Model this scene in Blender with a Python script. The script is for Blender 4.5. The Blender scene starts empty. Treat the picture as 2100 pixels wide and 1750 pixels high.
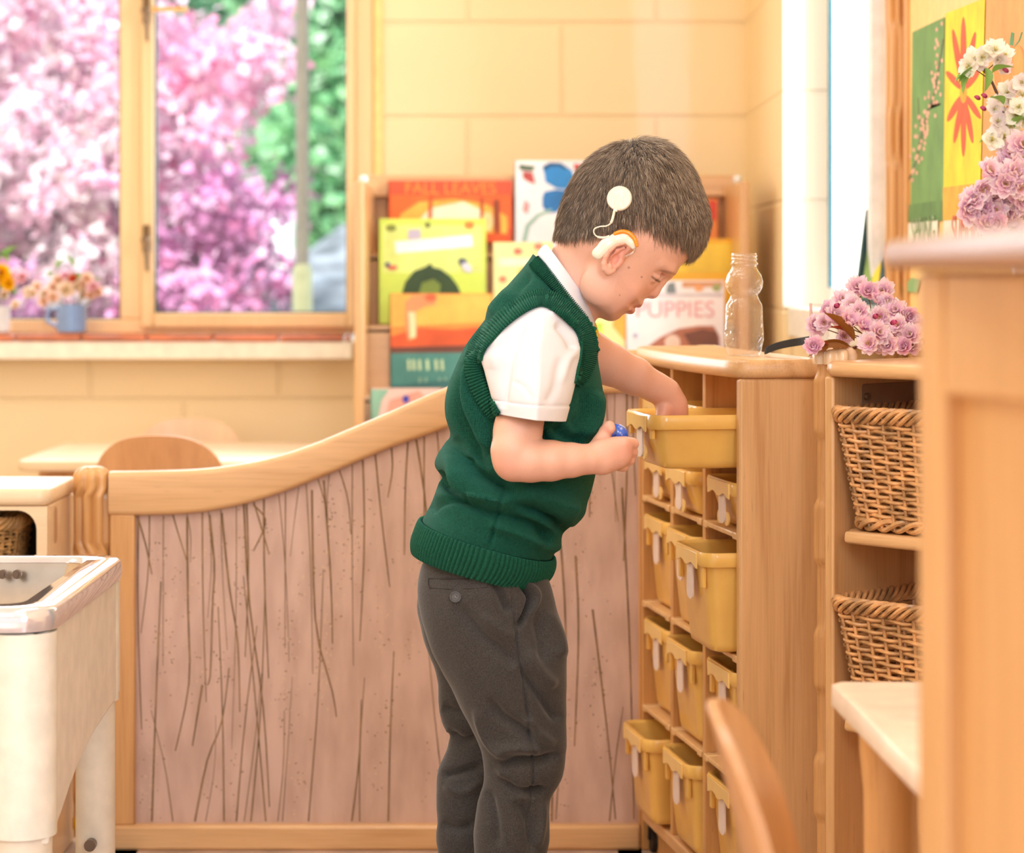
import bpy, bmesh, math, random
import numpy as np
from mathutils import Vector, Matrix, noise as mnoise
from mathutils.bvhtree import BVHTree

random.seed(7)
rng = np.random.default_rng(7)
SC = bpy.context.scene
COL = SC.collection
PI = math.pi

# ---------------------------------------------------------------- camera frame
F, CX, HY, CH = 5000.0, 1050.0, 560.0, 0.93      # focal length in px, principal column, horizon row, eye height


def P(px, py, Y):
    """point of the place seen at pixel (px, py) of the 2100x1750 frame, Y metres into the room"""
    return Vector(((px - CX) * Y / F, Y, CH - (py - HY) * Y / F))


def D(s):
    return F / s


# ---------------------------------------------------------------- materials
def lin(c):
    return tuple(((v / 255.0) / 12.92) if v / 255.0 <= 0.04045 else (((v / 255.0) + 0.055) / 1.055) ** 2.4 for v in c)


def rgba(c):
    return (*lin(c), 1.0)


def new_mat(name):
    m = bpy.data.materials.new(name)
    m.use_nodes = True
    nt = m.node_tree
    return m, nt, nt.nodes['Principled BSDF'], nt.nodes, nt.links


def setp(b, **k):
    for key, v in k.items():
        b.inputs[key.replace('_', ' ')].default_value = v


_mc = {}


def plain(name, c, rough=0.5, metal=0.0, var=0.04, vscale=30.0, bump=0.0, bscale=200.0, coat=0.0, sss=0.0, trans=0.0, ior=1.45, emit=0.0, alpha=1.0, spec=0.5):
    if name in _mc:
        return _mc[name]
    m, nt, b, N, L = new_mat(name)
    setp(b, Roughness=rough, Metallic=metal, IOR=ior, Alpha=alpha)
    b.inputs['Specular IOR Level'].default_value = spec
    b.inputs['Coat Weight'].default_value = coat
    b.inputs['Transmission Weight'].default_value = trans
    if sss:
        b.inputs['Subsurface Weight'].default_value = sss
        b.inputs['Subsurface Radius'].default_value = (0.008, 0.003, 0.0015)
        b.inputs['Subsurface Scale'].default_value = 1.0
    tc = N.new('ShaderNodeTexCoord')
    nz = N.new('ShaderNodeTexNoise')
    nz.inputs['Scale'].default_value = vscale
    nz.inputs['Detail'].default_value = 4
    L.new(tc.outputs['Object'], nz.inputs['Vector'])
    r = N.new('ShaderNodeValToRGB')
    base = np.array(lin(c))
    lo = np.clip(base * (1 - var * 2), 0, 1)
    hi = np.clip(base * (1 + var * 2), 0, 1)
    r.color_ramp.elements[0].position = 0.3
    r.color_ramp.elements[1].position = 0.7
    r.color_ramp.elements[0].color = (*lo, 1)
    r.color_ramp.elements[1].color = (*hi, 1)
    L.new(nz.outputs['Fac'], r.inputs['Fac'])
    L.new(r.outputs['Color'], b.inputs['Base Color'])
    if bump:
        nb = N.new('ShaderNodeTexNoise')
        nb.inputs['Scale'].default_value = bscale
        L.new(tc.outputs['Object'], nb.inputs['Vector'])
        bp = N.new('ShaderNodeBump')
        bp.inputs['Strength'].default_value = bump
        bp.inputs['Distance'].default_value = 0.001
        L.new(nb.outputs['Fac'], bp.inputs['Height'])
        L.new(bp.outputs['Normal'], b.inputs['Normal'])
    _mc[name] = m
    return m


def wood(name, c, dark=None, axis=2, scale=1.0, rough=0.35, coat=0.15, contrast=1.0):
    """birch / beech: long soft streaks along `axis` with fine fibres and sparse flecks"""
    if name in _mc:
        return _mc[name]
    m, nt, b, N, L = new_mat(name)
    setp(b, Roughness=rough)
    b.inputs['Coat Weight'].default_value = coat
    b.inputs['Coat Roughness'].default_value = 0.25
    tc = N.new('ShaderNodeTexCoord')
    mp = N.new('ShaderNodeMapping')
    s = [9.0 * scale] * 3
    s[axis] = 0.7 * scale
    mp.inputs['Scale'].default_value = s
    L.new(tc.outputs['Object'], mp.inputs['Vector'])
    n1 = N.new('ShaderNodeTexNoise')
    n1.inputs['Scale'].default_value = 2.2
    n1.inputs['Detail'].default_value = 5
    n1.inputs['Distortion'].default_value = 1.3
    L.new(mp.outputs['Vector'], n1.inputs['Vector'])
    mp2 = N.new('ShaderNodeMapping')
    s2 = [160.0 * scale] * 3
    s2[axis] = 5.0 * scale
    mp2.inputs['Scale'].default_value = s2
    L.new(tc.outputs['Object'], mp2.inputs['Vector'])
    n2 = N.new('ShaderNodeTexNoise')
    n2.inputs['Scale'].default_value = 2.0
    n2.inputs['Detail'].default_value = 3
    L.new(mp2.outputs['Vector'], n2.inputs['Vector'])
    mx = N.new('ShaderNodeMix')
    mx.data_type = 'FLOAT'
    mx.inputs['Factor'].default_value = 0.35
    L.new(n1.outputs['Fac'], mx.inputs['A'])
    L.new(n2.outputs['Fac'], mx.inputs['B'])
    base = np.array(lin(c))
    dk = np.array(lin(dark)) if dark else base * np.array([0.72, 0.62, 0.5])
    mid = base * (1 - 0.5 * contrast) + dk * 0.5 * contrast
    lo = base * (1 - contrast) + dk * contrast
    r = N.new('ShaderNodeValToRGB')
    e = r.color_ramp.elements
    e[0].position, e[1].position = 0.32, 0.66
    e[0].color, e[1].color = (*lo, 1), (*np.clip(base * 1.08, 0, 1), 1)
    k = e.new(0.47)
    k.color = (*((mid + base) / 2), 1)
    L.new(mx.outputs['Result'], r.inputs['Fac'])
    # flecks
    mp3 = N.new('ShaderNodeMapping')
    s3 = [240.0 * scale] * 3
    s3[axis] = 22.0 * scale
    mp3.inputs['Scale'].default_value = s3
    L.new(tc.outputs['Object'], mp3.inputs['Vector'])
    n3 = N.new('ShaderNodeTexNoise')
    n3.inputs['Scale'].default_value = 1.0
    L.new(mp3.outputs['Vector'], n3.inputs['Vector'])
    r3 = N.new('ShaderNodeValToRGB')
    r3.color_ramp.elements[0].position, r3.color_ramp.elements[1].position = 0.70, 0.78
    r3.color_ramp.elements[0].color = (0, 0, 0, 1)
    r3.color_ramp.elements[1].color = (0.35, 0.35, 0.35, 1)
    L.new(n3.outputs['Fac'], r3.inputs['Fac'])
    m3 = N.new('ShaderNodeMix')
    m3.data_type = 'RGBA'
    L.new(r3.outputs['Color'], m3.inputs['Factor'])
    L.new(r.outputs['Color'], m3.inputs[6])
    m3.inputs[7].default_value = (*(dk * 0.6), 1)
    L.new(m3.outputs[2], b.inputs['Base Color'])
    bp = N.new('ShaderNodeBump')
    bp.inputs['Strength'].default_value = 0.06
    bp.inputs['Distance'].default_value = 0.001
    L.new(n2.outputs['Fac'], bp.inputs['Height'])
    L.new(bp.outputs['Normal'], b.inputs['Normal'])
    _mc[name] = m
    return m


def attr_mat(name, attr='tint', rough=0.6, sss=0.0, trans=0.0, coat=0.0, sheen=0.0, alpha=1.0, translucent=0.0, bump=None, spec=0.5):
    """base colour from the mesh's own pigment attribute"""
    if name in _mc:
        return _mc[name]
    m, nt, b, N, L = new_mat(name)
    setp(b, Roughness=rough, Alpha=alpha)
    b.inputs['Specular IOR Level'].default_value = spec
    b.inputs['Coat Weight'].default_value = coat
    b.inputs['Sheen Weight'].default_value = sheen
    b.inputs['Transmission Weight'].default_value = trans
    if sss:
        b.inputs['Subsurface Weight'].default_value = sss
        b.inputs['Subsurface Radius'].default_value = (0.006, 0.0022, 0.0012)
        b.inputs['Subsurface Scale'].default_value = 1.0
    a = N.new('ShaderNodeVertexColor')
    a.layer_name = attr
    L.new(a.outputs['Color'], b.inputs['Base Color'])
    if bump:
        tc = N.new('ShaderNodeTexCoord')
        nb = N.new('ShaderNodeTexNoise')
        nb.inputs['Scale'].default_value = bump[1]
        nb.inputs['Detail'].default_value = 4
        L.new(tc.outputs['Object'], nb.inputs['Vector'])
        bp = N.new('ShaderNodeBump')
        bp.inputs['Strength'].default_value = bump[0]
        bp.inputs['Distance'].default_value = 0.001
        L.new(nb.outputs['Fac'], bp.inputs['Height'])
        L.new(bp.outputs['Normal'], b.inputs['Normal'])
    if translucent:
        tr = N.new('ShaderNodeBsdfTranslucent')
        L.new(a.outputs['Color'], tr.inputs['Color'])
        ms = N.new('ShaderNodeMixShader')
        ms.inputs[0].default_value = translucent
        L.new(b.outputs[0], ms.inputs[1])
        L.new(tr.outputs[0], ms.inputs[2])
        L.new(ms.outputs[0], N['Material Output'].inputs['Surface'])
    _mc[name] = m
    return m


# ---------------------------------------------------------------- objects
ROOTM = {}


def thing(name, label, cat, loc=(0, 0, 0), rotz=0.0, group=None):
    o = bpy.data.objects.new(name, None)
    COL.objects.link(o)
    o.location = loc
    o.rotation_euler = (0, 0, rotz)
    o.empty_display_size = 0.05
    o['label'] = label
    o['category'] = cat
    if group:
        o['group'] = group
    ROOTM[o.name] = Matrix.Translation(Vector(loc)) @ Matrix.Rotation(rotz, 4, 'Z')
    return o


def tag(o, label=None, cat=None, group=None, kind=None):
    if label: o['label'] = label
    if cat: o['category'] = cat
    if group: o['group'] = group
    if kind: o['kind'] = kind
    return o


def total_matrix(o):
    m = ROOTM.get(o.name, Matrix.Identity(4))
    return m


def finish(o, bevel=0.0, sharp=35, smooth=True, subsurf=0, bseg=2):
    me = o.data
    if smooth:
        me.polygons.foreach_set('use_smooth', [True] * len(me.polygons))
        if sharp is not None:
            me.set_sharp_from_angle(angle=math.radians(sharp))
    if bevel:
        md = o.modifiers.new('Bevel', 'BEVEL')
        md.width = bevel
        md.segments = bseg
        md.limit_method = 'ANGLE'
        md.angle_limit = math.radians(40)
        md.harden_normals = False
    if subsurf:
        md = o.modifiers.new('Subdivision', 'SUBSURF')
        md.levels = md.render_levels = subsurf
    me.update()


def link(name, me, mat, parent=None, world=False, origin=None, **fin):
    """link mesh `me` as one object; world=True: its vertices are world coordinates; origin: move the object origin there"""
    if mat is not None:
        for mm in (mat if isinstance(mat, (list, tuple)) else [mat]):
            me.materials.append(mm)
    o = bpy.data.objects.new(name, me)
    COL.objects.link(o)
    if parent is not None:
        if world:
            M = Matrix.Identity(4)
            q = parent
            chain = []
            while q is not None:
                chain.append(ROOTM.get(q.name, Matrix.Identity(4)))
                q = q.parent
            for c in reversed(chain):
                M = M @ c
            me.transform(M.inverted())
        o.parent = parent
    if origin is not None and parent is None:
        me.transform(Matrix.Translation(-Vector(origin)))
        o.location = origin
        ROOTM[o.name] = Matrix.Translation(Vector(origin))
    finish(o, **fin)
    return o


class MB:
    """collects shapes into one mesh"""

    def __init__(self):
        self.v, self.f, self.m = [], [], []

    def add(self, vs, fs, mi=0):
        n = len(self.v)
        self.v.extend([tuple(v) for v in vs])
        self.f.extend([tuple(i + n for i in f) for f in fs])
        self.m.extend([mi] * len(fs))

    def box(self, x0, x1, y0, y1, z0, z1, mi=0, M=None):
        vs = [Vector((x, y, z)) for z in (z0, z1) for y in (y0, y1) for x in (x0, x1)]
        if M is not None:
            vs = [M @ v for v in vs]
        self.add(vs, [(0, 2, 3, 1), (4, 5, 7, 6), (0, 1, 5, 4), (2, 6, 7, 3), (0, 4, 6, 2), (1, 3, 7, 5)], mi)
        return self

    def rings(self, rings, cap=True, closed=True, mi=0, loop=False):
        """loft between rings of equal length"""
        n = len(rings[0])
        vs = [p for r in rings for p in r]
        fs = []
        R = len(rings)
        for i in range(R - 1 + (1 if loop else 0)):
            a, b = i * n, ((i + 1) % R) * n
            for j in range(n if closed else n - 1):
                k = (j + 1) % n
                fs.append((a + j, a + k, b + k, b + j))
        if cap and not loop:
            fs.append(tuple(reversed(range(n))))
            fs.append(tuple((R - 1) * n + j for j in range(n)))
        self.add(vs, fs, mi)
        return self

    def tube(self, pts, r, n=8, cap=True, mi=0, flat=1.0, loop=False):
        pts = [Vector(p) for p in pts]
        m = len(pts)
        rs = r if isinstance(r, (list, tuple)) else [r] * m
        rings = []
        up = None
        for i, p in enumerate(pts):
            if loop:
                t = (pts[(i + 1) % m] - pts[i - 1]).normalized()
            else:
                t = (pts[min(i + 1, m - 1)] - pts[max(i - 1, 0)]).normalized()
            if up is None:
                up = Vector((0, 0, 1)) if abs(t.z) < 0.9 else Vector((1, 0, 0))
                up = (up - t * up.dot(t)).normalized()
            else:
                up = (up - t * up.dot(t))
                up = up.normalized() if up.length > 1e-6 else Vector((1, 0, 0))
            s = t.cross(up)
            rings.append([p + (s * math.cos(2 * PI * k / n) + up * math.sin(2 * PI * k / n) * flat) * rs[i] for k in range(n)])
        self.rings(rings, cap=cap, mi=mi, loop=loop)
        return self

    def lathe(self, prof, n=32, c=(0, 0, 0), mi=0, closed=False, sq=None):
        """prof: (r, z) list about the Z axis through c"""
        rings = []
        for r, z in prof:
            rings.append([Vector((c[0] + r * math.cos(2 * PI * k / n), c[1] + r * math.sin(2 * PI * k / n), c[2] + z)) for k in range(n)])
        self.rings(rings, cap=not closed, mi=mi, loop=closed)
        return self

    def prism(self, poly, d0, d1, M=None, mi=0):
        """poly (a, b) extruded along the third axis: local (a, d, b)"""
        n = len(poly)
        vs = [Vector((a, d0, b)) for a, b in poly] + [Vector((a, d1, b)) for a, b in poly]
        if M is not None:
            vs = [M @ v for v in vs]
        fs = [tuple(range(n)), tuple(reversed(range(n, 2 * n)))]
        for j in range(n):
            k = (j + 1) % n
            fs.append((j, j + n, k + n, k))
        self.add(vs, fs, mi)
        return self

    def ball(self, c, r, n=12, m=8, mi=0, M=None):
        c = Vector(c)
        rx, ry, rz = r if isinstance(r, (tuple, list)) else (r, r, r)
        rings = []
        for i in range(m + 1):
            th = PI * i / m
            sn = max(math.sin(th), 0.02)
            ring = []
            for k in range(n):
                q = Vector((rx * sn * math.cos(2 * PI * k / n), ry * sn * math.sin(2 * PI * k / n), -rz * math.cos(th)))
                if M is not None:
                    q = M @ q
                ring.append(c + q)
            rings.append(ring)
        self.rings(rings, mi=mi)
        return self

    def mesh(self, name, recalc=True):
        me = bpy.data.meshes.new(name)
        me.from_pydata(self.v, [], self.f)
        if self.m and max(self.m) > 0:
            me.polygons.foreach_set('material_index', self.m)
        if recalc:
            bm = bmesh.new()
            bm.from_mesh(me)
            bmesh.ops.recalc_face_normals(bm, faces=bm.faces)
            bm.to_mesh(me)
            bm.free()
        me.update()
        return me

    def build(self, name, mat, parent=None, recalc=True, **k):
        return link(name, self.mesh(name, recalc), mat, parent, **k)


def spline(pts, n):
    """Catmull-Rom through pts, n samples"""
    pts = [np.array(p, float) for p in pts]
    out = []
    m = len(pts)
    for i in range(n):
        u = i * (m - 1) / (n - 1)
        k = min(int(u), m - 2)
        t = u - k
        p0, p1, p2, p3 = pts[max(k - 1, 0)], pts[k], pts[k + 1], pts[min(k + 2, m - 1)]
        out.append(0.5 * ((2 * p1) + (-p0 + p2) * t + (2 * p0 - 5 * p1 + 4 * p2 - p3) * t * t + (-p0 + 3 * p1 - 3 * p2 + p3) * t ** 3))
    return out


def rrect(w, h, r, seg=6):
    """rounded rectangle centred on 0, ccw (a, b)"""
    o = []
    for cx, cy, a0 in ((w / 2 - r, h / 2 - r, 0), (-w / 2 + r, h / 2 - r, 90), (-w / 2 + r, -h / 2 + r, 180), (w / 2 - r, -h / 2 + r, 270)):
        for i in range(seg + 1):
            a = math.radians(a0 + 90 * i / seg)
            o.append((cx + r * math.cos(a), cy + r * math.sin(a)))
    return o


def copy_tree(o, parent=None):
    c = o.copy()
    COL.objects.link(c)
    c.parent = parent
    if o.name in ROOTM:
        ROOTM[c.name] = ROOTM[o.name]
    for ch in list(o.children):
        copy_tree(ch, c)
    return c


def text_mesh(txt, size, depth=0.0004):
    cu = bpy.data.curves.new('t', 'FONT')
    cu.body = txt
    cu.size = size
    cu.align_x = 'CENTER'
    cu.align_y = 'CENTER'
    cu.extrude = depth
    to = bpy.data.objects.new('t', cu)
    COL.objects.link(to)
    bpy.context.view_layer.update()
    me = bpy.data.meshes.new_from_object(to.evaluated_get(bpy.context.evaluated_depsgraph_get()))
    bpy.data.objects.remove(to)
    bpy.data.curves.remove(cu)
    return me


def set_tint(me, cols, name='tint'):
    a = me.color_attributes.new(name, 'FLOAT_COLOR', 'POINT')
    arr = np.ones((len(me.vertices), 4), dtype=np.float32)
    arr[:, :3] = cols
    a.data.foreach_set('color', arr.ravel())


def np_mesh(name, V, Fc, tint=None):
    """fast mesh from arrays (Fc: list of arrays of tris / quads)"""
    me = bpy.data.meshes.new(name)
    V = np.asarray(V, dtype=np.float32)
    tot = sum(len(f) for f in Fc)
    loops = np.concatenate([np.asarray(f, dtype=np.int32).ravel() for f in Fc])
    sizes = np.concatenate([np.full(len(f), np.asarray(f).shape[1], dtype=np.int32) for f in Fc])
    starts = np.concatenate([[0], np.cumsum(sizes)[:-1]]).astype(np.int32)
    me.vertices.add(len(V))
    me.vertices.foreach_set('co', V.ravel())
    me.loops.add(len(loops))
    me.loops.foreach_set('vertex_index', loops)
    me.polygons.add(tot)
    me.polygons.foreach_set('loop_start', starts)
    me.polygons.foreach_set('loop_total', sizes)
    me.update(calc_edges=True)
    me.validate()
    if tint is not None:
        set_tint(me, tint)
    return me
# ================================================================ the setting
WALLC = (250, 226, 180)


def block_wall_mat(name, c, z0=0.0):
    """painted concrete blocks, 0.45 x 0.225 m running bond, shallow smooth joints"""
    m, nt, b, N, L = new_mat(name)
    setp(b, Roughness=0.45)
    b.inputs['Coat Weight'].default_value = 0.1
    at = N.new('ShaderNodeAttribute')
    at.attribute_name = 'UVMap'
    br = N.new('ShaderNodeTexBrick')
    br.inputs['Scale'].default_value = 1.0
    br.inputs['Brick Width'].default_value = 0.45
    br.inputs['Row Height'].default_value = 0.2245
    br.inputs['Mortar Size'].default_value = 0.006
    br.inputs['Mortar Smooth'].default_value = 0.7
    br.offset = 0.5
    mp = N.new('ShaderNodeMapping')
    mp.inputs['Location'].default_value = (0.105, 0.045, 0)
    L.new(at.outputs['Vector'], mp.inputs['Vector'])
    L.new(mp.outputs['Vector'], br.inputs['Vector'])
    nz = N.new('ShaderNodeTexNoise')
    nz.inputs['Scale'].default_value = 1.6
    nz.inputs['Detail'].default_value = 3
    L.new(at.outputs['Vector'], nz.inputs['Vector'])
    r = N.new('ShaderNodeValToRGB')
    base = np.array(lin(c))
    r.color_ramp.elements[0].color = (*(base * 0.93), 1)
    r.color_ramp.elements[1].color = (*np.clip(base * 1.04, 0, 1), 1)
    L.new(nz.outputs['Fac'], r.inputs['Fac'])
    L.new(r.outputs['Color'], b.inputs['Base Color'])
    mx = N.new('ShaderNodeMath')
    mx.operation = 'SUBTRACT'
    mx.inputs[0].default_value = 1.0
    L.new(br.outputs['Fac'], mx.inputs[1])
    nf = N.new('ShaderNodeTexNoise')
    nf.inputs['Scale'].default_value = 60
    L.new(at.outputs['Vector'], nf.inputs['Vector'])
    ma = N.new('ShaderNodeMath')
    ma.operation = 'MULTIPLY_ADD'
    ma.inputs[1].default_value = 0.1
    L.new(nf.outputs['Fac'], ma.inputs[0])
    L.new(mx.outputs[0], ma.inputs[2])
    bp = N.new('ShaderNodeBump')
    bp.inputs['Strength'].default_value = 0.9
    bp.inputs['Distance'].default_value = 0.0035
    L.new(ma.outputs[0], bp.inputs['Height'])
    L.new(bp.outputs['Normal'], b.inputs['Normal'])
    return m


M_WALL = block_wall_mat('painted block wall', WALLC, -0.0)
M_WALLW = block_wall_mat('white painted block', (246, 240, 226))
W_LIGHT = wood('pale maple upright', (218, 172, 120), (188, 134, 82), axis=2, contrast=0.75)
W_LIGHTX = wood('pale maple lengthwise', (222, 178, 128), (194, 142, 90), axis=0, contrast=0.75)
W_LIGHTY = wood('pale maple crosswise', (233, 192, 136), (206, 154, 98), axis=1, contrast=0.75)
W_MID = wood('warm maple upright', (216, 164, 106), (182, 126, 72), axis=2, contrast=0.8)
W_FRAME = wood('window frame pine', (238, 206, 156), (222, 182, 128), axis=2, contrast=0.4, rough=0.4)
W_PALE = wood('whitened birch', (236, 208, 172), (220, 184, 142), axis=0, contrast=0.5)


def wall_mesh(rects, uaxis, thick, name, mat, plane, inward):
    """rects in (u, z) on plane; uaxis 0 = X, 1 = Y; thickness away from the room; UV in metres"""
    vs, fs, uv = [], [], []
    for (u0, u1, z0, z1) in rects:
        for d in (0, thick):
            pass
        b = len(vs)
        for d in (0.0, thick):
            for (u, z) in ((u0, z0), (u1, z0), (u1, z1), (u0, z1)):
                w = plane - inward * d
                vs.append((u, w, z) if uaxis == 0 else (w, u, z))
        fs += [(b, b + 1, b + 2, b + 3), (b + 7, b + 6, b + 5, b + 4)]
        for j in range(4):
            k = (j + 1) % 4
            fs.append((b + j, b + j + 4, b + k + 4, b + k))
    me = bpy.data.meshes.new(name)
    me.from_pydata(vs, [], fs)
    uvl = me.uv_layers.new(name='UVMap')
    for p in me.polygons:
        n = p.normal
        for li in p.loop_indices:
            v = me.vertices[me.loops[li].vertex_index].co
            if abs(n.x) > 0.7:
                uvl.data[li].uv = (v.y, v.z)
            elif abs(n.y) > 0.7:
                uvl.data[li].uv = (v.x, v.z)
            else:
                uvl.data[li].uv = (v.x, v.y)
    bm = bmesh.new()
    bm.from_mesh(me)
    bmesh.ops.recalc_face_normals(bm, faces=bm.faces)
    bm.to_mesh(me)
    bm.free()
    o = link(name, me, mat, smooth=False)
    tag(o, kind='structure')
    return o


YR = 5.81                                    # rear wall
ZTOP = 2.75
XW1 = P(765, 0, YR).x                        # right edge of the big window opening
ZS = P(0, 690, YR).z                         # sill height
ZWT = 2.2
XR = 0.558                                   # right pier face
wall_mesh([(-3.2, XR + 0.12, 0, ZS - 0.012), (XW1 + 0.0, XR + 0.12, ZS - 0.012, ZTOP), (-3.2, XW1, ZWT, ZTOP), (-3.2, -2.6, ZS - 0.012, ZWT)],
          0, 0.2, 'wall_rear', M_WALL, YR, -1)
XL = -2.9
YP = 5.02                                    # end of the pier, far reveal of the side window
wall_mesh([(YP, YR, 0, ZTOP)], 1, 0.22, 'wall_right', M_WALL, XR, -1)
# reveal and recessed wall of the side window
XG = 0.80
wall_mesh([(0.6, YP, 0, 0.86), (0.6, 4.42, 0.86, ZTOP), (4.42, YP, 2.3, ZTOP)], 1, 0.2, 'wall_recess', M_WALL, XG, -1)
# white painted far reveal
o = MB().box(XR - 0.0, XG + 0.02, YP - 0.006, YP, 0.86, 2.3)
me = o.mesh('wall_reveal')
uvl = me.uv_layers.new(name='UVMap')
for p in me.polygons:
    for li in p.loop_indices:
        v = me.vertices[me.loops[li].vertex_index].co
        uvl.data[li].uv = (v.x, v.z)
o = link('wall_reveal', me, M_WALLW, smooth=False)
tag(o, kind='structure')
wall_mesh([(-2.0, YR, 0, ZTOP)], 1, 0.2, 'wall_left', M_WALL, XL, 1)
o = MB().box(-3.2, 1.2, -2.0, YR + 0.2, ZTOP, ZTOP + 0.1).build('ceiling', plain('ceiling paint', (246, 238, 222), 0.8), smooth=False)
tag(o, kind='structure')
M_FLOOR = plain('grey brown vinyl floor', (176, 150, 132), 0.35, var=0.12, vscale=14)
o = MB().box(-3.2, 1.2, -2.0, YR + 0.2, -0.1, 0.0).build('floor', M_FLOOR, smooth=False)
tag(o, kind='structure')

# ---------------- big window in the rear wall
YW = YR + 0.055
M_GLASS = None


def glass_mat(name, tint=(1, 1, 1), rough=0.0, ior=1.45):
    m, nt, b, N, L = new_mat(name)
    tr = N.new('ShaderNodeBsdfTransparent')
    tr.inputs['Color'].default_value = (*tint, 1)
    gl = N.new('ShaderNodeBsdfGlossy')
    gl.inputs['Roughness'].default_value = rough
    fr = N.new('ShaderNodeFresnel')
    fr.inputs['IOR'].default_value = ior
    ms = N.new('ShaderNodeMixShader')
    ge = N.new('ShaderNodeNewGeometry')
    mu = N.new('ShaderNodeMath')
    mu.operation = 'MULTIPLY_ADD'
    mu.inputs[1].default_value = -1.0
    mu.inputs[2].default_value = 1.0
    L.new(ge.outputs['Backfacing'], mu.inputs[0])
    m2 = N.new('ShaderNodeMath')
    m2.operation = 'MULTIPLY'
    L.new(mu.outputs[0], m2.inputs[0])
    L.new(fr.outputs[0], m2.inputs[1])
    L.new(m2.outputs[0], ms.inputs[0])
    L.new(tr.outputs[0], ms.inputs[1])
    L.new(gl.outputs[0], ms.inputs[2])
    L.new(ms.outputs[0], N['Material Output'].inputs['Surface'])
    return m


M_PANE = glass_mat('window pane', (0.97, 0.99, 1.0))
M_PANE2 = glass_mat('side window pane', (0.98, 1.0, 1.0), ior=1.25)
fx = lambda px: P(px, 0, YR).x
fz = lambda py: P(0, py, YR).z
fr = MB()
y0, y1 = YR - 0.004, YR + 0.09
ztop = ZWT
fr.box(-2.6, fx(765), y0, y1, fz(685), fz(655))                  # bottom rail
fr.box(-2.6, fx(765), y0, y1, ztop - 0.06, ztop)                 # head
fr.box(fx(728), fx(766), y0, y1, fz(655), ztop)                  # right jamb
fr.box(fx(246), fx(290), y0, y1, fz(655), ztop)                  # mullion
fr.box(-2.6, -2.55, y0, y1, fz(655), ztop)
win = fr.build('window_1', W_FRAME, bevel=0.004)
tag(win, kind='structure')
ca = MB()
ya, yb = YR - 0.022, YR + 0.03
ca.box(fx(291), fx(317), ya, yb, fz(672), ztop - 0.03)
ca.box(fx(712), fx(729), ya, yb, fz(672), ztop - 0.03)
ca.box(fx(317), fx(712), ya, yb, fz(672), fz(642))
ca.box(fx(317), fx(712), ya, yb, ztop - 0.07, ztop - 0.03)
o = ca.build('casement', W_FRAME, win, bevel=0.004)
M_GASK = plain('dark glazing gasket', (52, 58, 62), 0.6)
ga = MB()
for a, b2, c2, d2 in ((fx(317), fx(320), fz(642), ztop - 0.07), (fx(709), fx(712), fz(642), ztop - 0.07), (fx(317), fx(712), fz(643), fz(639)), (fx(243), fx(247), fz(655), ztop - 0.06), (-2.55, fx(246), fz(656), fz(652))):
    ga.box(a, b2, YR + 0.004, YR + 0.03, min(c2, d2), max(c2, d2))
ga.build('gasket', M_GASK, win, smooth=False)
MB().box(fx(320), fx(709), YR + 0.012, YR + 0.018, fz(640), ztop - 0.07).build('pane', M_PANE, win, smooth=False)
MB().box(-2.55, fx(246), YR + 0.042, YR + 0.048, fz(654), ztop - 0.06).build('pane', M_PANE, win, smooth=False)
# fasteners
M_BRASS = plain('aged brass', (120, 92, 62), 0.35, metal=0.8)
for py in (492, 25):
    h = MB()
    zc = fz(py)
    h.box(fx(296), fx(311), ya - 0.008, ya, zc - 0.03, zc + 0.035)
    h.tube([(fx(303), ya - 0.012, zc + 0.005), (fx(304), ya - 0.03, zc - 0.0), (fx(308), ya - 0.034, zc - 0.03), (fx(309), ya - 0.032, zc - 0.075)], [0.008, 0.007, 0.006, 0.004], 10)
    h.ball((fx(303), ya - 0.016, zc), 0.011)
    h.build('window_catch', M_BRASS, win, bevel=0.002)
h = MB()
h.box(fx(318), fx(392), YR - 0.07, YR - 0.058, fz(30), fz(20))
h.build('stay_bar', plain('yellow brass bar', (226, 170, 96), 0.3, metal=0.4), win, bevel=0.002)
# tile sill and white sill front
tl = MB()
random.seed(3)
x = -2.7
M_TILE = plain('terracotta tile', (205, 118, 78), 0.3, var=0.18, vscale=9, coat=0.4)
while x < fx(722):
    w = 0.148
    tl.box(x, min(x + w, fx(724)), YR - 0.105, YR + 0.0, fz(697) + 0.0, fz(685) + random.uniform(-0.0008, 0.0008))
    x += w + 0.006
tr = tl.build('trim_1', M_TILE, bevel=0.003)
tag(tr, kind='structure')
sb = MB().box(-2.7, fx(728), YR - 0.10, YR - 0.003, fz(735), fz(698))
o = sb.build('trim_2', plain('cream gloss sill', (250, 240, 222), 0.3, coat=0.3), bevel=0.004)
tag(o, kind='structure')
# yellowish corner pilaster strip on the wall right of the window
sb = MB().box(fx(767), fx(786), YR - 0.012, YR, 0.0, ZTOP)
o = sb.build('trim_3', plain('yellow painted pipe boxing', (250, 214, 142), 0.45), bevel=0.003)
tag(o, kind='structure')

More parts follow.
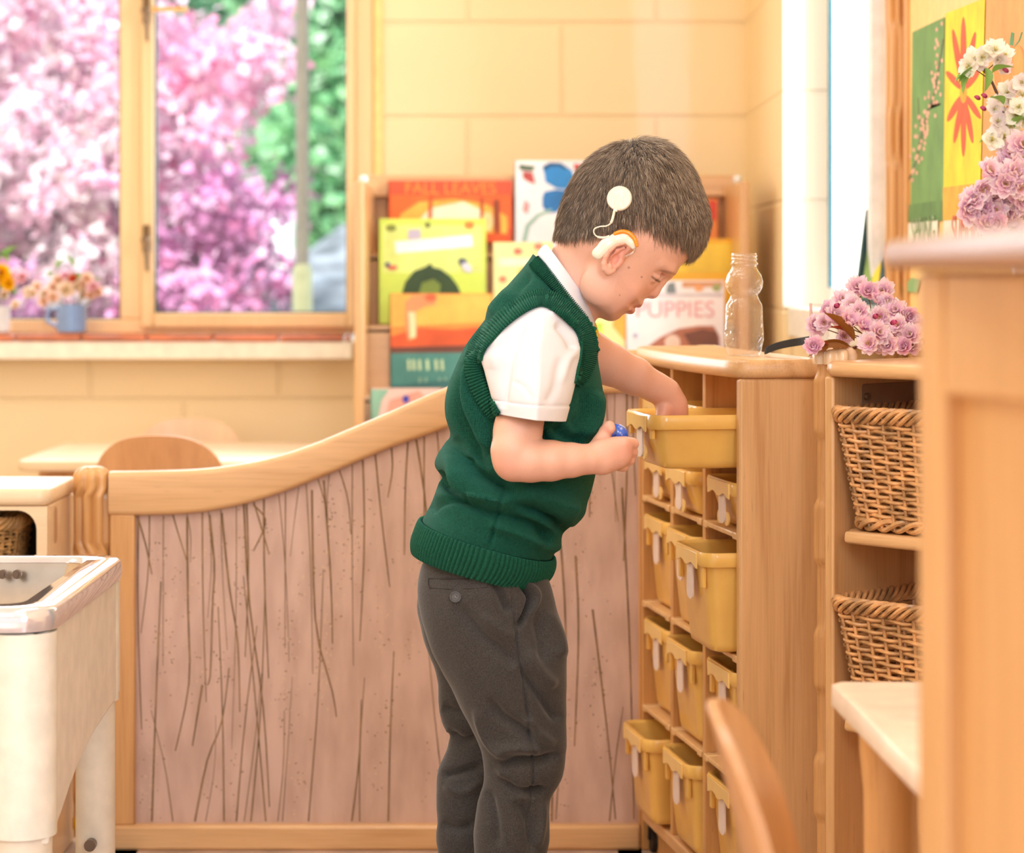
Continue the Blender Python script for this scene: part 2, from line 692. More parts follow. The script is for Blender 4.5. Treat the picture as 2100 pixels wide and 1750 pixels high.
# ---------------- side window
sw = MB()
zs0, zs1 = 0.86, 2.3
gx = 0.655
sw.box(gx - 0.004, gx + 0.022, YP - 0.05, YP - 0.006, zs0, zs1)
sw.box(gx - 0.004, gx + 0.05, 4.42, 4.47, zs0, zs1)
sw.box(gx - 0.004, gx + 0.05, 4.47, YP - 0.05, zs0, zs0 + 0.04)
sw.box(gx - 0.004, gx + 0.05, 4.47, YP - 0.05, zs1 - 0.04, zs1)
M_WFR = plain('white window frame', (236, 238, 240), 0.4)
w2 = sw.build('window_2', M_WFR, bevel=0.003)
tag(w2, kind='structure')
MB().box(gx - 0.011, gx - 0.003, YP - 0.060, YP - 0.050, zs0 + 0.04, zs1 - 0.04).build('gasket', plain('teal gasket', (40, 92, 104), 0.5), w2, smooth=False)
MB().box(gx + 0.015, gx + 0.021, 4.47, YP - 0.05, zs0 + 0.04, zs1 - 0.04).build('pane', M_PANE2, w2, smooth=False)
o = MB().box(XR + 0.01, XG, 4.28, YP - 0.006, 0.80, 0.86).build('trim_4', plain('white side sill', (244, 240, 232), 0.4), bevel=0.003)
tag(o, kind='structure')
o = MB().box(XR + 0.02, XG, 4.40, YP - 0.006, 0.0, 0.80).build('wall_under_sill', M_WALL, bevel=0.0, smooth=False)
tag(o, kind='structure')
# outside: white block wing wall seen through the side window
wall_mesh([(0.845, 4.0, -0.2, 4.0)], 0, 0.2, 'wall_outside', M_WALLW, 6.2, -1)
# ================================================================ furniture
M_TRAY = plain('yellow tray plastic', (255, 203, 108), 0.28, var=0.03, coat=0.4)
_nt = M_TRAY.node_tree
_tr = _nt.nodes.new('ShaderNodeBsdfTranslucent')
_tr.inputs['Color'].default_value = rgba((255, 190, 70))
_ms = _nt.nodes.new('ShaderNodeMixShader')
_ms.inputs[0].default_value = 0.10
_nt.links.new(_nt.nodes['Principled BSDF'].outputs[0], _ms.inputs[1])
_nt.links.new(_tr.outputs[0], _ms.inputs[2])
_nt.links.new(_ms.outputs[0], _nt.nodes['Material Output'].inputs['Surface'])
M_CLIP = plain('clear label holder', (255, 214, 132), 0.2, var=0.02, coat=0.3)
M_CARD = plain('label card', (238, 220, 214), 0.5)


def post_ring(r, ang0, z, c, lobes=8, depth=0.10, phase=0.0, n=64):
    o = []
    for k in range(n):
        a = 2 * PI * k / n
        w = math.cos(lobes * (a - ang0) + phase)
        rr = r * (1 - depth * (0.5 - 0.5 * w) ** 2 * 1.0)
        o.append(Vector((c[0] + rr * math.cos(a), c[1] + rr * math.sin(a), z)))
    return o


def connector_post(name, label, x, y, top, r, group=None, band=None, notches=(0.05, 0.30, 0.55)):
    """fluted wooden joining post: domed head, carved arches at intervals"""
    t = thing(name, label, 'post', (x, y, 0), 0, group)
    rings = []
    zs = sorted(set([0.02] + list(np.linspace(0.02, top - 0.0, 160))))
    for z in zs:
        dt = top - z
        rad = r
        if dt < r * 0.55:
            q = 1 - dt / (r * 0.55)
            rad = r * math.sqrt(max(1 - (q ** 2) * 0.72, 0.02))
        dep, ph = 0.16, 0.0
        for nz in notches:
            d = abs(dt - nz - 0.035)
            if d < 0.055:
                k = min(1.0, (0.055 - d) / 0.02)
                k = k * k * (3 - 2 * k)
                dep = 0.16 + 0.16 * k
                ph = PI * k
        rings.append(post_ring(rad, 0.2, z, (0, 0), 8, dep, ph))
    MB().rings(rings).build('shaft', W_MID, t, sharp=50)
    if band:
        MB().lathe([(r * 1.01, band), (r * 1.03, band + 0.001), (r * 1.03, band + 0.017), (r * 1.01, band + 0.018)], 40).build('tape_band', plain('yellow tape', (232, 178, 40), 0.35), t)
    return t


# ---------------- dried-grass divider panel
YF = D(1268)
S_F = 1268.0
fxx = lambda px: (px - CX) / S_F
fzz = lambda py: CH - (py - HY) / S_F
dv = thing('divider_panel', 'low curved wooden divider with dried grass sealed in its frosted sheet, behind the person', 'divider', (fxx(770), YF, 0))
top_px = [(226, 967), (300, 966), (400, 963), (480, 954), (560, 938), (640, 912), (720, 879), (800, 845), (860, 818), (915, 795), (980, 768), (1050, 744), (1130, 727), (1220, 719), (1312, 718)]
bot_px = [(226, 1056), (300, 1056), (400, 1051), (480, 1038), (560, 1016), (640, 986), (720, 952), (800, 918), (860, 897), (920, 876), (990, 853), (1060, 832), (1140, 815), (1220, 807), (1312, 805)]
NT = 70
tp, bp_ = spline(top_px, NT), spline(bot_px, NT)
th = 0.019
rail = MB()
rr_ = []
for a, b in zip(tp, bp_):
    ring = []
    x0, z0, x1, z1 = fxx(a[0]), fzz(a[1]), fxx(b[0]), fzz(b[1])
    ux, uz = (x0 - x1), (z0 - z1)
    for (v, w) in rrect(2.0, 2 * th, 0.008, 3):
        # v along height (-1..1 scaled), w depth
        t_ = (v / 2.0 + 0.5)
        ring.append(Vector((x1 + ux * t_, YF + w, z1 + uz * t_)))
    rr_.append(ring)
# taper corners properly: use real rounded profile
rr_ = []
for a, b in zip(tp, bp_):
    x0, z0, x1, z1 = fxx(a[0]), fzz(a[1]), fxx(b[0]), fzz(b[1])
    h = math.hypot(x0 - x1, z0 - z1)
    prof = rrect(h, 2 * th, 0.009, 4)
    rr_.append([Vector((x1 + (x0 - x1) * (v / h + 0.5), YF + w, z1 + (z0 - z1) * (v / h + 0.5))) for v, w in prof])
rail.rings(rr_)
rail.build('top_rail', W_LIGHTX, dv, world=True, sharp=40)
MB().box(fxx(228), fxx(279), YF - th * 0.8, YF + th * 0.8, fzz(1689), fzz(1054)).build('stile', W_MID, dv, world=True, bevel=0.003)
MB().box(fxx(1309), fxx(1314), YF - th * 0.8, YF + th * 0.8, fzz(1689), fzz(803)).build('stile', W_MID, dv, world=True, bevel=0.001)
MB().box(fxx(226), fxx(1314), YF - th, YF + th, fzz(1741), fzz(1688)).build('bottom_rail', W_LIGHTX, dv, world=True, bevel=0.006)
for px in (262, 1290):
    MB().box(fxx(px) - 0.02, fxx(px) + 0.02, YF - 0.05, YF + 0.05, 0.0, fzz(1741)).build('foot', plain('grey rubber foot', (110, 104, 98), 0.7), dv, world=True, bevel=0.002)
# frosted sheet
sm, nt, b, N, L = new_mat('frosted acrylic sheet')
setp(b, Roughness=0.38)
b.inputs['Base Color'].default_value = rgba((214, 190, 178))
b.inputs['Specular IOR Level'].default_value = 0.35
tr = N.new('ShaderNodeBsdfTranslucent')
tr.inputs['Color'].default_value = rgba((244, 218, 200))
ms = N.new('ShaderNodeMixShader')
ms.inputs[0].default_value = 0.45
L.new(b.outputs[0], ms.inputs[1])
L.new(tr.outputs[0], ms.inputs[2])
L.new(ms.outputs[0], N['Material Output'].inputs['Surface'])
tc = N.new('ShaderNodeTexCoord')
mpp = N.new('ShaderNodeMapping')
mpp.inputs['Scale'].default_value = (26, 26, 7)
L.new(tc.outputs['Object'], mpp.inputs['Vector'])
nz = N.new('ShaderNodeTexNoise')
nz.inputs['Scale'].default_value = 1.3
nz.inputs['Detail'].default_value = 6
L.new(mpp.outputs[0], nz.inputs['Vector'])
rp = N.new('ShaderNodeValToRGB')
rp.color_ramp.elements[0].position, rp.color_ramp.elements[1].position = 0.3, 0.62
rp.color_ramp.elements[0].color = rgba((214, 188, 174))
rp.color_ramp.elements[1].color = rgba((232, 208, 196))
L.new(nz.outputs['Fac'], rp.inputs['Fac'])
L.new(rp.outputs[0], b.inputs['Base Color'])
L.new(rp.outputs[0], tr.inputs['Color'])
sheet = []
for k, a in enumerate(bp_):
    if a[0] < 262: continue
    sheet.append((fxx(a[0]), fzz(a[1] - 12)))
sheet = [(fxx(262), fzz(1042))] + sheet + [(fxx(1312), fzz(1700)), (fxx(262), fzz(1700))]
MB().prism(sheet, YF - 0.002, YF + 0.004).build('frosted_sheet', sm, dv, world=True, smooth=False)
# dried grass (pressed in the face of the sheet)
gr = MB()
random.seed(21)


def rail_bottom(px):
    for a, b in zip(bp_[:-1], bp_[1:]):
        if a[0] <= px <= b[0]:
            return a[1] + (b[1] - a[1]) * (px - a[0]) / (b[0] - a[0])
    return 1060


def stem(pts, r=0.0011):
    gr.tube([(fxx(x), YF - 0.0022, fzz(y)) for x, y in pts], [r * (1 - 0.45 * i / (len(pts) - 1)) for i in range(len(pts))], 5, flat=1.0)


px = 284
while px < 1300:
    ty = rail_bottom(px) + 2
    long_ = random.random()
    ln = random.choice([130, 220, 330, 430]) * random.uniform(0.7, 1.2)
    ex = px + random.uniform(-18, 34)
    mid = (px + (ex - px) * 0.45 + random.uniform(-7, 7), ty + ln * 0.45)
    q = [(px, ty), mid, (ex, min(ty + ln, 1670))]
    stem(spline(q, 6), random.uniform(0.0007, 0.0019))
    if random.random() < 0.45:
        by = 1684
        bx = px + random.uniform(-10, 10)
        ln2 = random.uniform(160, 520)
        tx = bx + random.uniform(-48, 48)
        stem(spline([(bx, by), ((bx + tx) / 2 + random.uniform(-8, 8), by - ln2 * 0.5), (tx, by - ln2)], 6), random.uniform(0.0007, 0.0018))
    px += random.uniform(11, 34)
for (q) in ([(283, 1060), (300, 1120), (312, 1178)], [(430, 1056), (440, 1160), (436, 1240), (432, 1380), (425, 1405)], [(455, 1052), (470, 1200), (488, 1320), (492, 1460)],
            [(384, 1060), (386, 1250), (388, 1400), (360, 1540)], [(415, 1405), (395, 1530)], [(520, 1035), (545, 1070), (520, 1130)], [(500, 1030), (512, 1240), (540, 1450), (553, 1655)],
            [(640, 1005), (642, 1150), (650, 1300), (680, 1410), (690, 1470)], [(664, 985), (678, 1180), (682, 1320)], [(400, 1684), (425, 1560), (455, 1480), (470, 1370)],
            [(1150, 1120), (1160, 1300), (1150, 1500), (1140, 1680)], [(1215, 1250), (1245, 1500), (1262, 1680)], [(1275, 1000), (1290, 1300), (1300, 1680)], [(1180, 1140), (1186, 1300), (1178, 1530)]):
    stem(spline(q, 10), 0.0017)
# seed heads: tiny flakes clustered round some stems
fl = MB()
for k in range(95):
    cx_ = random.uniform(290, 1295)
    cy_ = random.uniform(rail_bottom(cx_) + 30, 1670)
    for j in range(random.randint(10, 26)):
        x = cx_ + random.gauss(0, 11)
        y = cy_ + random.gauss(0, 42)
        if y < rail_bottom(x) + 4 or y > 1682 or x < 282 or x > 1306: continue
        s_ = random.uniform(0.0006, 0.0016)
        a = random.uniform(0, PI)
        X0, Z0 = fxx(x), fzz(y)
        vs = [(X0 + s_ * math.cos(a + i * PI / 2) * (1.6 if i % 2 == 0 else 0.8), YF - 0.0024, Z0 + s_ * math.sin(a + i * PI / 2) * (1.6 if i % 2 == 0 else 0.8)) for i in range(4)]
        vs2 = [(v[0], YF - 0.0028, v[2]) for v in vs]
        fl.add(vs + vs2, [(0, 1, 2, 3), (7, 6, 5, 4), (0, 4, 5, 1), (1, 5, 6, 2), (2, 6, 7, 3), (3, 7, 4, 0)], 0 if random.random() < 0.45 else 1)
g = gr.build('dried_grass', plain('dried grass stem', (140, 110, 74), 0.7, var=0.2), dv, world=True)
tag(g, kind='stuff')
g = fl.build('grass_seed_heads', [plain('seed husk', (150, 116, 78), 0.7, var=0.2), plain('pale seed husk', (240, 214, 186), 0.7)], dv, world=True, smooth=False)
tag(g, kind='stuff')

connector_post('connector_post', 'fluted wooden post with yellow tape near its foot, left end of the curved divider', fxx(189), YF, fzz(957), 0.0305, band=fzz(1698))

# ---------------- tray storage unit
TX0, TY0 = (1311 - CX) / 1268.0, D(1268)
TX1, TY1 = (1516.5 - CX) / 1504.0, D(1504)
TL = math.hypot(TX1 - TX0, TY1 - TY0)
TA = math.atan2(TY1 - TY0, TX1 - TX0)
DEP = 0.118
ZB, ZT_ = 0.07, 0.786
tu = thing('tray_storage_unit', 'maple storage unit with open columns of yellow trays, water tray pulled out at its top', 'storage unit', (TX0, TY0, 0), TA)
pan = 0.019
MB().box(0, pan, 0, DEP, 0.0, ZT_).build('side_panel', W_MID, tu, bevel=0.003)
MB().box(TL - pan, TL, 0, DEP, 0.0, ZT_).build('side_panel', W_LIGHT, tu, bevel=0.004)
cw = (TL - pan) / 3
for k in (1, 2):
    MB().box(k * cw + 0.002, k * cw + 0.017, 0.003, DEP - 0.002, ZB, ZT_).build('partition', W_MID, tu, bevel=0.0015)
MB().box(pan, TL - pan, 0.0, DEP, ZB - 0.02, ZB).build('base_shelf', W_LIGHTX, tu, bevel=0.002)
MB().box(pan, TL - pan, 0.02, 0.034, 0.0, ZB - 0.02).build('plinth', W_MID, tu)
MB().box(pan, TL - pan, DEP - 0.006, DEP, ZB, ZT_).build('back_panel', wood('shaded maple back', (214, 160, 100), (190, 134, 78), axis=2, contrast=0.5), tu, smooth=False)
# bowed top slab with bullnose edge
prof = []
nn = 26
front = []
for i in range(nn + 1):
    t_ = i / nn
    x = -0.012 + (TL + 0.02) * t_
    front.append((x, -0.006 - 0.020 * math.sin(PI * min(1, t_ * 0.98)) ** 0.8))
outline = [(front[0][0], DEP + 0.006)] + [(front[0][0], 0.03), (front[0][0] + 0.001, 0.008)] + front[1:-1] + [(TL + 0.006, 0.002), (TL + 0.008, 0.012), (TL + 0.008, DEP + 0.006)]


def slab(outline, z0, z1, r=0.010):
    """plate with rounded-over edge; outline inset rings"""
    pts = [Vector((a, b, 0)) for a, b in outline]
    n = len(pts)
    c = sum(pts, Vector()) / n
    nor = []
    for i in range(n):
        t1 = (pts[i] - pts[i - 1]).normalized()
        t2 = (pts[(i + 1) % n] - pts[i]).normalized()
        t = (t1 + t2)
        t = t.normalized() if t.length > 1e-6 else t1
        m_ = Vector((t.y, -t.x, 0))
        nor.append(m_)
    area = sum(pts[i].x * pts[(i + 1) % n].y - pts[(i + 1) % n].x * pts[i].y for i in range(n))
    sg = 1 if area > 0 else -1
    rings = []
    for q in (-90, -60, -30, 0, 30, 60, 90):
        a = math.radians(q)
        inn = r * (1 - math.cos(a))
        z = (z0 + r + r * math.sin(a)) if q <= 0 else (z1 - r + r * math.sin(a))
        rings.append([Vector((p.x - m_.x * sg * inn, p.y - m_.y * sg * inn, z)) for p, m_ in zip(pts, nor)])
    return MB().rings(rings)


slab(outline, ZT_, ZT_ + 0.026, 0.010).build('top', W_LIGHTX, tu, sharp=50)
for (x, y) in ((0.03, 0.02), (TL - 0.03, 0.02)):
    h = MB()
    h.tube([(x, y - 0.008, 0.018), (x, y + 0.008, 0.018)], 0.018, 14)
    h.box(x - 0.004, x + 0.004, y - 0.012, y + 0.012, 0.02, 0.05)
    h.build('caster', plain('black caster', (40, 36, 34), 0.5), tu)

ROWS = [(0.735, 0.075), (0.640, 0.066), (0.545, 0.140), (0.378, 0.138), (0.212, 0.136)]
for c in range(3):
    xa, xb = pan + c * cw - (0.002 if c else 0), (c + 1) * cw + (0.002 if c < 2 else 0)
    xa = (c * cw + 0.017) if c else pan
    xb = ((c + 1) * cw + 0.002) if c < 2 else TL - pan
    for z in (0.569, 0.400, 0.232):
        for s_, (p, q) in enumerate(((xa, xa + 0.022), (xb - 0.022, xb))):
            MB().box(p, q, 0.0, DEP - 0.006, z - 0.006, z + 0.004).build('runner', W_LIGHTY, tu, bevel=0.0015)
        MB().box(xa, xb, 0.001, DEP - 0.006, z - 0.004, z + 0.003).build('shelf', W_LIGHTY, tu, bevel=0.0015)


def make_tray(name, label, c, rim_z, depth, length, out, group, full=True):
    """open plastic tray: rolled rim, tapered tub, front grip tabs, scalloped label holder and card"""
    xa = (c * cw + 0.017) if c else pan
    xb = ((c + 1) * cw + 0.002) if c < 2 else TL - pan
    w = xb - xa - 0.006
    M = Matrix.Translation((TX0, TY0, 0)) @ Matrix.Rotation(TA, 4, 'Z')
    cpos = M @ Vector(((xa + xb) / 2, -out, 0))
    t = thing(name, label, 'tray', (cpos.x, cpos.y, rim_z - depth), TA, group)
    h = depth

    def R(wi, le, r, z, yo=0.0):
        return [Vector((a, b + length / 2 + yo, z)) for a, b in rrect(wi, le, r, 6)]
    iw = w - 0.016          # tub width under the rim
    tp_ = 0.010
    rings = [R(iw - tp_ * 2 - 0.02, length - 0.016 - tp_ * 2 - 0.02, 0.012, 0.0),
             R(iw - tp_ * 2 - 0.004, length - 0.016 - tp_ * 2 - 0.004, 0.016, 0.003),
             R(iw - tp_ * 2, length - 0.016 - tp_ * 2, 0.018, 0.012),
             R(iw, length - 0.016, 0.020, h - 0.019),
             R(w - 0.003, length - 0.003, 0.022, h - 0.0195),
             R(w, length, 0.023, h - 0.016),
             R(w, length, 0.023, h - 0.004),
             R(w - 0.004, length - 0.004, 0.021, h),
             R(w - 0.012, length - 0.012, 0.019, h),
             R(iw - 0.005, length - 0.021, 0.018, h - 0.005),
             R(iw - tp_ * 2 - 0.005, length - 0.021 - tp_ * 2, 0.016, 0.012),
             R(iw - tp_ * 2 - 0.024, length - 0.016 - tp_ * 2 - 0.024, 0.012, 0.004)]
    MB().rings(rings).build('tub', M_TRAY, t, sharp=60)
    # grip tabs at the front corners of wall
    if depth > 0.07:
        for sx in (-1, 1):
            tb = MB()
            tb.box(sx * iw * 0.40 - 0.006, sx * iw * 0.40 + 0.006, 0.004, 0.010, h - 0.05 if depth > 0.1 else h - 0.034, h - 0.012)
            tb.build('grip_tab', M_TRAY, t, bevel=0.0015)
    # scalloped clear holder
    hh = 0.020
    pts = []
    for i in range(33):
        u = -1 + 2 * i / 32
        zz = h - 0.0185 - 0.0055 * (0.5 + 0.5 * math.cos(u * PI * 2)) - 0.0
        pts.append((u * w * 0.33, zz))
    pts = pts + [(w * 0.33, h - 0.002), (-w * 0.33, h - 0.002)]
    MB().prism(pts, -0.0022, 0.0004).build('label_holder', M_CLIP, t, bevel=0.0006)
    lh = (0.062 if depth < 0.1 else 0.072)
    poly = [(-0.017, h - 0.020), (0.017, h - 0.020)] + [(0.017 * math.cos(a), h - lh + 0.008 - 0.008 * math.sin(a)) for a in np.linspace(0, PI, 9)]
    tilt = tp_ / (h - 0.02) 
    Mt = Matrix.Identity(4)
    MB().prism([(a + 0.006, b) for a, b in poly], -0.0015 + 0.0035, 0.0005 + 0.0035, M=Mt).build('label_card', M_CARD, t, smooth=False)
    for sx in ((-1, 1) if depth < 0.1 else ()):
        lob = MB()
        lob.prism([(0.006 + sx * 0.019 + 0.013 * math.cos(a), h - lh + 0.008 + 0.010 * math.sin(a)) for a in np.linspace(0, 2 * PI, 16, endpoint=False)], 0.004, 0.0062)
        lob.build('holder_lobe', M_CLIP, t)
    return t


GT = 'yellow trays in the maple storage unit'
TRAYS = [
    (2, 0, 0.215, 0.118, 'shallow yellow tray pulled far out at the top of the unit, hand reaching in'),
    (1, 0, 0.112, 0.004, 'yellow tray pushed in at the top of the middle column, beneath the reaching wrist'),
    (0, 0, 0.112, 0.004, 'yellow tray at the top of the column beside the divider, mostly behind the wrist'),
    (2, 1, 0.112, 0.000, 'shallow yellow tray pushed in just below the pulled-out water tray'),
    (1, 1, 0.118, 0.014, 'shallow yellow tray with a white card, second down in the middle column'),
    (0, 1, 0.112, 0.002, 'shallow yellow tray second down in the column beside the divider'),
    (2, 2, 0.150, 0.046, 'deep yellow tray sticking out below the shallow ones, beside the end panel'),
    (1, 2, 0.118, 0.012, 'deep yellow tray third down in the middle column, mostly behind the tray sticking out'),
    (0, 2, 0.112, 0.002, 'deep yellow tray third down in the column beside the divider'),
    (2, 3, 0.112, 0.000, 'deep yellow tray under the one sticking out, above the blurred chair back'),
    (1, 3, 0.118, 0.012, 'deep yellow tray fourth down in the middle column'),
    (0, 3, 0.112, 0.002, 'deep yellow tray fourth down in the column beside the divider'),
    (2, 4, 0.112, 0.000, 'deep yellow tray at the bottom by the end panel, half behind the blurred chair back'),
    (1, 4, 0.122, 0.018, 'deep yellow tray at the bottom of the middle column'),
    (0, 4, 0.140, 0.036, 'deep yellow tray drawn a little out at the bottom of the column beside the divider'),
]
for (c, r, ln, out, lab) in TRAYS:
    rz, dp = ROWS[r]
    make_tray('storage_tray', lab, c, rz, dp, ln, out, GT)

# ---------------- connector caps on top corners (scalloped)
def cap_post(label, x, y, top, r=0.031):
    t = thing('connector_post', label, 'post', (x, y, 0), 0)
    rings = []
    for z in np.linspace(0.0, top - 0.022, 170):
        dt = top - z
        k = 0.0
        for nz in (0.045, 0.215, 0.385, 0.555, 0.725):
            d = abs(dt - nz - 0.035)
            if d < 0.045:
                q = min(1.0, (0.045 - d) / 0.010)
                k = max(k, q)
        rings.append(post_ring(r * (0.80 + 0.16 * k), 0.35, z, (0, 0), 6, 0.14))
    MB().rings(rings).build('shaft', W_MID, t, sharp=40)
    cp = MB()
    rr2 = []
    for z, q in ((top - 0.024, 0.97), (top - 0.012, 1.0), (top - 0.006, 0.93), (top - 0.002, 0.78), (top, 0.5)):
        rr2.append(post_ring(r * q, 0.35, z, (0, 0), 8, 0.20, 0))
    cp.rings(rr2)
    cp.build('cap', plain('glossy cream cap', (238, 208, 170), 0.2, coat=0.8), t, sharp=60)
    return t


# ---------------- open basket shelf
BX0, BY0 = 0.4105, 3.205
BA = math.radians(-45)
bu = thing('open_shelf_unit', 'open maple shelf unit holding two wicker baskets, right of the tray unit', 'shelf unit', (BX0, BY0, 0), BA)
BW, BD, BT = 0.42, 0.20, 0.794
MB().box(0, 0.015, 0, BD, 0, BT).build('side_panel', W_LIGHT, bu, bevel=0.003)
MB().box(BW - 0.015, BW, 0, BD, 0, BT).build('side_panel', W_LIGHT, bu, bevel=0.003)
MB().box(0.015, BW - 0.015, BD - 0.012, BD, 0.05, BT).build('back_panel', W_LIGHT, bu, smooth=False)
ol = [(0, BD + 0.004), (0, 0.012), (0.004, 0.0), (0.02, -0.010)] + [(0.02 + (BW - 0.04) * i / 14, -0.010 - 0.012 * math.sin(PI * i / 14)) for i in range(1, 14)] + [(BW - 0.02, -0.010), (BW - 0.004, 0.0), (BW, 0.012), (BW, BD + 0.004)]
slab(ol, BT, BT + 0.0205, 0.009).build('top', W_LIGHTX, bu, sharp=50)
for z in (0.576, 0.330, 0.06):
    ol2 = [(0.016, BD - 0.013), (0.016, 0.03), (0.03, 0.012)] + [(0.03 + (BW - 0.06) * i / 12, 0.004 - 0.010 * math.sin(PI * i / 12)) for i in range(13)] + [(BW - 0.03, 0.012), (BW - 0.016, 0.03), (BW - 0.016, BD - 0.013)]
    slab(ol2, z, z + 0.017, 0.006).build('shelf', W_LIGHTX, bu, sharp=50)
br_ = MB()
br_.prism([(a, b) for a, b in rrect(0.13, 0.030, 0.006, 4)], 0, 0.004, M=Matrix.Translation((0.0155, 0.125, BT - 0.026)) @ Matrix.Rotation(PI / 2, 4, 'Z') @ Matrix.Identity(4))
br_.build('bracket_plate', plain('brown bracket', (160, 124, 98), 0.45), bu, bevel=0.0015)
sc_ = MB()
sc_.tube([(0.018, 0.068, BT - 0.028), (0.0225, 0.068, BT - 0.028)], 0.0048, 14)
sc_.build('screw', plain('steel screw', (150, 128, 106), 0.3, metal=0.8), bu)
cap_post('short cream-capped connector post between the tray unit and the basket shelf', 0.4330, 3.272, 0.832)
cap_post('cream scalloped post cap behind the tray unit, left of the clear bottle', (1449 - CX) / 1255.0, D(1255), 0.812, 0.029)


# ---------------- wicker baskets
def wicker(name, label, M0, w, d, h, tw, td, rows, mat, group, hollow=True):
    """w,d at the rim, tw,td at the base"""
    loc = M0.to_translation()
    t = thing(name, label, 'basket', loc, M0.to_euler().z, group)
    wv = MB()
    npts = 150

    def path(u, z, off=0.0):
        k = z / h
        W_, D_ = tw + (w - tw) * k, td + (d - td) * k
        rc = 0.03
        P4 = rrect(1, 1, 0.0001, 1)
        # rounded rectangle by arclength
        per = 2 * (W_ + D_)
        s = (u % 1.0) * per
        if s < W_: p, n_ = Vector((-W_ / 2 + s, -D_ / 2)), Vector((0, -1))
        elif s < W_ + D_: p, n_ = Vector((W_ / 2, -D_ / 2 + s - W_)), Vector((1, 0))
        elif s < 2 * W_ + D_: p, n_ = Vector((W_ / 2 - (s - W_ - D_), D_ / 2)), Vector((0, 1))
        else: p, n_ = Vector((-W_ / 2, D_ / 2 - (s - 2 * W_ - D_))), Vector((-1, 0))
        # round corners by clamping to inner rect + radius
        ix = max(-W_ / 2 + rc, min(W_ / 2 - rc, p.x))
        iy = max(-D_ / 2 + rc, min(D_ / 2 - rc, p.y))
        v = p - Vector((ix, iy))
        if v.length > 1e-9:
            v = v.normalized()
        else:
            v = n_
        q = Vector((ix, iy)) + v * (rc + off)
        return Vector((q.x, q.y, z))
    ns = 38
    strand_r = 0.0026
    zlo, zhi = 0.022, h - 0.022
    for r in range(rows):
        z = zlo + (zhi - zlo) * r / (rows - 1)
        ph = (r % 2) * PI
        pts = [path(i / npts, z + 0.0011 * math.cos(i / npts * ns * PI + ph) , 0.0030 * math.sin(i / npts * ns * PI + ph)) for i in range(npts)]
        wv.tube(pts, strand_r, 6, loop=True)
    wv.build('woven_rows', mat, t)
    st = MB()
    for i in range(ns):
        u = (i + 0.5) / ns
        st.tube([path(u, 0.004), path(u, h * 0.5), path(u, h - 0.01)], 0.0026, 6)
    st.build('stakes', mat, t)
    rim = MB()
    for k in range(5):
        pts = []
        for i in range(220):
            u = i / 220
            a = u * 2 * PI * 13 + k * 2 * PI / 5
            pts.append(path(u, h - 0.008 + 0.0085 * math.sin(a), 0.0065 * math.cos(a)))
        rim.tube(pts, 0.0034, 6, loop=True)
    for k in range(3):
        pts = []
        for i in range(200):
            u = i / 200
            a = u * 2 * PI * 11 + k * 2 * PI / 3
            pts.append(path(u, 0.010 + 0.006 * math.sin(a), 0.004 * math.cos(a)))
        rim.tube(pts, 0.0036, 6, loop=True)
    rim.build('braided_rim', mat, t)
    bs = MB().box(-tw / 2 + 0.01, tw / 2 - 0.01, -td / 2 + 0.01, td / 2 - 0.01, 0.004, 0.010)
    bs.build('base', mat, t)
    return t


M_WICK = plain('honey wicker', (206, 156, 104), 0.4, var=0.22, vscale=45, coat=0.3)
M_WICK2 = plain('dark wicker', (178, 136, 84), 0.45, var=0.25, vscale=45, coat=0.2)
MBU = Matrix.Translation((BX0, BY0, 0)) @ Matrix.Rotation(BA, 4, 'Z')
GB = 'wicker baskets in the open shelf unit'
for (z, hh, rows, lab) in ((0.5935, 0.160, 19, 'tall honey-coloured wicker basket on the upper shelf of the open unit'), (0.3475, 0.158, 15, 'looser woven wicker basket on the lower shelf of the open unit, above the white table')):
    loc = MBU @ Vector((0.148, 0.088, z))
    M0 = Matrix.Translation(loc) @ Matrix.Rotation(BA, 4, 'Z')
    wicker('wicker_basket', lab, M0, 0.268, 0.196, hh, 0.225, 0.150, rows, M_WICK, GB)

# ---------------- left wooden cabinet with basket
cs = 1330.0
CXL = (101 - CX) / cs
CZT = CH - (1003 - HY) / cs
lc = thing('low_cabinet', 'low whitened wooden cabinet with rounded opening at the left edge, basket inside', 'cabinet', (CXL, D(cs), 0))
cwid, cdep = 0.5, 0.235
ol = [(-cwid, cdep), (-cwid, 0.0)] + [(-0.02 + 0.02 * math.sin(a), 0.02 - 0.02 * math.cos(a)) for a in np.linspace(0, PI / 2, 7)] + [(0.0, cdep)]
slab(ol, CZT - 0.027, CZT, 0.009).build('top', W_PALE, lc, sharp=50)
zt = CZT - 0.0275
fr_ = MB()
op = []
xo0, xo1, zo1, zo0 = -0.36, (74 - 101) / cs, zt - 0.006, zt - 0.42
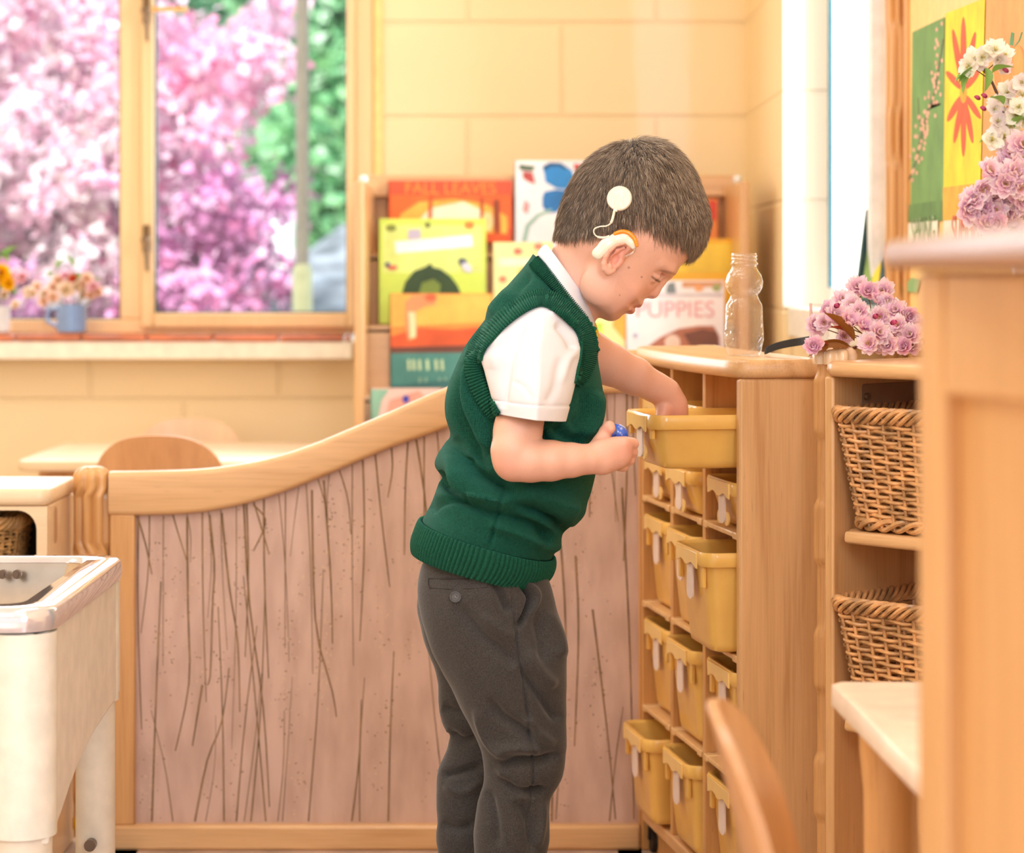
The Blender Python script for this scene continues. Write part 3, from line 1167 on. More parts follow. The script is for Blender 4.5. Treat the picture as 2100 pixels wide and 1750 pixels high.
# front plate with rounded opening made of four bars + corner fillets
fr_.box(xo1, -0.004, 0.004, 0.022, 0.0, zt)
fr_.box(-cwid + 0.01, xo0, 0.004, 0.022, 0.0, zt)
fr_.box(xo0, xo1, 0.004, 0.022, zo1, zt)
fr_.box(xo0, xo1, 0.004, 0.022, 0.0, zo0)
arc = [(xo1, zo1)] + [(xo1 - 0.03 + 0.03 * math.cos(a), zo1 - 0.03 + 0.03 * math.sin(a)) for a in np.linspace(PI / 2, 0, 8)]
fr_.prism(arc, 0.004, 0.022)
fr_.build('front_frame', W_PALE, lc, sharp=40)
sd = MB()
sd.box(-0.022, -0.004, 0.022, cdep, 0.0, zt)
sd.build('side_panel', W_PALE, lc, bevel=0.003)
hn = MB()
hz = fzz(1062)
hn.prism([(a, b) for a, b in rrect(0.026, 0.058, 0.012, 5)], 0, 0.0016, M=Matrix.Translation((-0.0045, 0.07, hz)) @ Matrix.Rotation(PI / 2, 4, 'Z').inverted())
hn.build('grip_recess', plain('recess wood', (190, 148, 108), 0.6), lc, bevel=0.0005)
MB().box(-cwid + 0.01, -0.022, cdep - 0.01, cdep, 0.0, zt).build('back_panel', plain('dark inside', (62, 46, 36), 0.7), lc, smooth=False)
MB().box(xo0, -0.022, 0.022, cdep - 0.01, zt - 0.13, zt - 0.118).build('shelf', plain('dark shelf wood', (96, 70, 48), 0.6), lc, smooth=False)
Mb = Matrix.Translation((CXL - 0.17, D(cs) + 0.115, zt - 0.1175))
wicker('wicker_basket', 'small dark wicker basket inside the low cabinet at the left edge', Mb, 0.22, 0.15, 0.094, 0.20, 0.13, 9, M_WICK2, None)

# ---------------- water table
M_CREAM = plain('cream plastic', (238, 230, 216), 0.32, coat=0.3, sss=0.1)
sF, sB = 1768.0, 1480.0
TZR = CH - (1236 - HY) / sF + 0.0
xf, yf = (104 - CX) / sF, D(sF)
xb_, yb_ = (195 - CX) / sB, D(sB)
wt = thing('water_play_table', 'cream water play table with clear-rimmed steel basin at the left edge', 'water table', (xf, yf, 0), 0)
WL = yb_ - yf
WW = 0.62


def RR(wi, le, r, z, sh=0.0):
    return [Vector((a - WW / 2, b + WL / 2 + 0.0, z)) for a, b in rrect(wi, le, r, 6)]


TZ = 0.540
rings = [RR(WW - 0.03, WL - 0.03, 0.04, TZ - 0.030), RR(WW, WL, 0.045, TZ - 0.028), RR(WW + 0.004, WL + 0.004, 0.047, TZ - 0.018), RR(WW, WL, 0.045, TZ - 0.004), RR(WW - 0.01, WL - 0.01, 0.042, TZ),
         RR(WW - 0.085, WL - 0.085, 0.03, TZ), RR(WW - 0.092, WL - 0.092, 0.03, TZ - 0.006)]
MB().rings(rings, cap=False).build('clear_rim', plain('clear glossy rim', (222, 212, 214), 0.08, metal=0.45, coat=1.0), wt, sharp=60)
rings = [RR(WW - 0.088, WL - 0.088, 0.03, TZ - 0.003), RR(WW - 0.096, WL - 0.096, 0.03, TZ - 0.02), RR(WW - 0.13, WL - 0.13, 0.03, TZ - 0.15), RR(WW - 0.16, WL - 0.16, 0.03, TZ - 0.16)]
MB().rings(rings, cap=False).build('basin', plain('brushed steel', (190, 174, 158), 0.25, metal=0.85), wt, sharp=60)
MB().box(-WW + 0.08, -0.08, 0.08, WL - 0.08, TZ - 0.162, TZ - 0.158).build('basin_floor', plain('brushed steel', (190, 174, 158), 0.25, metal=0.85), wt)
for px in (16, 45):
    M_ = MB()
    X_ = (px - CX) / 1495.0 - xf
    z_ = CH - (1172 - HY) / 1495.0
    M_.tube([(X_, WL - 0.062, z_), (X_, WL - 0.070, z_)], 0.0062, 14)
    M_.tube([(X_, WL - 0.070, z_), (X_, WL - 0.0725, z_)], 0.0030, 10)
    M_.build('rivet', plain('steel rivet', (120, 104, 92), 0.3, metal=0.9), wt)
# apron with arched cut-outs: right side panel and front panel
ap = MB()
za, zb2 = TZ - 0.030, TZ - 0.030 - 0.0
sidep = [(0.02, za), (WL - 0.012, za), (WL - 0.012, za - 0.165), (WL - 0.075, za - 0.165), (WL - 0.11, za - 0.185), (WL - 0.30, za - 0.205), (0.10, za - 0.215), (0.02, za - 0.25)]
sidep = [(0.02, za), (WL - 0.008, za), (WL - 0.008, za - 0.16), (WL - 0.06, za - 0.165)] + [(WL - 0.06 - (WL - 0.16) * t_, za - 0.165 - 0.02 * t_ + 0.0 + (-0.045) * t_ ** 3) for t_ in np.linspace(0.1, 1, 8)] + [(0.02, za - 0.25)]
vsM = Matrix(((0, 1, 0, 0), (1, 0, 0, 0), (0, 0, 1, 0), (0, 0, 0, 1)))
ap.prism(sidep, -0.022, -0.006, M=vsM)
ap.box(-WW + 0.02, -0.02, 0.006, 0.022, za - 0.13, za)
ap.box(-WW + 0.02, -0.02, WL - 0.022, WL - 0.006, za - 0.13, za)
ap.build('apron', M_CREAM, wt, bevel=0.004)
for (lx, ly, zl) in ((-0.042, 0.042, 0.24), (-WW + 0.042, 0.042, 0.24), (-0.036, WL - 0.036, 0.165), (-WW + 0.036, WL - 0.036, 0.165)):
    rad = 0.040 if ly < 0.1 else 0.031
    MB().lathe([(rad, za - zl + 0.012), (rad - 0.001, za - zl + 0.002), (rad + 0.0008, za - zl), (rad + 0.0015, za - 0.001)][::1], 36, c=(lx, ly, 0)).build('leg_socket', M_CREAM, wt)
    MB().lathe([(rad - 0.006, 0.0), (rad - 0.004, 0.004), (rad - 0.0042, za - zl + 0.02)], 36, c=(lx, ly, 0)).build('leg', plain('cream leg', (236, 224, 206), 0.4, coat=0.2), wt)
kn = MB()
kn.tube([(-0.036 + 0.0, WL - 0.068, 0.155), (-0.036, WL - 0.082, 0.155)], 0.008, 14)
kn.build('leg_bolt', plain('steel rivet', (120, 104, 92), 0.3, metal=0.9), wt)

# ---------------- table and chairs behind the divider
tb_s = 1000.0
tb = thing('classroom_table', 'low pale-topped wooden table behind the divider, under the window', 'table', ((330 - CX) / tb_s, D(tb_s), 0))
tz = CH - (946 - HY) / tb_s
x0, x1 = (32 - 330) / tb_s, (620 - 330) / tb_s
dpt = 0.55
ol = [(x0, dpt), (x0, 0.03), (x0 + 0.03, 0.0), (x1 - 0.03, 0.0), (x1, 0.03), (x1, dpt)]
slab(ol, tz - 0.022, tz, 0.004).build('table_top', W_PALE, tb, sharp=50)
MB().box(x0 + 0.05, x1 - 0.05, 0.04, 0.06, tz - 0.09, tz - 0.022).build('apron', W_MID, tb, bevel=0.002)
for lx in (x0 + 0.06, x1 - 0.06):
    for ly in (0.06, dpt - 0.06):
        MB().lathe([(0.018, 0), (0.024, tz - 0.023)], 20, c=(lx, ly, 0)).build('leg', W_MID, tb)


def chair(label, x, y, rot, top_z, w, seat_z, wood_m, curve=0.03, lean=0.10, hh=0.2, edge=None, group=None):
    t = thing('child_chair', label, 'chair', (x, y, 0), rot, group)
    # back: curved ply, elliptical top; local +y is behind the sitter
    nu, nv, thk = 28, 14, 0.010
    rings = []
    poly = []
    for i in range(nu + 1):
        u = -1 + 2 * i / nu
        topz = top_z - hh * 0.62 * (1 - (max(0.0, 1 - abs(u) ** 2.6)) ** (1 / 2.6))
        botz = top_z - hh
        ring = []
        for j in range(nv + 1):
            v = j / nv
            z = botz + (max(topz, botz + 0.002) - botz) * v
            yy = -curve * (u * u) + lean * (z - seat_z)
            ring.append(Vector((u * w / 2, yy, z)))
        ring2 = [Vector((p.x, p.y - thk, p.z)) for p in reversed(ring)]
        rings.append(ring + ring2)
    MB().rings(rings, cap=True).build('backrest', wood_m, t, bevel=0.0025, sharp=45)
    sd_ = 0.30
    ol_ = [(a, b - sd_ / 2 - 0.02) for a, b in rrect(w * 1.0, sd_, 0.05, 6)]
    slab(ol_, seat_z - 0.012, seat_z, 0.005).build('seat', wood_m, t, sharp=50)
    for sx in (-1, 1):
        MB().tube([(sx * w * 0.36, lean * (top_z - hh * 0.5 - seat_z) - 0.0 - curve * 0.5 + 0.011, top_z - hh * 0.55), (sx * w * 0.38, -0.0, seat_z), (sx * w * 0.42, 0.04, 0.0)], [0.011, 0.013, 0.011], 12).build('leg', wood_m, t)
        MB().tube([(sx * w * 0.38, -sd_ + 0.03, seat_z - 0.013), (sx * w * 0.42, -sd_ + 0.0, 0.0)], [0.013, 0.011], 12).build('leg', wood_m, t)
    return t


W_CH = wood('chair beech', (216, 160, 110), (196, 138, 88), axis=2, contrast=0.6)
W_CHP = wood('pale chair beech', (238, 208, 176), (226, 190, 154), axis=2, contrast=0.4)
s_ = 1110.0
chair('brown beech child chair with rounded back, tucked at the near side of the pale table', (325 - CX) / s_, D(s_), PI, CH - (891 - HY) / s_, 280 / s_, 0.34, W_CH, 0.04, 0.12, 0.20)
s_ = 880.0
chair('paler rounded chair back on the far side of the pale table by the wall', (390 - CX) / s_, D(s_), 0, CH - (858 - HY) / s_, 222 / s_, 0.36, W_CHP, 0.03, 0.08, 0.17)
# ================================================================ the child
def surface_nets(f, org, h):
    """f: scalar grid, negative inside -> verts, quads"""
    s = f < 0
    nx, ny, nz = f.shape
    acc = np.zeros((nx - 1, ny - 1, nz - 1, 3), np.float32)
    cnt = np.zeros((nx - 1, ny - 1, nz - 1), np.float32)
    for ax in range(3):
        sl0 = [slice(None)] * 3
        sl1 = [slice(None)] * 3
        sl0[ax] = slice(0, -1)
        sl1[ax] = slice(1, None)
        f0, f1 = f[tuple(sl0)], f[tuple(sl1)]
        cr = (f0 < 0) != (f1 < 0)
        idx = np.argwhere(cr)
        if len(idx) == 0: continue
        a, b = f0[cr], f1[cr]
        t = a / (a - b)
        pos = idx.astype(np.float32)
        pos[:, ax] += t
        o = [i for i in range(3) if i != ax]
        for da in (0, -1):
            for db in (0, -1):
                c = idx.copy()
                c[:, o[0]] += da
                c[:, o[1]] += db
                ok = np.all(c >= 0, axis=1) & (c[:, 0] < nx - 1) & (c[:, 1] < ny - 1) & (c[:, 2] < nz - 1)
                cc = c[ok]
                np.add.at(acc, (cc[:, 0], cc[:, 1], cc[:, 2]), pos[ok])
                np.add.at(cnt, (cc[:, 0], cc[:, 1], cc[:, 2]), 1)
    m = cnt > 0
    ids = -np.ones(cnt.shape, np.int64)
    ids[m] = np.arange(m.sum())
    V = acc[m] / cnt[m][:, None] * h + np.array(org)
    quads = []
    for ax in range(3):
        sl0 = [slice(None)] * 3
        sl1 = [slice(None)] * 3
        sl0[ax] = slice(0, -1)
        sl1[ax] = slice(1, None)
        a, b = s[tuple(sl0)], s[tuple(sl1)]
        idx = np.argwhere(a != b)
        inside = a[a != b]
        o = [(ax + 1) % 3, (ax + 2) % 3]
        c = []
        okk = np.ones(len(idx), bool)
        for da, db in ((0, 0), (-1, 0), (-1, -1), (0, -1)):
            q = idx.copy()
            q[:, o[0]] += da
            q[:, o[1]] += db
            okk &= np.all(q >= 0, axis=1) & (q[:, 0] < nx - 1) & (q[:, 1] < ny - 1) & (q[:, 2] < nz - 1)
            c.append(q)
        qd = np.stack([ids[np.clip(q[:, 0], 0, nx - 2), np.clip(q[:, 1], 0, ny - 2), np.clip(q[:, 2], 0, nz - 2)] for q in c], 1)
        qd = qd[okk]
        ins = inside[okk]
        qd[~ins] = qd[~ins][:, ::-1]
        quads.append(qd)
    return V, np.concatenate(quads)


def relax(V, Q, it=1, lam=0.5):
    n = len(V)
    e = np.concatenate([Q[:, [0, 1]], Q[:, [1, 2]], Q[:, [2, 3]], Q[:, [3, 0]]])
    e = np.unique(np.sort(e, 1), axis=0)
    for _ in range(it):
        s = np.zeros_like(V)
        c = np.bincount(e[:, 0], minlength=n) + np.bincount(e[:, 1], minlength=n)
        for k in range(3):
            s[:, k] = np.bincount(e[:, 0], V[e[:, 1], k], n) + np.bincount(e[:, 1], V[e[:, 0], k], n)
        V = V + lam * (s / c[:, None] - V)
    return V


def vnormals(V, Q):
    a, b, c, d = V[Q[:, 0]], V[Q[:, 1]], V[Q[:, 2]], V[Q[:, 3]]
    n = np.cross(c - a, d - b)
    N_ = np.zeros_like(V)
    for k in range(4):
        for j in range(3):
            N_[:, j] += np.bincount(Q[:, k], n[:, j], len(V))
    N_ /= np.linalg.norm(N_, axis=1)[:, None] + 1e-12
    return N_


def smin(a, b, k):
    h = np.clip(0.5 + 0.5 * (b - a) / k, 0, 1)
    return b + (a - b) * h - k * h * (1 - h)


def smax(a, b, k):
    return -smin(-a, -b, k)


class Field:
    def __init__(self, lo, hi, h):
        self.lo = np.array(lo, float)
        self.h = h
        n = np.ceil((np.array(hi) - self.lo) / h).astype(int) + 1
        self.f = np.full(n, 0.05, np.float32)
        self.n = n

    def region(self, lo, hi, pad):
        a = np.clip(np.floor((np.array(lo) - pad - self.lo) / self.h).astype(int), 0, self.n)
        b = np.clip(np.ceil((np.array(hi) + pad - self.lo) / self.h).astype(int) + 1, 0, self.n)
        sl = tuple(slice(int(x), int(y)) for x, y in zip(a, b))
        g = [self.lo[i] + self.h * np.arange(a[i], b[i]) for i in range(3)]
        X = g[0][:, None, None].astype(np.float32)
        Y = g[1][None, :, None].astype(np.float32)
        Z = g[2][None, None, :].astype(np.float32)
        return sl, X, Y, Z

    def put(self, sl, d, k, op):
        cur = self.f[sl]
        if cur.size == 0: return
        if op == 'add':
            self.f[sl] = smin(cur, d, k)
        else:
            self.f[sl] = smax(cur, -d, k)

    def cone(self, a, b, ra, rb, k=0.006, op='add', flat=None):
        """rounded cone a->b; flat=(axis vector, factor) squashes the section along axis"""
        a, b = np.array(a, float), np.array(b, float)
        r = max(ra, rb) * (1 if flat is None else max(1, 1))
        sl, X, Y, Z = self.region(np.minimum(a, b) - r, np.maximum(a, b) + r, k + 0.012)
        ab = b - a
        L2 = max(ab @ ab, 1e-12)
        px, py, pz = X - a[0], Y - a[1], Z - a[2]
        t = np.clip((px * ab[0] + py * ab[1] + pz * ab[2]) / L2, 0, 1)
        dx, dy, dz = px - t * ab[0], py - t * ab[1], pz - t * ab[2]
        if flat is not None:
            ax, fac = np.array(flat[0], float), flat[1]
            ax /= np.linalg.norm(ax)
            q = dx * ax[0] + dy * ax[1] + dz * ax[2]
            g = (1 / fac - 1) * q
            dx, dy, dz = dx + g * ax[0], dy + g * ax[1], dz + g * ax[2]
        d = np.sqrt(dx * dx + dy * dy + dz * dz) - (ra + (rb - ra) * t)
        if flat is not None:
            d = d * min(1, flat[1])
        self.put(sl, d, k, op)

    def chain(self, pts, k=0.006, op='add', flat=None):
        for (p, r), (q, s) in zip(pts[:-1], pts[1:]):
            self.cone(p, q, r, s, k, op, flat)

    def ell(self, c, r, R=None, k=0.006, op='add'):
        c = np.array(c, float)
        r = np.array(r, float)
        m = max(r)
        sl, X, Y, Z = self.region(c - m, c + m, k + 0.01)
        x, y, z = X - c[0], Y - c[1], Z - c[2]
        if R is not None:
            R = np.array(R)[:3, :3].T
            x, y, z = (R[0, 0] * x + R[0, 1] * y + R[0, 2] * z, R[1, 0] * x + R[1, 1] * y + R[1, 2] * z, R[2, 0] * x + R[2, 1] * y + R[2, 2] * z)
        k0 = np.sqrt((x / r[0]) ** 2 + (y / r[1]) ** 2 + (z / r[2]) ** 2)
        k1 = np.sqrt((x / r[0] ** 2) ** 2 + (y / r[1] ** 2) ** 2 + (z / r[2] ** 2) ** 2) + 1e-9
        d = k0 * (k0 - 1) / k1
        self.put(sl, d, k, op)

    def mesh(self):
        return surface_nets(self.f, self.lo, self.h)


def poly_sdf(poly, X, Z):
    """signed distance of 2D polygon on a grid X (n,1), Z (1,m)"""
    X, Z = np.broadcast_arrays(X, Z)
    d = np.full(X.shape, 1e9)
    s = np.ones(X.shape)
    n = len(poly)
    for i in range(n):
        ax, az = poly[i]
        bx, bz = poly[i - 1]
        ex, ez = bx - ax, bz - az
        wx, wz = X - ax, Z - az
        t = np.clip((wx * ex + wz * ez) / (ex * ex + ez * ez), 0, 1)
        d = np.minimum(d, (wx - ex * t) ** 2 + (wz - ez * t) ** 2)
        c1 = Z >= az
        c2 = Z < bz
        c3 = ex * wz > ez * wx
        fl = (c1 & c2 & c3) | (~c1 & ~c2 & ~c3)
        s = np.where(fl, -s, s)
    return s * np.sqrt(d)


def smooth_closed(pts, n):
    m = len(pts)
    pts = [np.array(p, float) for p in pts]
    out = []
    for i in range(n):
        u = i * m / n
        k = int(u)
        t = u - k
        p0, p1, p2, p3 = pts[(k - 1) % m], pts[k % m], pts[(k + 1) % m], pts[(k + 2) % m]
        out.append(0.5 * ((2 * p1) + (-p0 + p2) * t + (2 * p0 - 5 * p1 + 4 * p2 - p3) * t * t + (-p0 + 3 * p1 - 3 * p2 + p3) * t ** 3))
    return out


Y0 = 3.20                      # the child's mid plane
boy = thing('person', 'person in green knitted vest, white shirt and grey trousers, bending over the yellow tray', 'person', (P(1040, 0, Y0).x, Y0, 0))


def Q0(px, py, dy=0.0):
    return np.array(P(px, py, Y0 + dy))


def inflate(fl, poly_px, Hf, R, k=0.004, smooth_pts=160, expo=2.0, ymul=1.0):
    """solid whose mid-plane outline is the polygon and which rounds away sideways"""
    pp = smooth_closed(poly_px, smooth_pts)
    poly = [(float(q[0]), float(q[2])) for q in (Q0(p[0], p[1]) for p in pp)]
    xs = [p[0] for p in poly]
    zs = [p[1] for p in poly]
    H = Hf
    sl, X, Y, Z = fl.region((min(xs), Y0 - H, min(zs)), (max(xs), Y0 + H, max(zs)), 0.02)
    d2 = poly_sdf(poly, X[:, 0, :], Z[0, 0, :][None, :])[:, None, :].astype(np.float32)
    y = np.abs(Y - Y0) / H
    yc = np.clip(y, 0, 0.9995)
    g = R * (1 - (1 - yc ** expo) ** (1 / expo))
    g = g + np.maximum(y - 0.9995, 0) * H * 3
    fl.put(sl, (d2 + g).astype(np.float32), k, 'add')


# ---------------- skin: head, neck, both arms, both hands in one surface
BH = 0.0015
lo = (P(995, 0, 3.0).x, 2.96, P(0, 1010, 3.0).z)
hi = (P(1475, 0, 3.45).x, 3.44, P(0, 270, 3.3).z)
B = Field(lo, hi, BH)

HEADP = [(1143, 500), (1150, 455), (1164, 410), (1190, 366), (1222, 334), (1260, 313), (1300, 300), (1345, 303), (1380, 323), (1406, 350), (1423, 383), (1437, 418), (1443, 452), (1440, 484),
         (1430, 510), (1417, 526), (1401, 541), (1386, 556), (1376, 566), (1363, 572), (1352, 582), (1344, 592), (1336, 601), (1327, 609), (1321, 615), (1318.5, 622), (1315.5, 627), (1309, 630), (1302, 629.5), (1299, 632), (1300.5, 636), (1297, 641), (1290, 643), (1282, 643.5),
         (1275, 648), (1269, 654), (1258, 658.5), (1246, 658), (1233, 652), (1219, 639), (1205, 620), (1190, 590), (1165, 545)]
inflate(B, HEADP, 0.0745, 0.086, smooth_pts=300)
# cheeks, jaw and brow fullness on both sides
for sg in (-1, 1):
    B.ell(Q0(1287, 590, sg * 0.042), (0.017, 0.013, 0.017), k=0.014)
    B.ell(Q0(1250, 612, sg * 0.038), (0.022, 0.015, 0.018), k=0.014)
    B.ell(Q0(1228, 585, sg * 0.052), (0.024, 0.013, 0.026), k=0.014)
    # orbit: hollow beneath the brow, then the closed-down lid
    B.ell(Q0(1349, 566, sg * 0.030), (0.0145, 0.013, 0.0085), Matrix.Rotation(math.radians(-38), 3, 'Y'), k=0.008, op='sub')
    B.ell(Q0(1338.5, 564, sg * 0.0295), (0.0104, 0.0112, 0.0100), k=0.007)
    # brow ridge
    B.chain([(Q0(1379, 556, sg * 0.010), 0.0045), (Q0(1371, 549, sg * 0.028), 0.0055), (Q0(1355, 540, sg * 0.044), 0.0045)], k=0.010)
# lash crease: fine groove between upper lid and cheek
for sg in (-1, 1):
    B.chain([(Q0(1352.5, 577, sg * 0.026), 0.0011), (Q0(1345, 574, sg * 0.0375), 0.0012), (Q0(1337, 567, sg * 0.0435), 0.0010)], k=0.0012, op='sub')
    B.chain([(Q0(1357, 566, sg * 0.024), 0.0008), (Q0(1349, 562, sg * 0.0375), 0.0010), (Q0(1340, 558, sg * 0.043), 0.0008)], k=0.0015, op='sub')
# nose
B.chain([(Q0(1370, 566), 0.0050), (Q0(1353, 580), 0.0052), (Q0(1341, 597), 0.0066), (Q0(1337.5, 601), 0.0072)], k=0.007)
for sg in (-1, 1):
    B.ell(Q0(1330, 600.5, sg * 0.0085), (0.0058, 0.0052, 0.0050), k=0.004)
    B.ell(Q0(1334, 609, sg * 0.0055), (0.0028, 0.0026, 0.0028), k=0.0015, op='sub')
# lips parting runs back round the mouth
for sg in (-1, 1):
    B.chain([(Q0(1303, 630.5, 0), 0.0012), (Q0(1299, 628.5, sg * 0.010), 0.0012), (Q0(1290, 624.5, sg * 0.0185), 0.0009)], k=0.0012, op='sub')
    B.chain([(Q0(1309, 625, sg * 0.003), 0.0035), (Q0(1303, 622, sg * 0.012), 0.0025)], k=0.004)
    B.chain([(Q0(1294, 636, sg * 0.002), 0.0045), (Q0(1289, 632, sg * 0.011), 0.0030)], k=0.004)
# ears
EYR = -0.0765
for sg in (1, -1):
    def E(px, py, d=0.0):
        # d: further out from the head
        return np.array(P(px, py, Y0)) + np.array([0, sg * (0.0765 + d), 0]) if sg > 0 else Q0(px, py, -0.0765 - d)
    B.chain([(E(1283, 512, -0.004), 0.006), (E(1262, 530, -0.003), 0.0085), (E(1250, 548, -0.002), 0.006)], k=0.006, flat=((0, 1, 0), 0.55))
    rim = [(E(1283, 519, 0.001), 0.0026), (E(1291, 509, 0.004), 0.0030), (E(1290, 501, 0.006), 0.0032), (E(1280, 499, 0.007), 0.0033), (E(1266, 503, 0.009), 0.0033), (E(1252, 513, 0.010), 0.0033), (E(1242, 526, 0.010), 0.0032), (E(1238.5, 540, 0.009), 0.0034), (E(1240.5, 551, 0.007), 0.0042), (E(1247, 558, 0.004), 0.0048), (E(1256, 555, 0.001), 0.0045)]
    B.chain(rim, k=0.0025)
    B.chain([(E(1252, 545, 0.005), 0.0040), (E(1256, 528, 0.005), 0.0026), (E(1266, 514, 0.004), 0.0024), (E(1279, 508, 0.002), 0.0022)], k=0.0025)
    B.ell(E(1263, 533, 0.006), (0.0062, 0.0075, 0.0085), Matrix.Rotation(math.radians(35), 3, 'Y'), k=0.002, op='sub')
    B.chain([(E(1254, 521, 0.010), 0.0016), (E(1266, 509, 0.010), 0.0020), (E(1283, 504.5, 0.008), 0.0020)], k=0.0015, op='sub')
    B.chain([(E(1271, 537, -0.001), 0.0035), (E(1266, 545, 0.000), 0.0030)], k=0.0035)
# neck and upper chest
B.cone(Q0(1160, 620), Q0(1194, 532), 0.043, 0.0395, k=0.012)
B.cone(Q0(1194, 532), Q0(1240, 488), 0.0395, 0.037, k=0.006)
B.ell(Q0(1120, 690), (0.06, 0.085, 0.05), k=0.02)


def A(px, py, Y):
    return np.array(P(px, py, Y))


# near (right) arm
B.chain([(A(1100, 700, 3.110), 0.028), (A(1078, 800, 3.092), 0.027), (A(1067, 858, 3.078), 0.0292), (A(1062, 885, 3.068), 0.0300), (A(1052, 925, 3.055), 0.0268), (A(1054, 945, 3.055), 0.0255)], k=0.006)
B.chain([(A(1054, 944, 3.055), 0.0255), (A(1088, 945, 3.055), 0.0262), (A(1130, 945, 3.058), 0.0248), (A(1172, 944, 3.062), 0.0210), (A(1208, 942, 3.066), 0.0178)], k=0.006)
# near hand: back of the hand to the camera, fingers curled round, thumb on top
B.chain([(A(1208, 942, 3.068), 0.0178), (A(1235, 938, 3.072), 0.0195), (A(1262, 930, 3.078), 0.0200)], k=0.006, flat=((0, 1, 0), 0.82))
B.cone(A(1232, 925, 3.070), A(1283, 912, 3.078), 0.0130, 0.0095, k=0.007)
B.cone(A(1235, 948, 3.074), A(1276, 936, 3.082), 0.0140, 0.0110, k=0.007)
fingers = [
    # knuckle, middle joint, tip (curling away from the camera)
    [(A(1279, 910, 3.074), 0.0092), (A(1297, 911, 3.088), 0.0080), (A(1293, 909, 3.108), 0.0072), (A(1277, 905, 3.112), 0.0064)],
    [(A(1276, 925, 3.076), 0.0095), (A(1295, 927, 3.092), 0.0083), (A(1288, 925, 3.112), 0.0074), (A(1268, 920, 3.114), 0.0066)],
    [(A(1272, 940, 3.080), 0.0090), (A(1290, 943, 3.094), 0.0078), (A(1281, 942, 3.112), 0.0070), (A(1264, 937, 3.114), 0.0062)],
    [(A(1264, 952, 3.082), 0.0082), (A(1278, 957, 3.094), 0.0069), (A(1270, 957, 3.108), 0.0060), (A(1256, 952, 3.110), 0.0055)],
]
for fg in fingers:
    B.chain(fg, k=0.0014)
# thumb: leaves the near edge of the wrist upward and lies over the blue stone
B.chain([(A(1222, 922, 3.084), 0.0120), (A(1234, 905, 3.092), 0.0098), (A(1243, 886, 3.096), 0.0082), (A(1249, 876, 3.092), 0.0068), (A(1253, 880, 3.088), 0.0055)], k=0.005)
# far (left) arm, reaching into the tray
B.chain([(A(1150, 680, 3.30), 0.034), (A(1215, 728, 3.335), 0.0300), (A(1250, 747, 3.345), 0.0285), (A(1300, 771, 3.36), 0.0258), (A(1345, 795, 3.375), 0.0205), (A(1366, 806, 3.38), 0.0185)], k=0.006)
B.chain([(A(1366, 806, 3.38), 0.0185), (A(1377, 832, 3.385), 0.0205), (A(1383, 860, 3.39), 0.0200)], k=0.008, flat=((0, 1, 0), 0.85))
for j, (dx, dy_) in enumerate(((-26, -0.006), (-9, 0.008), (8, 0.014), (24, 0.010))):
    B.chain([(A(1384 + dx * 0.75, 862, 3.385 + dy_), 0.0090), (A(1388 + dx, 884, 3.385 + dy_), 0.0078), (A(1392 + dx, 904, 3.380 + dy_), 0.0068)], k=0.0028)
B.chain([(A(1362, 838, 3.372), 0.0105), (A(1357, 862, 3.366), 0.0085), (A(1362, 886, 3.364), 0.0070)], k=0.004)

BV, BQ = B.mesh()
del B
BV = relax(BV, BQ, 2, 0.4)
BN = vnormals(BV, BQ)


def to_px(V):
    return CX + V[:, 0] * F / V[:, 1], HY + (CH - V[:, 2]) * F / V[:, 1]


def blob(px, py, x, y, r, r2=None, ang=0.0):
    dx, dy = px - x, py - y
    c, s = math.cos(ang), math.sin(ang)
    u, v = dx * c + dy * s, -dx * s + dy * c
    return np.exp(-((u / r) ** 2 + (v / (r2 or r)) ** 2))


bx, by = to_px(BV)
skin = np.array(lin((230, 180, 160)))
red = np.array(lin((222, 132, 116)))
lip = np.array(lin((190, 92, 88)))
dark = np.array(lin((120, 74, 52)))
col = np.tile(skin, (len(BV), 1))
near = BV[:, 1] < Y0


def mixc(col, c, w):
    return col * (1 - w[:, None]) + c * w[:, None]


isy = np.abs(BV[:, 1] - Y0)
head_m = (by < 670)
col = mixc(col, red, 0.20 * blob(bx, by, 1300, 605, 34) * head_m)
col = mixc(col, red, 0.22 * blob(bx, by, 1338, 600, 12))
col = mixc(col, red, 0.55 * blob(bx, by, 1266, 527, 34, 26) * np.clip((isy - 0.070) / 0.008, 0, 1))
col = mixc(col, lip, 0.75 * np.clip(1.6 * blob(bx, by, 1290, 636, 10.5, 4.6, math.radians(28)), 0, 1) * (isy < 0.022))
col = mixc(col, lip, 0.55 * np.clip(1.4 * blob(bx, by, 1308, 628, 10, 2.6, math.radians(-10)), 0, 1) * (isy < 0.02))
# eyebrow hairs, lashes, moles
brow = np.clip(1.5 * blob(bx, by, 1371, 559, 17, 3.0, math.radians(14)), 0, 1) * (isy < 0.045) * (isy > 0.006)
col = mixc(col, dark, 0.55 * brow)
for (p, q) in (((1353, 578), (1346, 575)), ((1346, 575), (1337, 568))):
    for t in np.linspace(0, 1, 6):
        col = mixc(col, np.array(lin((60, 36, 26))), 0.62 * blob(bx, by, p[0] + (q[0] - p[0]) * t, p[1] + (q[1] - p[1]) * t, 2.0) * (isy > 0.012))
for (x, y, r) in ((1289.5, 549, 1.9), (1316, 568.5, 1.6), (1271, 605.5, 1.2)):
    col = mixc(col, np.array(lin((92, 48, 34))), 0.85 * blob(bx, by, x, y, r) * near)
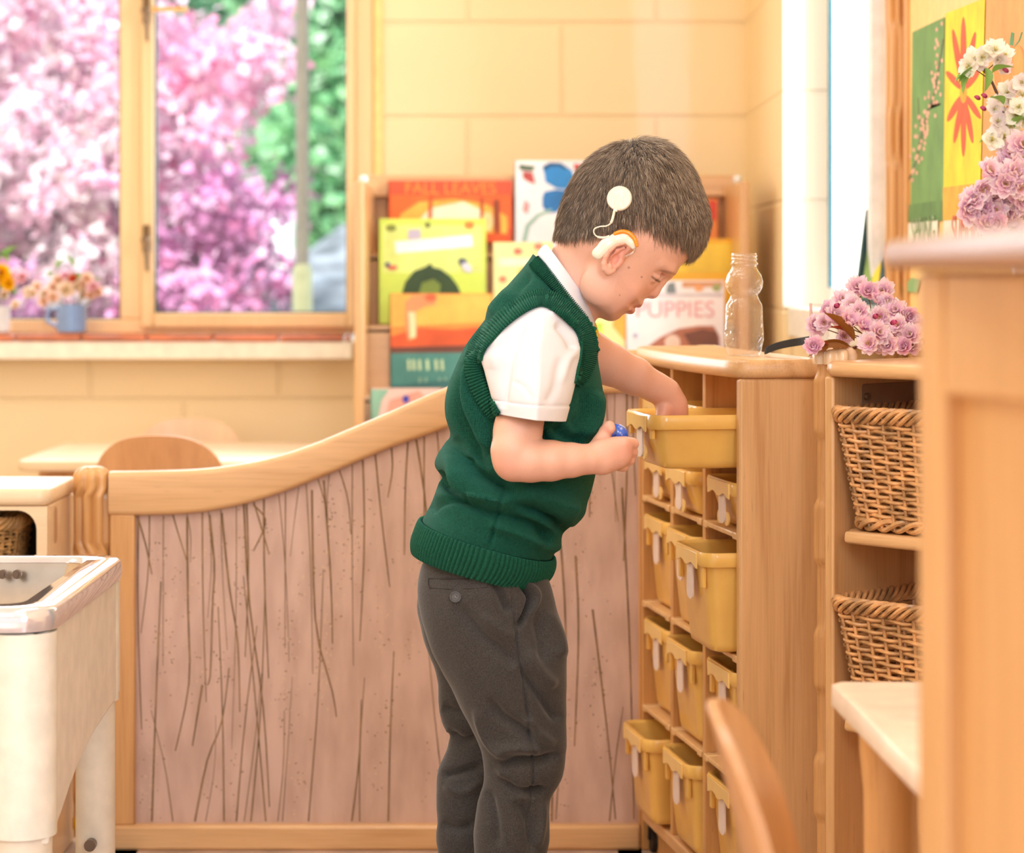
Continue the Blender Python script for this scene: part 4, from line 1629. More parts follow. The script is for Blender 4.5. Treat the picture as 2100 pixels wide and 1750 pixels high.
# hands and elbows slightly redder
col = mixc(col, red, 0.35 * np.clip(blob(bx, by, 1285, 920, 30) + blob(bx, by, 1385, 860, 42) + 0.6 * blob(bx, by, 1250, 880, 14), 0, 1))
col = mixc(col, red, 0.25 * blob(bx, by, 1035, 955, 26))
nn_ = rng.normal(0, 0.012, (len(BV), 1))
col = np.clip(col * (1 + nn_), 0, 1)
Mroot = ROOTM['person']
bme = np_mesh('body', BV, [BQ], tint=col)
M_SKIN = attr_mat('skin', rough=0.42, sss=0.12, bump=(0.12, 700), spec=0.4)
body = link('body', bme, M_SKIN, boy, world=True, sharp=None)
bvh_body = BVHTree.FromPolygons([tuple(v) for v in BV], [tuple(q) for q in BQ])

# ---------------- hair
H_ = Field((P(1110, 0, 3.2).x, Y0 - 0.10, P(0, 560, 3.2).z), (P(1480, 0, 3.2).x, Y0 + 0.10, P(0, 270, 3.2).z), 0.002)
HAIRP = [(1140, 492), (1146, 450), (1160, 407), (1186, 361), (1216, 329), (1253, 307), (1290, 295), (1322, 292), (1356, 297), (1386, 316), (1411, 343), (1429, 374), (1443, 406), (1451, 434), (1452, 460), (1447, 486), (1437, 506), (1424, 521),
         (1400, 530), (1360, 545), (1300, 560), (1240, 560), (1180, 540)]
inflate(H_, HAIRP, 0.0800, 0.088, smooth_pts=240)
HV, HQ = H_.mesh()
HV = relax(HV, HQ, 2)
HN = vnormals(HV, HQ)
hx, hy = to_px(HV)
# hairline measured in the mid-plane frame so both sides match
mx_ = CX + HV[:, 0] * F / Y0
my_ = HY + (CH - HV[:, 2]) * F / Y0
# projected position the near side would have
HL = [(1100, 484), (1137, 488), (1151, 497), (1171, 510), (1194, 517), (1210, 515), (1222, 502), (1240, 492), (1262, 488), (1290, 490), (1303, 500), (1305, 520), (1313, 522), (1324, 514), (1346, 503), (1374, 499), (1398, 503), (1412, 514), (1424, 523), (1460, 540)]
hlx, hly = [p[0] for p in HL], [p[1] for p in HL]
nearY = 2 * Y0 - HV[:, 1]
yy = np.where(HV[:, 1] < Y0, HV[:, 1], nearY)          # mirror far side on the near one
px_n = CX + HV[:, 0] * F / yy
py_n = HY + (CH - HV[:, 2]) * F / yy
mid = np.abs(HV[:, 1] - Y0) < 0.05
line = np.interp(px_n, hlx, hly)
keep_v = py_n < line
kq = keep_v[HQ].all(1)
used = np.unique(HQ[kq])
remap = -np.ones(len(HV), int)
remap[used] = np.arange(len(used))
CV, CQ = HV[used], remap[HQ[kq]]
# strands
area_q = 0.002 ** 2
cent = HV[HQ].mean(1)
cn = HN[HQ].mean(1)
cn /= np.linalg.norm(cn, axis=1)[:, None]
NS = 46000
ci = rng.choice(np.where(kq)[0], NS)
w4 = rng.dirichlet((1, 1, 1, 1), NS)
root_p = (HV[HQ[ci]] * w4[:, :, None]).sum(1)
rn = cn[ci]
WH = np.array([P(1296, 300, Y0 - 0.004)])          # whorl
away = root_p - WH
# flow: away from the whorl; toward the face in front, down the nape behind
down = np.array([0.0, 0.0, -1.0])
fw = np.array([0.76, 0.0, 0.25])
flow = away / (np.linalg.norm(away, axis=1)[:, None] + 0.01)
flow = flow + 0.25 * down
flow -= rn * (flow * rn).sum(1)[:, None]
flow /= np.linalg.norm(flow, axis=1)[:, None] + 1e-9
dist = np.linalg.norm(away, axis=1)
clump = np.array([mnoise.noise_vector(Vector(p * 90)) for p in root_p])
flow = flow + 0.38 * clump + rng.normal(0, 0.12, (NS, 3))
flow -= rn * (flow * rn).sum(1)[:, None]
flow /= np.linalg.norm(flow, axis=1)[:, None] + 1e-9
lift = np.clip(1.0 - dist * 7.0, 0.22, 0.95) + 0.30 * rng.random(NS) ** 2
nape = np.clip((my_[HQ[ci]].mean(1) - 430) / 80, 0, 1) * (mx_[HQ[ci]].mean(1) < 1330)
lift = lift * (1 - 0.5 * nape)
length = (0.015 + 0.012 * rng.random(NS)) * (1 - 0.45 * nape)
fr_m = (mx_[HQ[ci]].mean(1) > 1390)
length = np.where(fr_m, length * 1.0, length)
d0 = flow + rn * lift[:, None]
d0 /= np.linalg.norm(d0, axis=1)[:, None]
d1 = flow + rn * (lift * 0.35)[:, None] + 0.25 * down
d1 /= np.linalg.norm(d1, axis=1)[:, None]
p0 = root_p - rn * 0.0025
p1 = p0 + d0 * (length * 0.5)[:, None]
p2 = p1 + d1 * (length * 0.5)[:, None]
r0 = 0.00031
side = np.cross(d0, rn)
side /= np.linalg.norm(side, axis=1)[:, None] + 1e-9
oth = np.cross(side, d0)
SV = np.empty((NS, 7, 3))
for k in range(3):
    a = 2 * PI * k / 3
    off = side * math.cos(a) + oth * math.sin(a)
    SV[:, k] = p0 + off * r0
    SV[:, 3 + k] = p1 + off * r0 * 0.8
SV[:, 6] = p2
base = (np.arange(NS) * 7)[:, None]
Q4 = np.concatenate([base + np.array([[k, (k + 1) % 3, 3 + (k + 1) % 3, 3 + k]]) for k in range(3)])
T3 = np.concatenate([base + np.array([[3 + k, 3 + (k + 1) % 3, 6]]) for k in range(3)])
hb = np.array(lin((128, 104, 82)))
hl_ = np.array(lin((214, 194, 172)))
hd = np.array(lin((70, 54, 42)))
tt = rng.random(NS)
tint = hb * (1 - tt[:, None]) + hl_ * tt[:, None]
dk = (np.array([mnoise.noise(Vector(p * 160)) for p in root_p]) + rng.normal(0, 0.45, NS)) > 0.10
tint[dk] = hd + (hb - hd) * rng.random((dk.sum(), 1))
tint = np.repeat(tint, 7, axis=0)
captint = np.tile(np.array(lin((84, 66, 52))), (len(CV), 1))
off = len(CV)
hme = np_mesh('hair', np.concatenate([CV - HN[used] * 0.003, SV.reshape(-1, 3)]), [np.concatenate([CQ, Q4 + off]), T3 + off], tint=np.concatenate([captint, tint]))
M_HAIR = attr_mat('short brown hair', rough=0.38, sheen=0.3, spec=0.6)
hair = link('hair', hme, M_HAIR, boy, world=True, sharp=None)
tag(hair, 'short cropped brown hair')


# ---------------- loft helper for clothes: rings given by back point, front point, half width
def cloth_loft(rows, nseg, nrow, expo=2.2, yc=0.0):
    """rows: (back px,py, front px,py, half width, centre dy). returns V (nrow*nseg), UV params"""
    arr = np.array([[*Q0(r[0], r[1]), *Q0(r[2], r[3]), r[4], (r[5] if len(r) > 5 else 0.0)] for r in rows])
    sp_ = np.array(spline([a for a in arr], nrow))
    V = np.zeros((nrow, nseg, 3))
    ang = np.arange(nseg) * 2 * PI / nseg
    ca, sa = np.cos(ang), np.sin(ang)
    e = 2.0 / expo
    cc = np.sign(ca) * np.abs(ca) ** e
    ss = np.sign(sa) * np.abs(sa) ** e
    for i, r in enumerate(sp_):
        b, f = r[0:3], r[3:6]
        c = (b + f) / 2
        hv = (f - b) / 2
        V[i] = c + hv * cc[:, None] + np.array([0, 1, 0]) * (ss * r[6] + r[7])[:, None]
    return V


def grid_quads(nr, ns, closed=True):
    i = np.arange(nr - 1)[:, None]
    j = np.arange(ns if closed else ns - 1)[None, :]
    k = (j + 1) % ns
    return np.stack([i * ns + j, i * ns + k, (i + 1) * ns + k, (i + 1) * ns + j], -1).reshape(-1, 4)


def stroke(V, N_, px, py, pts, width, depth, nearonly=True, yref=None, m=24):
    """press a fold into the cloth along a polyline (real relief)"""
    sp_ = np.array(spline(pts, m))
    d = np.full(len(V), 1e9)
    tt = np.zeros(len(V))
    for a, b, k in zip(sp_[:-1], sp_[1:], range(m - 1)):
        e = b[:2] - a[:2]
        wx, wy = px - a[0], py - a[1]
        t = np.clip((wx * e[0] + wy * e[1]) / (e @ e + 1e-9), 0, 1)
        q = np.hypot(wx - e[0] * t, wy - e[1] * t)
        better = q < d
        d = np.where(better, q, d)
        tt = np.where(better, (k + t) / (m - 1), tt)
    w = np.exp(-(d / width) ** 2) * np.clip(np.sin(PI * np.clip(tt, 0.02, 0.98)) * 1.6, 0, 1)
    if nearonly:
        w = w * np.clip((yref - V[:, 1]) / 0.02 + 0.5, 0, 1)
    return V + N_ * (w * depth)[:, None]


# ---------------- knitted vest
VR = [
    (850, 1131, 1102, 1197, 0.124), (851, 1110, 1122, 1180, 0.127), (857, 1090, 1131, 1162, 0.128), (864, 1068, 1134, 1145, 0.126), (872, 1050, 1140, 1132, 0.125), (880, 1034, 1152, 1122, 0.122),
    (890, 1014, 1158, 1098, 0.122), (900, 994, 1182, 1076, 0.122), (908, 980, 1196, 1056, 0.121), (894, 957, 1203, 1030, 0.121), (897, 937, 1210, 1008, 0.120), (912, 912, 1217, 980, 0.119), (923, 893, 1223, 950, 0.118),
    (915, 850, 1231, 890, 0.118), (914, 810, 1235, 840, 0.119), (922, 775, 1236, 805, 0.121), (942, 735, 1233, 770, 0.124), (966, 695, 1228, 742, 0.127), (994, 650, 1225, 722, 0.126), (1028, 607, 1222, 708, 0.116), (1060, 568, 1221, 698, 0.098), (1082, 540, 1220, 690, 0.076), (1094, 522, 1219, 684, 0.060)]
NR, NSG = 300, 360
VV = cloth_loft(VR, NSG, NR, 2.25)
VF = VV.reshape(-1, 3)
VQ = grid_quads(NR, NSG)
VN = vnormals(VF, VQ)
if (VN[:, 1][VF[:, 1] < Y0 - 0.05]).mean() > 0:
    VQ = VQ[:, ::-1]
    VN = -VN
vx, vy = to_px(VF)
for pts, w_, dp in [
    ([(918, 900), (960, 960), (1010, 990), (1060, 1015)], 14, -0.010),
    ([(915, 925), (960, 1000), (1030, 1030), (1100, 1030)], 16, 0.006),
    ([(893, 968), (930, 1010), (1000, 1050), (1060, 1060)], 12, -0.007),
    ([(1035, 1030), (1100, 1045), (1150, 1080), (1160, 1100)], 12, -0.009),
    ([(1040, 1060), (1100, 1085), (1140, 1115)], 10, -0.007),
    ([(1060, 1010), (1130, 1030), (1190, 1050)], 18, 0.006),
    ([(1000, 1075), (1060, 1095), (1120, 1125)], 9, 0.004),
    ([(950, 740), (938, 820), (955, 900), (1000, 970)], 12, -0.007),
    ([(975, 720), (962, 800), (985, 880), (1010, 930)], 13, 0.006),
    ([(1015, 640), (975, 690), (950, 760)], 9, -0.005),
    ([(1060, 590), (1010, 640), (985, 680)], 10, 0.004),
    ([(1090, 560), (1060, 590), (1040, 640)], 9, -0.003),
    ([(1130, 870), (1170, 900), (1200, 905)], 13, -0.006),
    ([(1110, 880), (1120, 905), (1160, 930)], 10, -0.005),
    ([(1225, 800), (1222, 860), (1195, 900)], 12, 0.004),
    ([(1205, 790), (1200, 850), (1170, 880)], 12, -0.004),
    ([(960, 1010), (900, 1030), (880, 1050)], 10, -0.004),
    ([(1035, 1000), (1020, 1060), (1002, 1130)], 3.5, -0.0022),
]:
    VF = stroke(VF, VN, vx, vy, pts, w_, dp * 2.7, True, Y0)
# soft overall waviness
wv_ = np.array([mnoise.noise(Vector((p[0] * 14, p[1] * 10, p[2] * 16))) for p in VF[:]])
VF = VF + VN * (wv_ * 0.0045)[:, None]
# ribbed hem: the bottom rows are the rib band
row = np.repeat(np.arange(NR), NSG)
seg = np.tile(np.arange(NSG), NR)
hem_rows = int(NR * 3.2 / 22)
ribw = np.clip((hem_rows - row) / 3.0, 0, 1)
VF = VF + VN * (ribw * (-0.0025))[:, None]
vme_V = VF
# separate body of the vest and the hem
top_rows = NR - 1
quads_row = np.repeat(np.arange(NR - 1), NSG)
body_q = VQ[quads_row >= hem_rows - 1]


def knit_mat(name, c, uscale, vscale, rib=False):
    m, nt, b, N, L = new_mat(name)
    setp(b, Roughness=0.85)
    b.inputs['Sheen Weight'].default_value = 0.35
    b.inputs['Sheen Tint'].default_value = rgba((80, 170, 150))
    b.inputs['Specular IOR Level'].default_value = 0.2
    at = N.new('ShaderNodeUVMap')
    at.uv_map = 'UVMap'
    sx = N.new('ShaderNodeSeparateXYZ')
    L.new(at.outputs[0], sx.inputs[0])

    def mth(op, a, b_=None, c_=None):
        n = N.new('ShaderNodeMath')
        n.operation = op
        for i, v in enumerate((a, b_, c_)):
            if v is None: continue
            if isinstance(v, (int, float)):
                n.inputs[i].default_value = v
            else:
                L.new(v, n.inputs[i])
        return n.outputs[0]
    u = mth('MULTIPLY', sx.outputs['X'], uscale)
    v = mth('MULTIPLY', sx.outputs['Y'], vscale)
    # V shaped stitches: rows shift with |sin u|
    cu = mth('ABSOLUTE', mth('SINE', mth('MULTIPLY', u, PI)))
    vv = mth('ADD', v, mth('MULTIPLY', cu, 0.55))
    st = mth('ABSOLUTE', mth('SINE', mth('MULTIPLY', vv, PI)))
    hgt = mth('MULTIPLY', mth('ADD', st, 0.3), mth('ADD', cu, 0.25))
    tc = N.new('ShaderNodeTexCoord')
    nz = N.new('ShaderNodeTexNoise')
    nz.inputs['Scale'].default_value = 900
    nz.inputs['Detail'].default_value = 3
    L.new(tc.outputs['Object'], nz.inputs['Vector'])
    h2 = mth('ADD', hgt, mth('MULTIPLY', nz.outputs['Fac'], 0.5))
    bp = N.new('ShaderNodeBump')
    bp.inputs['Strength'].default_value = 0.7
    bp.inputs['Distance'].default_value = 0.0009
    L.new(h2, bp.inputs['Height'])
    L.new(bp.outputs['Normal'], b.inputs['Normal'])
    n2 = N.new('ShaderNodeTexNoise')
    n2.inputs['Scale'].default_value = 500
    L.new(tc.outputs['Object'], n2.inputs['Vector'])
    r = N.new('ShaderNodeValToRGB')
    base = np.array(lin(c))
    r.color_ramp.elements[0].position, r.color_ramp.elements[1].position = 0.3, 0.75
    r.color_ramp.elements[0].color = (*(base * 0.72), 1)
    r.color_ramp.elements[1].color = (*(base * 1.5), 1)
    L.new(n2.outputs['Fac'], r.inputs['Fac'])
    L.new(r.outputs[0], b.inputs['Base Color'])
    return m


VESTC = (14, 72, 58)
M_KNIT = knit_mat('green knit', VESTC, 300, 260)
M_RIB = knit_mat('green knit rib', (18, 78, 58), 1, 60)


def uv_grid(me, nr, ns, wrap=True):
    uvl = me.uv_layers.new(name='UVMap')
    li = np.empty(len(me.loops), dtype=np.int32)
    me.loops.foreach_get('vertex_index', li)
    r, s = li // ns, li % ns
    u = s / ns
    # fix seam: where a face spans s=ns-1 and 0
    nf = len(me.polygons)
    u4 = u.reshape(nf, 4)
    bad = (u4.max(1) - u4.min(1)) > 0.5
    u4[bad] = np.where(u4[bad] < 0.5, u4[bad] + 1, u4[bad])
    uv = np.stack([u4.ravel(), r / nr], 1).astype(np.float32)
    uvl.data.foreach_set('uv', uv.ravel())


def cloth_obj(name, V, Q, mat, parent, nr, ns, thick=0.002, label=None, fill=True):
    me = np_mesh(name, V, [Q])
    uv_grid(me, nr, ns)
    o = link(name, me, mat, parent, world=True, sharp=None)
    if thick:
        md = o.modifiers.new('Solidify', 'SOLIDIFY')
        md.thickness = thick
        md.offset = -1
    if label:
        o['label'] = label
    return o


vest = cloth_obj('knitted_vest', vme_V, body_q, M_KNIT, boy, NR, NSG, 0.003, 'sleeveless dark green knitted vest')
vest_bvh = BVHTree.FromPolygons([tuple(v) for v in vme_V], [tuple(q) for q in VQ])

# ribbed hem with real ribs
nseg_h, nrow_h = 1040, 30
hemV = cloth_loft(VR[:4] + [VR[4]], nseg_h, 60, 2.25)[:48]
hemV = hemV[np.linspace(0, 46, nrow_h).astype(int)]
hv = hemV.reshape(-1, 3)
hq = grid_quads(nrow_h, nseg_h)
hn = vnormals(hv, hq)
if (hn[:, 1][hv[:, 1] < Y0 - 0.05]).mean() > 0:
    hq = hq[:, ::-1]
    hn = -hn
rw_ = np.repeat(np.arange(nrow_h), nseg_h) / (nrow_h - 1)
sg_ = np.tile(np.arange(nseg_h), nrow_h)
nrib = 104
ribs = np.abs(np.sin(sg_ / nseg_h * PI * nrib)) ** 0.7
bul = np.sin(np.clip(rw_, 0, 1) * PI) ** 0.5
hv = hv + hn * (0.0004 + ribs * 0.0034 + 0.0025 * bul)[:, None]
hem = cloth_obj('ribbed_hem', hv, hq, M_RIB, vest, nrow_h, nseg_h, 0.002)


def band_on(path_px, width_px, bvh, name, parent, mat, lift=0.003, ribs_n=120, side=1, thick=0.0035, yfix=None, closed=False, n=1500, wscale=None):
    """ribbed knitted band lying on a surface, along a polyline in the frame"""
    sp_ = np.array(spline(path_px, n))
    m = 12
    V = np.zeros((n, m, 3))
    for i, c in enumerate(sp_):
        t = sp_[min(i + 1, n - 1)][:2] - sp_[max(i - 1, 0)][:2]
        t = t / (np.linalg.norm(t) + 1e-9)
        nn2 = np.array([-t[1], t[0]]) * side
        wd = width_px * (c[2] if len(c) > 2 else 1.0)
        for j in range(m):
            v = j / (m - 1)
            q = c[:2] + nn2 * wd * (v - 0.5)
            o_ = Vector((0, 0, CH))
            dr = (P(q[0], q[1], 1.0) - o_).normalized()
            hit = bvh.ray_cast(o_, dr)
            if hit[0] is not None:
                p = hit[0] - dr * (lift + 0.0050 * math.sin(PI * v) ** 0.6)
            else:
                p = P(q[0], q[1], V[i - 1, j][1] if i else Y0)
            V[i, j] = p
    # smooth depth along the band
    for _ in range(90):
        V[1:-1, :, 1] = (V[:-2, :, 1] + 2 * V[1:-1, :, 1] + V[2:, :, 1]) / 4
    V_ = V.reshape(-1, 3)
    q_ = grid_quads(n, m, closed=False)
    N2 = vnormals(V_, q_)
    if N2[:, 1].mean() > 0:
        q_ = q_[:, ::-1]
        N2 = -N2
    k = np.repeat(np.arange(n), m) / n
    jj = np.tile(np.arange(m), n) / (m - 1)
    V_ = V_ + N2 * (np.abs(np.sin(k * PI * ribs_n)) * 0.0034)[:, None]
    me = np_mesh(name, V_, [q_])
    uvl = me.uv_layers.new(name='UVMap')
    li = np.empty(len(me.loops), dtype=np.int32)
    me.loops.foreach_get('vertex_index', li)
    uv = np.stack([(li // m) / n, (li % m) / m * 0.3], 1).astype(np.float32)
    uvl.data.foreach_set('uv', uv.ravel())
    o = link(name, me, mat, parent, world=True, sharp=None)
    md = o.modifiers.new('Solidify', 'SOLIDIFY')
    md.thickness = thick
    md.offset = -1
    return o


# ---------------- shirt: sleeve and collar
shirt = None


def sleeve_rings():
    rows = [  # left px,py, right px,py, depth half, centre Y
        (1092, 612, 1132, 612, 0.012, 3.100), (1048, 640, 1160, 636, 0.036, 3.098), (1006, 682, 1188, 678, 0.047, 3.093), (986, 726, 1192, 716, 0.050, 3.086), (994, 764, 1186, 760, 0.053, 3.080), (1005, 805, 1174, 812, 0.054, 3.072), (1016, 847, 1160, 864, 0.053, 3.067)]
    n = 120
    arr = [np.array([*P(r[0], r[1], r[5]), *P(r[2], r[3], r[5]), r[4]]) for r in rows]
    sp_ = spline(arr, 110)
    ang = np.arange(n) * 2 * PI / n
    V = np.zeros((110, n, 3))
    for i, r in enumerate(sp_):
        l, rr = r[0:3], r[3:6]
        c, hv_ = (l + rr) / 2, (rr - l) / 2
        ca, sa = np.cos(ang), np.sin(ang)
        t = i / 109
        crease = np.clip((t - 0.02) / 0.3, 0, 1)
        # near side (sa<0 -> toward camera): roof shape with a ridge right of centre
        u = ca
        ridge = 0.16 - 0.02 * t
        tri = np.where(u < ridge, (u + 1) / (1 + ridge), (1 - u) / (1 - ridge))
        ell_ = np.abs(sa)
        prof_ = ell_ * (1 - 0.52 * crease) + tri * 0.52 * crease * 1.08 + 0.10 * crease * np.abs(sa)
        dep = np.where(sa < 0, -prof_, ell_)
        V[i] = c + hv_ * ca[:, None] + np.array([0, 1, 0]) * (dep * r[6])[:, None]
    return V


SV_ = sleeve_rings()
sV = SV_.reshape(-1, 3)
sQ = grid_quads(110, 120)
sN = vnormals(sV, sQ)
if (sN[:, 1][sV[:, 1] < 3.03]).mean() > 0:
    sQ = sQ[:, ::-1]
    sN = -sN
sx_, sy_ = to_px(sV)
for pts, w_, dp in [([(1090, 640), (1050, 720), (1035, 800), (1030, 840)], 9, -0.006), ([(1060, 650), (1020, 700), (1010, 760)], 9, 0.003), ([(1140, 660), (1165, 690), (1180, 720)], 10, -0.007), ([(1125, 640), (1160, 650), (1180, 668)], 7, 0.005),
                   ([(1000, 720), (1040, 700), (1075, 660)], 6, -0.004), ([(1050, 780), (1075, 795), (1090, 820)], 4, -0.0018), ([(1150, 730), (1140, 790), (1120, 830)], 9, -0.003), ([(1185, 720), (1165, 740), (1150, 790)], 8, 0.003)]:
    sV = stroke(sV, sN, sx_, sy_, pts, w_, dp, True, 3.09)
# stitched hem line
rw_ = np.repeat(np.arange(110), 120)
sV = sV - sN * (0.0012 * np.exp(-((rw_ - 97) / 0.9) ** 2))[:, None] + sN * (0.0006 * (rw_ > 97))[:, None]
M_SHIRT = plain('white shirt cotton', (228, 227, 236), 0.75, var=0.01, bump=0.15, bscale=900)
shirt = link('shirt', np_mesh('shirt', sV, [sQ]), M_SHIRT, boy, world=True, sharp=60)
md = shirt.modifiers.new('Solidify', 'SOLIDIFY')
md.thickness = 0.0012
md.offset = -1
shirt['label'] = 'white short-sleeved shirt'
ARM_BAND = [(1016, 852, 0.7), (990, 812, 0.9), (972, 765, 0.95), (974, 728, 0.95), (990, 700, 0.95), (1022, 664, 0.95), (1062, 632, 1.0), (1098, 614, 1.0), (1122, 614, 1.0), (1150, 628, 1.0), (1176, 650, 1.0), (1197, 676, 1.0), (1207, 705, 1.0), (1205, 735, 0.95), (1196, 765, 0.8), (1186, 786, 0.45)]
_n0 = len(vme_V)
both_bvh = BVHTree.FromPolygons([tuple(v) for v in vme_V] + [tuple(v) for v in sV], [tuple(q) for q in VQ] + [tuple(q + _n0) for q in sQ])
band_on(ARM_BAND, 32, both_bvh, 'armhole_rib', vest, M_RIB, lift=0.0035, ribs_n=120, side=1)
NECK_BAND = [(1097, 536, 0.9), (1108, 547, 1), (1128, 568, 1), (1151, 595, 1), (1174, 625, 1), (1194, 654, 1), (1204, 676, 0.85), (1208, 688, 0.5)]
band_on(NECK_BAND, 24, vest_bvh, 'neck_rib', vest, M_RIB, lift=0.003, ribs_n=62, side=1)

# far sleeve end just peeping past the vest front
fsl = []
for (a, b, r, Yc) in ((1180, 700, 0.033, 3.30), (1208, 722, 0.0315, 3.330), (1218, 727, 0.0310, 3.335)):
    c = np.array(P(a, b, Yc))
    ring = [Vector(c + np.array([0.45 * r * math.sin(t), r * math.cos(t), -0.9 * r * math.sin(t)]) * 1.0) for t in np.linspace(0, 2 * PI, 40, endpoint=False)]
    fsl.append(ring)
o = MB().rings(fsl, cap=False).build('sleeve', M_SHIRT, shirt, world=True)
# collar: folded band round the neck
CR = [(1100, 532, 1208, 722, 0.050), (1104, 520, 1214, 708, 0.058), (1108, 513, 1217, 696, 0.058), (1112, 508, 1218, 672, 0.054), (1117, 504, 1217, 640, 0.0475), (1121, 503, 1214, 634, 0.0445)]
cV = cloth_loft(CR, 120, 24, 2.0).reshape(-1, 3)
cQ = grid_quads(24, 120)
o = link('collar', np_mesh('collar', cV, [cQ[:, ::-1]]), M_SHIRT, shirt, world=True, sharp=None)
md = o.modifiers.new('Solidify', 'SOLIDIFY')
md.thickness = 0.0022
md.offset = 0
# tie
tmb = MB()
tmb.tube([Q0(1214, 664, -0.002), Q0(1219, 676, -0.002), Q0(1222, 690, -0.002), Q0(1221, 702, -0.002)], [0.006, 0.0062, 0.0050, 0.002], 12, flat=0.8)
tmb.build('tie', plain('yellow tie', (240, 196, 40), 0.5), shirt, world=True)
tmb = MB()
tmb.tube([Q0(1219.5, 668, -0.002), Q0(1225, 682, -0.002), Q0(1226.5, 692, -0.002)], 0.0008, 8)
tmb.build('tie_stripe', plain('dark tie stripe', (50, 60, 40), 0.5), shirt, world=True)

# ---------------- trousers
TF = Field((P(835, 0, 3.2).x, 3.03, -0.0), (P(1180, 0, 3.2).x, 3.37, P(0, 1090, 3.2).z), 0.0025)


def TE(px, py, Y):
    return np.array(P(px, py, Y))


# pelvis rings as fat cones side by side, then legs
YN, YFAR = Y0 - 0.052, Y0 + 0.055
for yy_ in (-0.055, 0, 0.055):
    TF.chain([(TE(985, 1130, Y0 + yy_), 0.058), (TE(988, 1200, Y0 + yy_), 0.062), (TE(995, 1260, Y0 + yy_), 0.060)], k=0.03)
near_leg = [((930, 1150), (1080, 1190)), ((862, 1185), (1118, 1225)), ((866, 1230), (1131, 1245)), ((885, 1300), (1140, 1290)), ((915, 1370), (1159, 1350)), ((945, 1430), (1157, 1410)), ((975, 1490), (1158, 1480)), ((994, 1530), (1157, 1530)), ((996, 1580), (1150, 1570)), ((998, 1625), (1122, 1622)), ((985, 1665), (1120, 1660)), ((975, 1720), (1121, 1710)), ((970, 1800), (1108, 1800)), ((975, 1900), (1098, 1900)), ((985, 2040), (1085, 2040))]
far_leg = [((870, 1160), (1080, 1190)), ((856, 1240), (1100, 1240)), ((875, 1300), (1060, 1300)), ((902, 1400), (1060, 1390)), ((905, 1450), (1040, 1440)), ((918, 1485), (1045, 1480)), ((945, 1515), (1050, 1510)), ((925, 1545), (1045, 1545)), ((912, 1580), (1040, 1580)), ((901, 1600), (1035, 1600)), ((902, 1650), (1030, 1650)), ((900, 1720), (1020, 1720)), ((905, 1800), (1010, 1800)), ((915, 1900), (1010, 1900)), ((925, 2040), (1015, 2040))]
for leg, yc, fl_ in ((near_leg, YN, 0.92), (far_leg, YFAR, 0.92)):
    ch = []
    for (l, r) in leg:
        c = ((l[0] + r[0]) / 2, (l[1] + r[1]) / 2)
        ch.append((TE(c[0], c[1], yc), abs(r[0] - l[0]) / 2 * yc / F))
    TF.chain(ch, k=0.010, flat=((0, 1, 0), 0.74))
TV, TQ = TF.mesh()
del TF
TV = relax(TV, TQ, 6, 0.5)
keep = TV[:, 2] > 0.03
TN = vnormals(TV, TQ)
tx, ty = to_px(TV)
NEARF = [
    ([(1066, 1195), (1088, 1225), (1078, 1262), (1062, 1288)], 5, -0.014),
    ([(1072, 1190), (1100, 1215), (1098, 1240), (1070, 1280)], 6, 0.004),
    ([(1050, 1195), (1055, 1260), (1062, 1330), (1075, 1400), (1086, 1490), (1095, 1560), (1090, 1650), (1075, 1750)], 3.0, -0.0030),
    ([(1010, 1180), (1030, 1230), (1045, 1260)], 10, -0.007),
    ([(940, 1240), (985, 1300), (1035, 1340), (1060, 1370)], 12, -0.005),
    ([(985, 1260), (1025, 1290), (1055, 1310)], 10, 0.004),
    ([(1065, 1370), (1100, 1420), (1130, 1460), (1150, 1480)], 10, -0.007),
    ([(1080, 1330), (1110, 1380), (1140, 1410)], 12, 0.005),
    ([(1000, 1430), (1030, 1470), (1080, 1500), (1100, 1510)], 11, -0.006),
    ([(1080, 1470), (1100, 1500), (1140, 1530)], 10, 0.005),
    ([(1015, 1575), (1060, 1560), (1110, 1560), (1150, 1545)], 9, -0.010),
    ([(1020, 1540), (1060, 1535), (1110, 1540)], 10, 0.006),
    ([(1025, 1590), (1060, 1620), (1100, 1625), (1122, 1615)], 9, -0.009),
    ([(1020, 1560), (1040, 1600), (1090, 1640)], 8, 0.004),
    ([(1000, 1620), (1015, 1680), (1020, 1740)], 11, -0.006),
    ([(1060, 1640), (1085, 1690), (1090, 1750)], 12, -0.006),
    ([(1115, 1640), (1110, 1700), (1100, 1740)], 8, 0.004),
    ([(1120, 1250), (1145, 1310), (1150, 1350)], 12, 0.005),
    ([(1100, 1260), (1112, 1320), (1115, 1360)], 12, -0.005),
    ([(975, 1450), (1000, 1520), (1040, 1560)], 8, 0.005),
]
FARF = [
    ([(860, 1180), (868, 1230), (900, 1290), (930, 1350)], 7, -0.008),
    ([(905, 1450), (940, 1460), (990, 1455)], 10, -0.007),
    ([(915, 1500), (950, 1520), (995, 1500)], 9, -0.009),
    ([(905, 1590), (940, 1585), (990, 1570)], 8, -0.010),
    ([(910, 1610), (950, 1625), (990, 1600)], 9, 0.005),
    ([(905, 1690), (940, 1700), (975, 1690)], 10, -0.007),
]
for pts, w_, dp in NEARF:
    TV = stroke(TV, TN, tx, ty, pts, w_ , dp * 1.5, True, Y0 - 0.005)
farm = (TV[:, 1] > Y0 - 0.005) & (tx < 1030)
TV2 = TV.copy()
for pts, w_, dp in FARF:
    TV2 = stroke(TV2, TN, tx, ty, pts, w_, dp, False)
TV = np.where(farm[:, None], TV2, TV)
wv_ = np.array([mnoise.noise(Vector((p[0] * 22, p[1] * 22, p[2] * 14))) for p in TV])
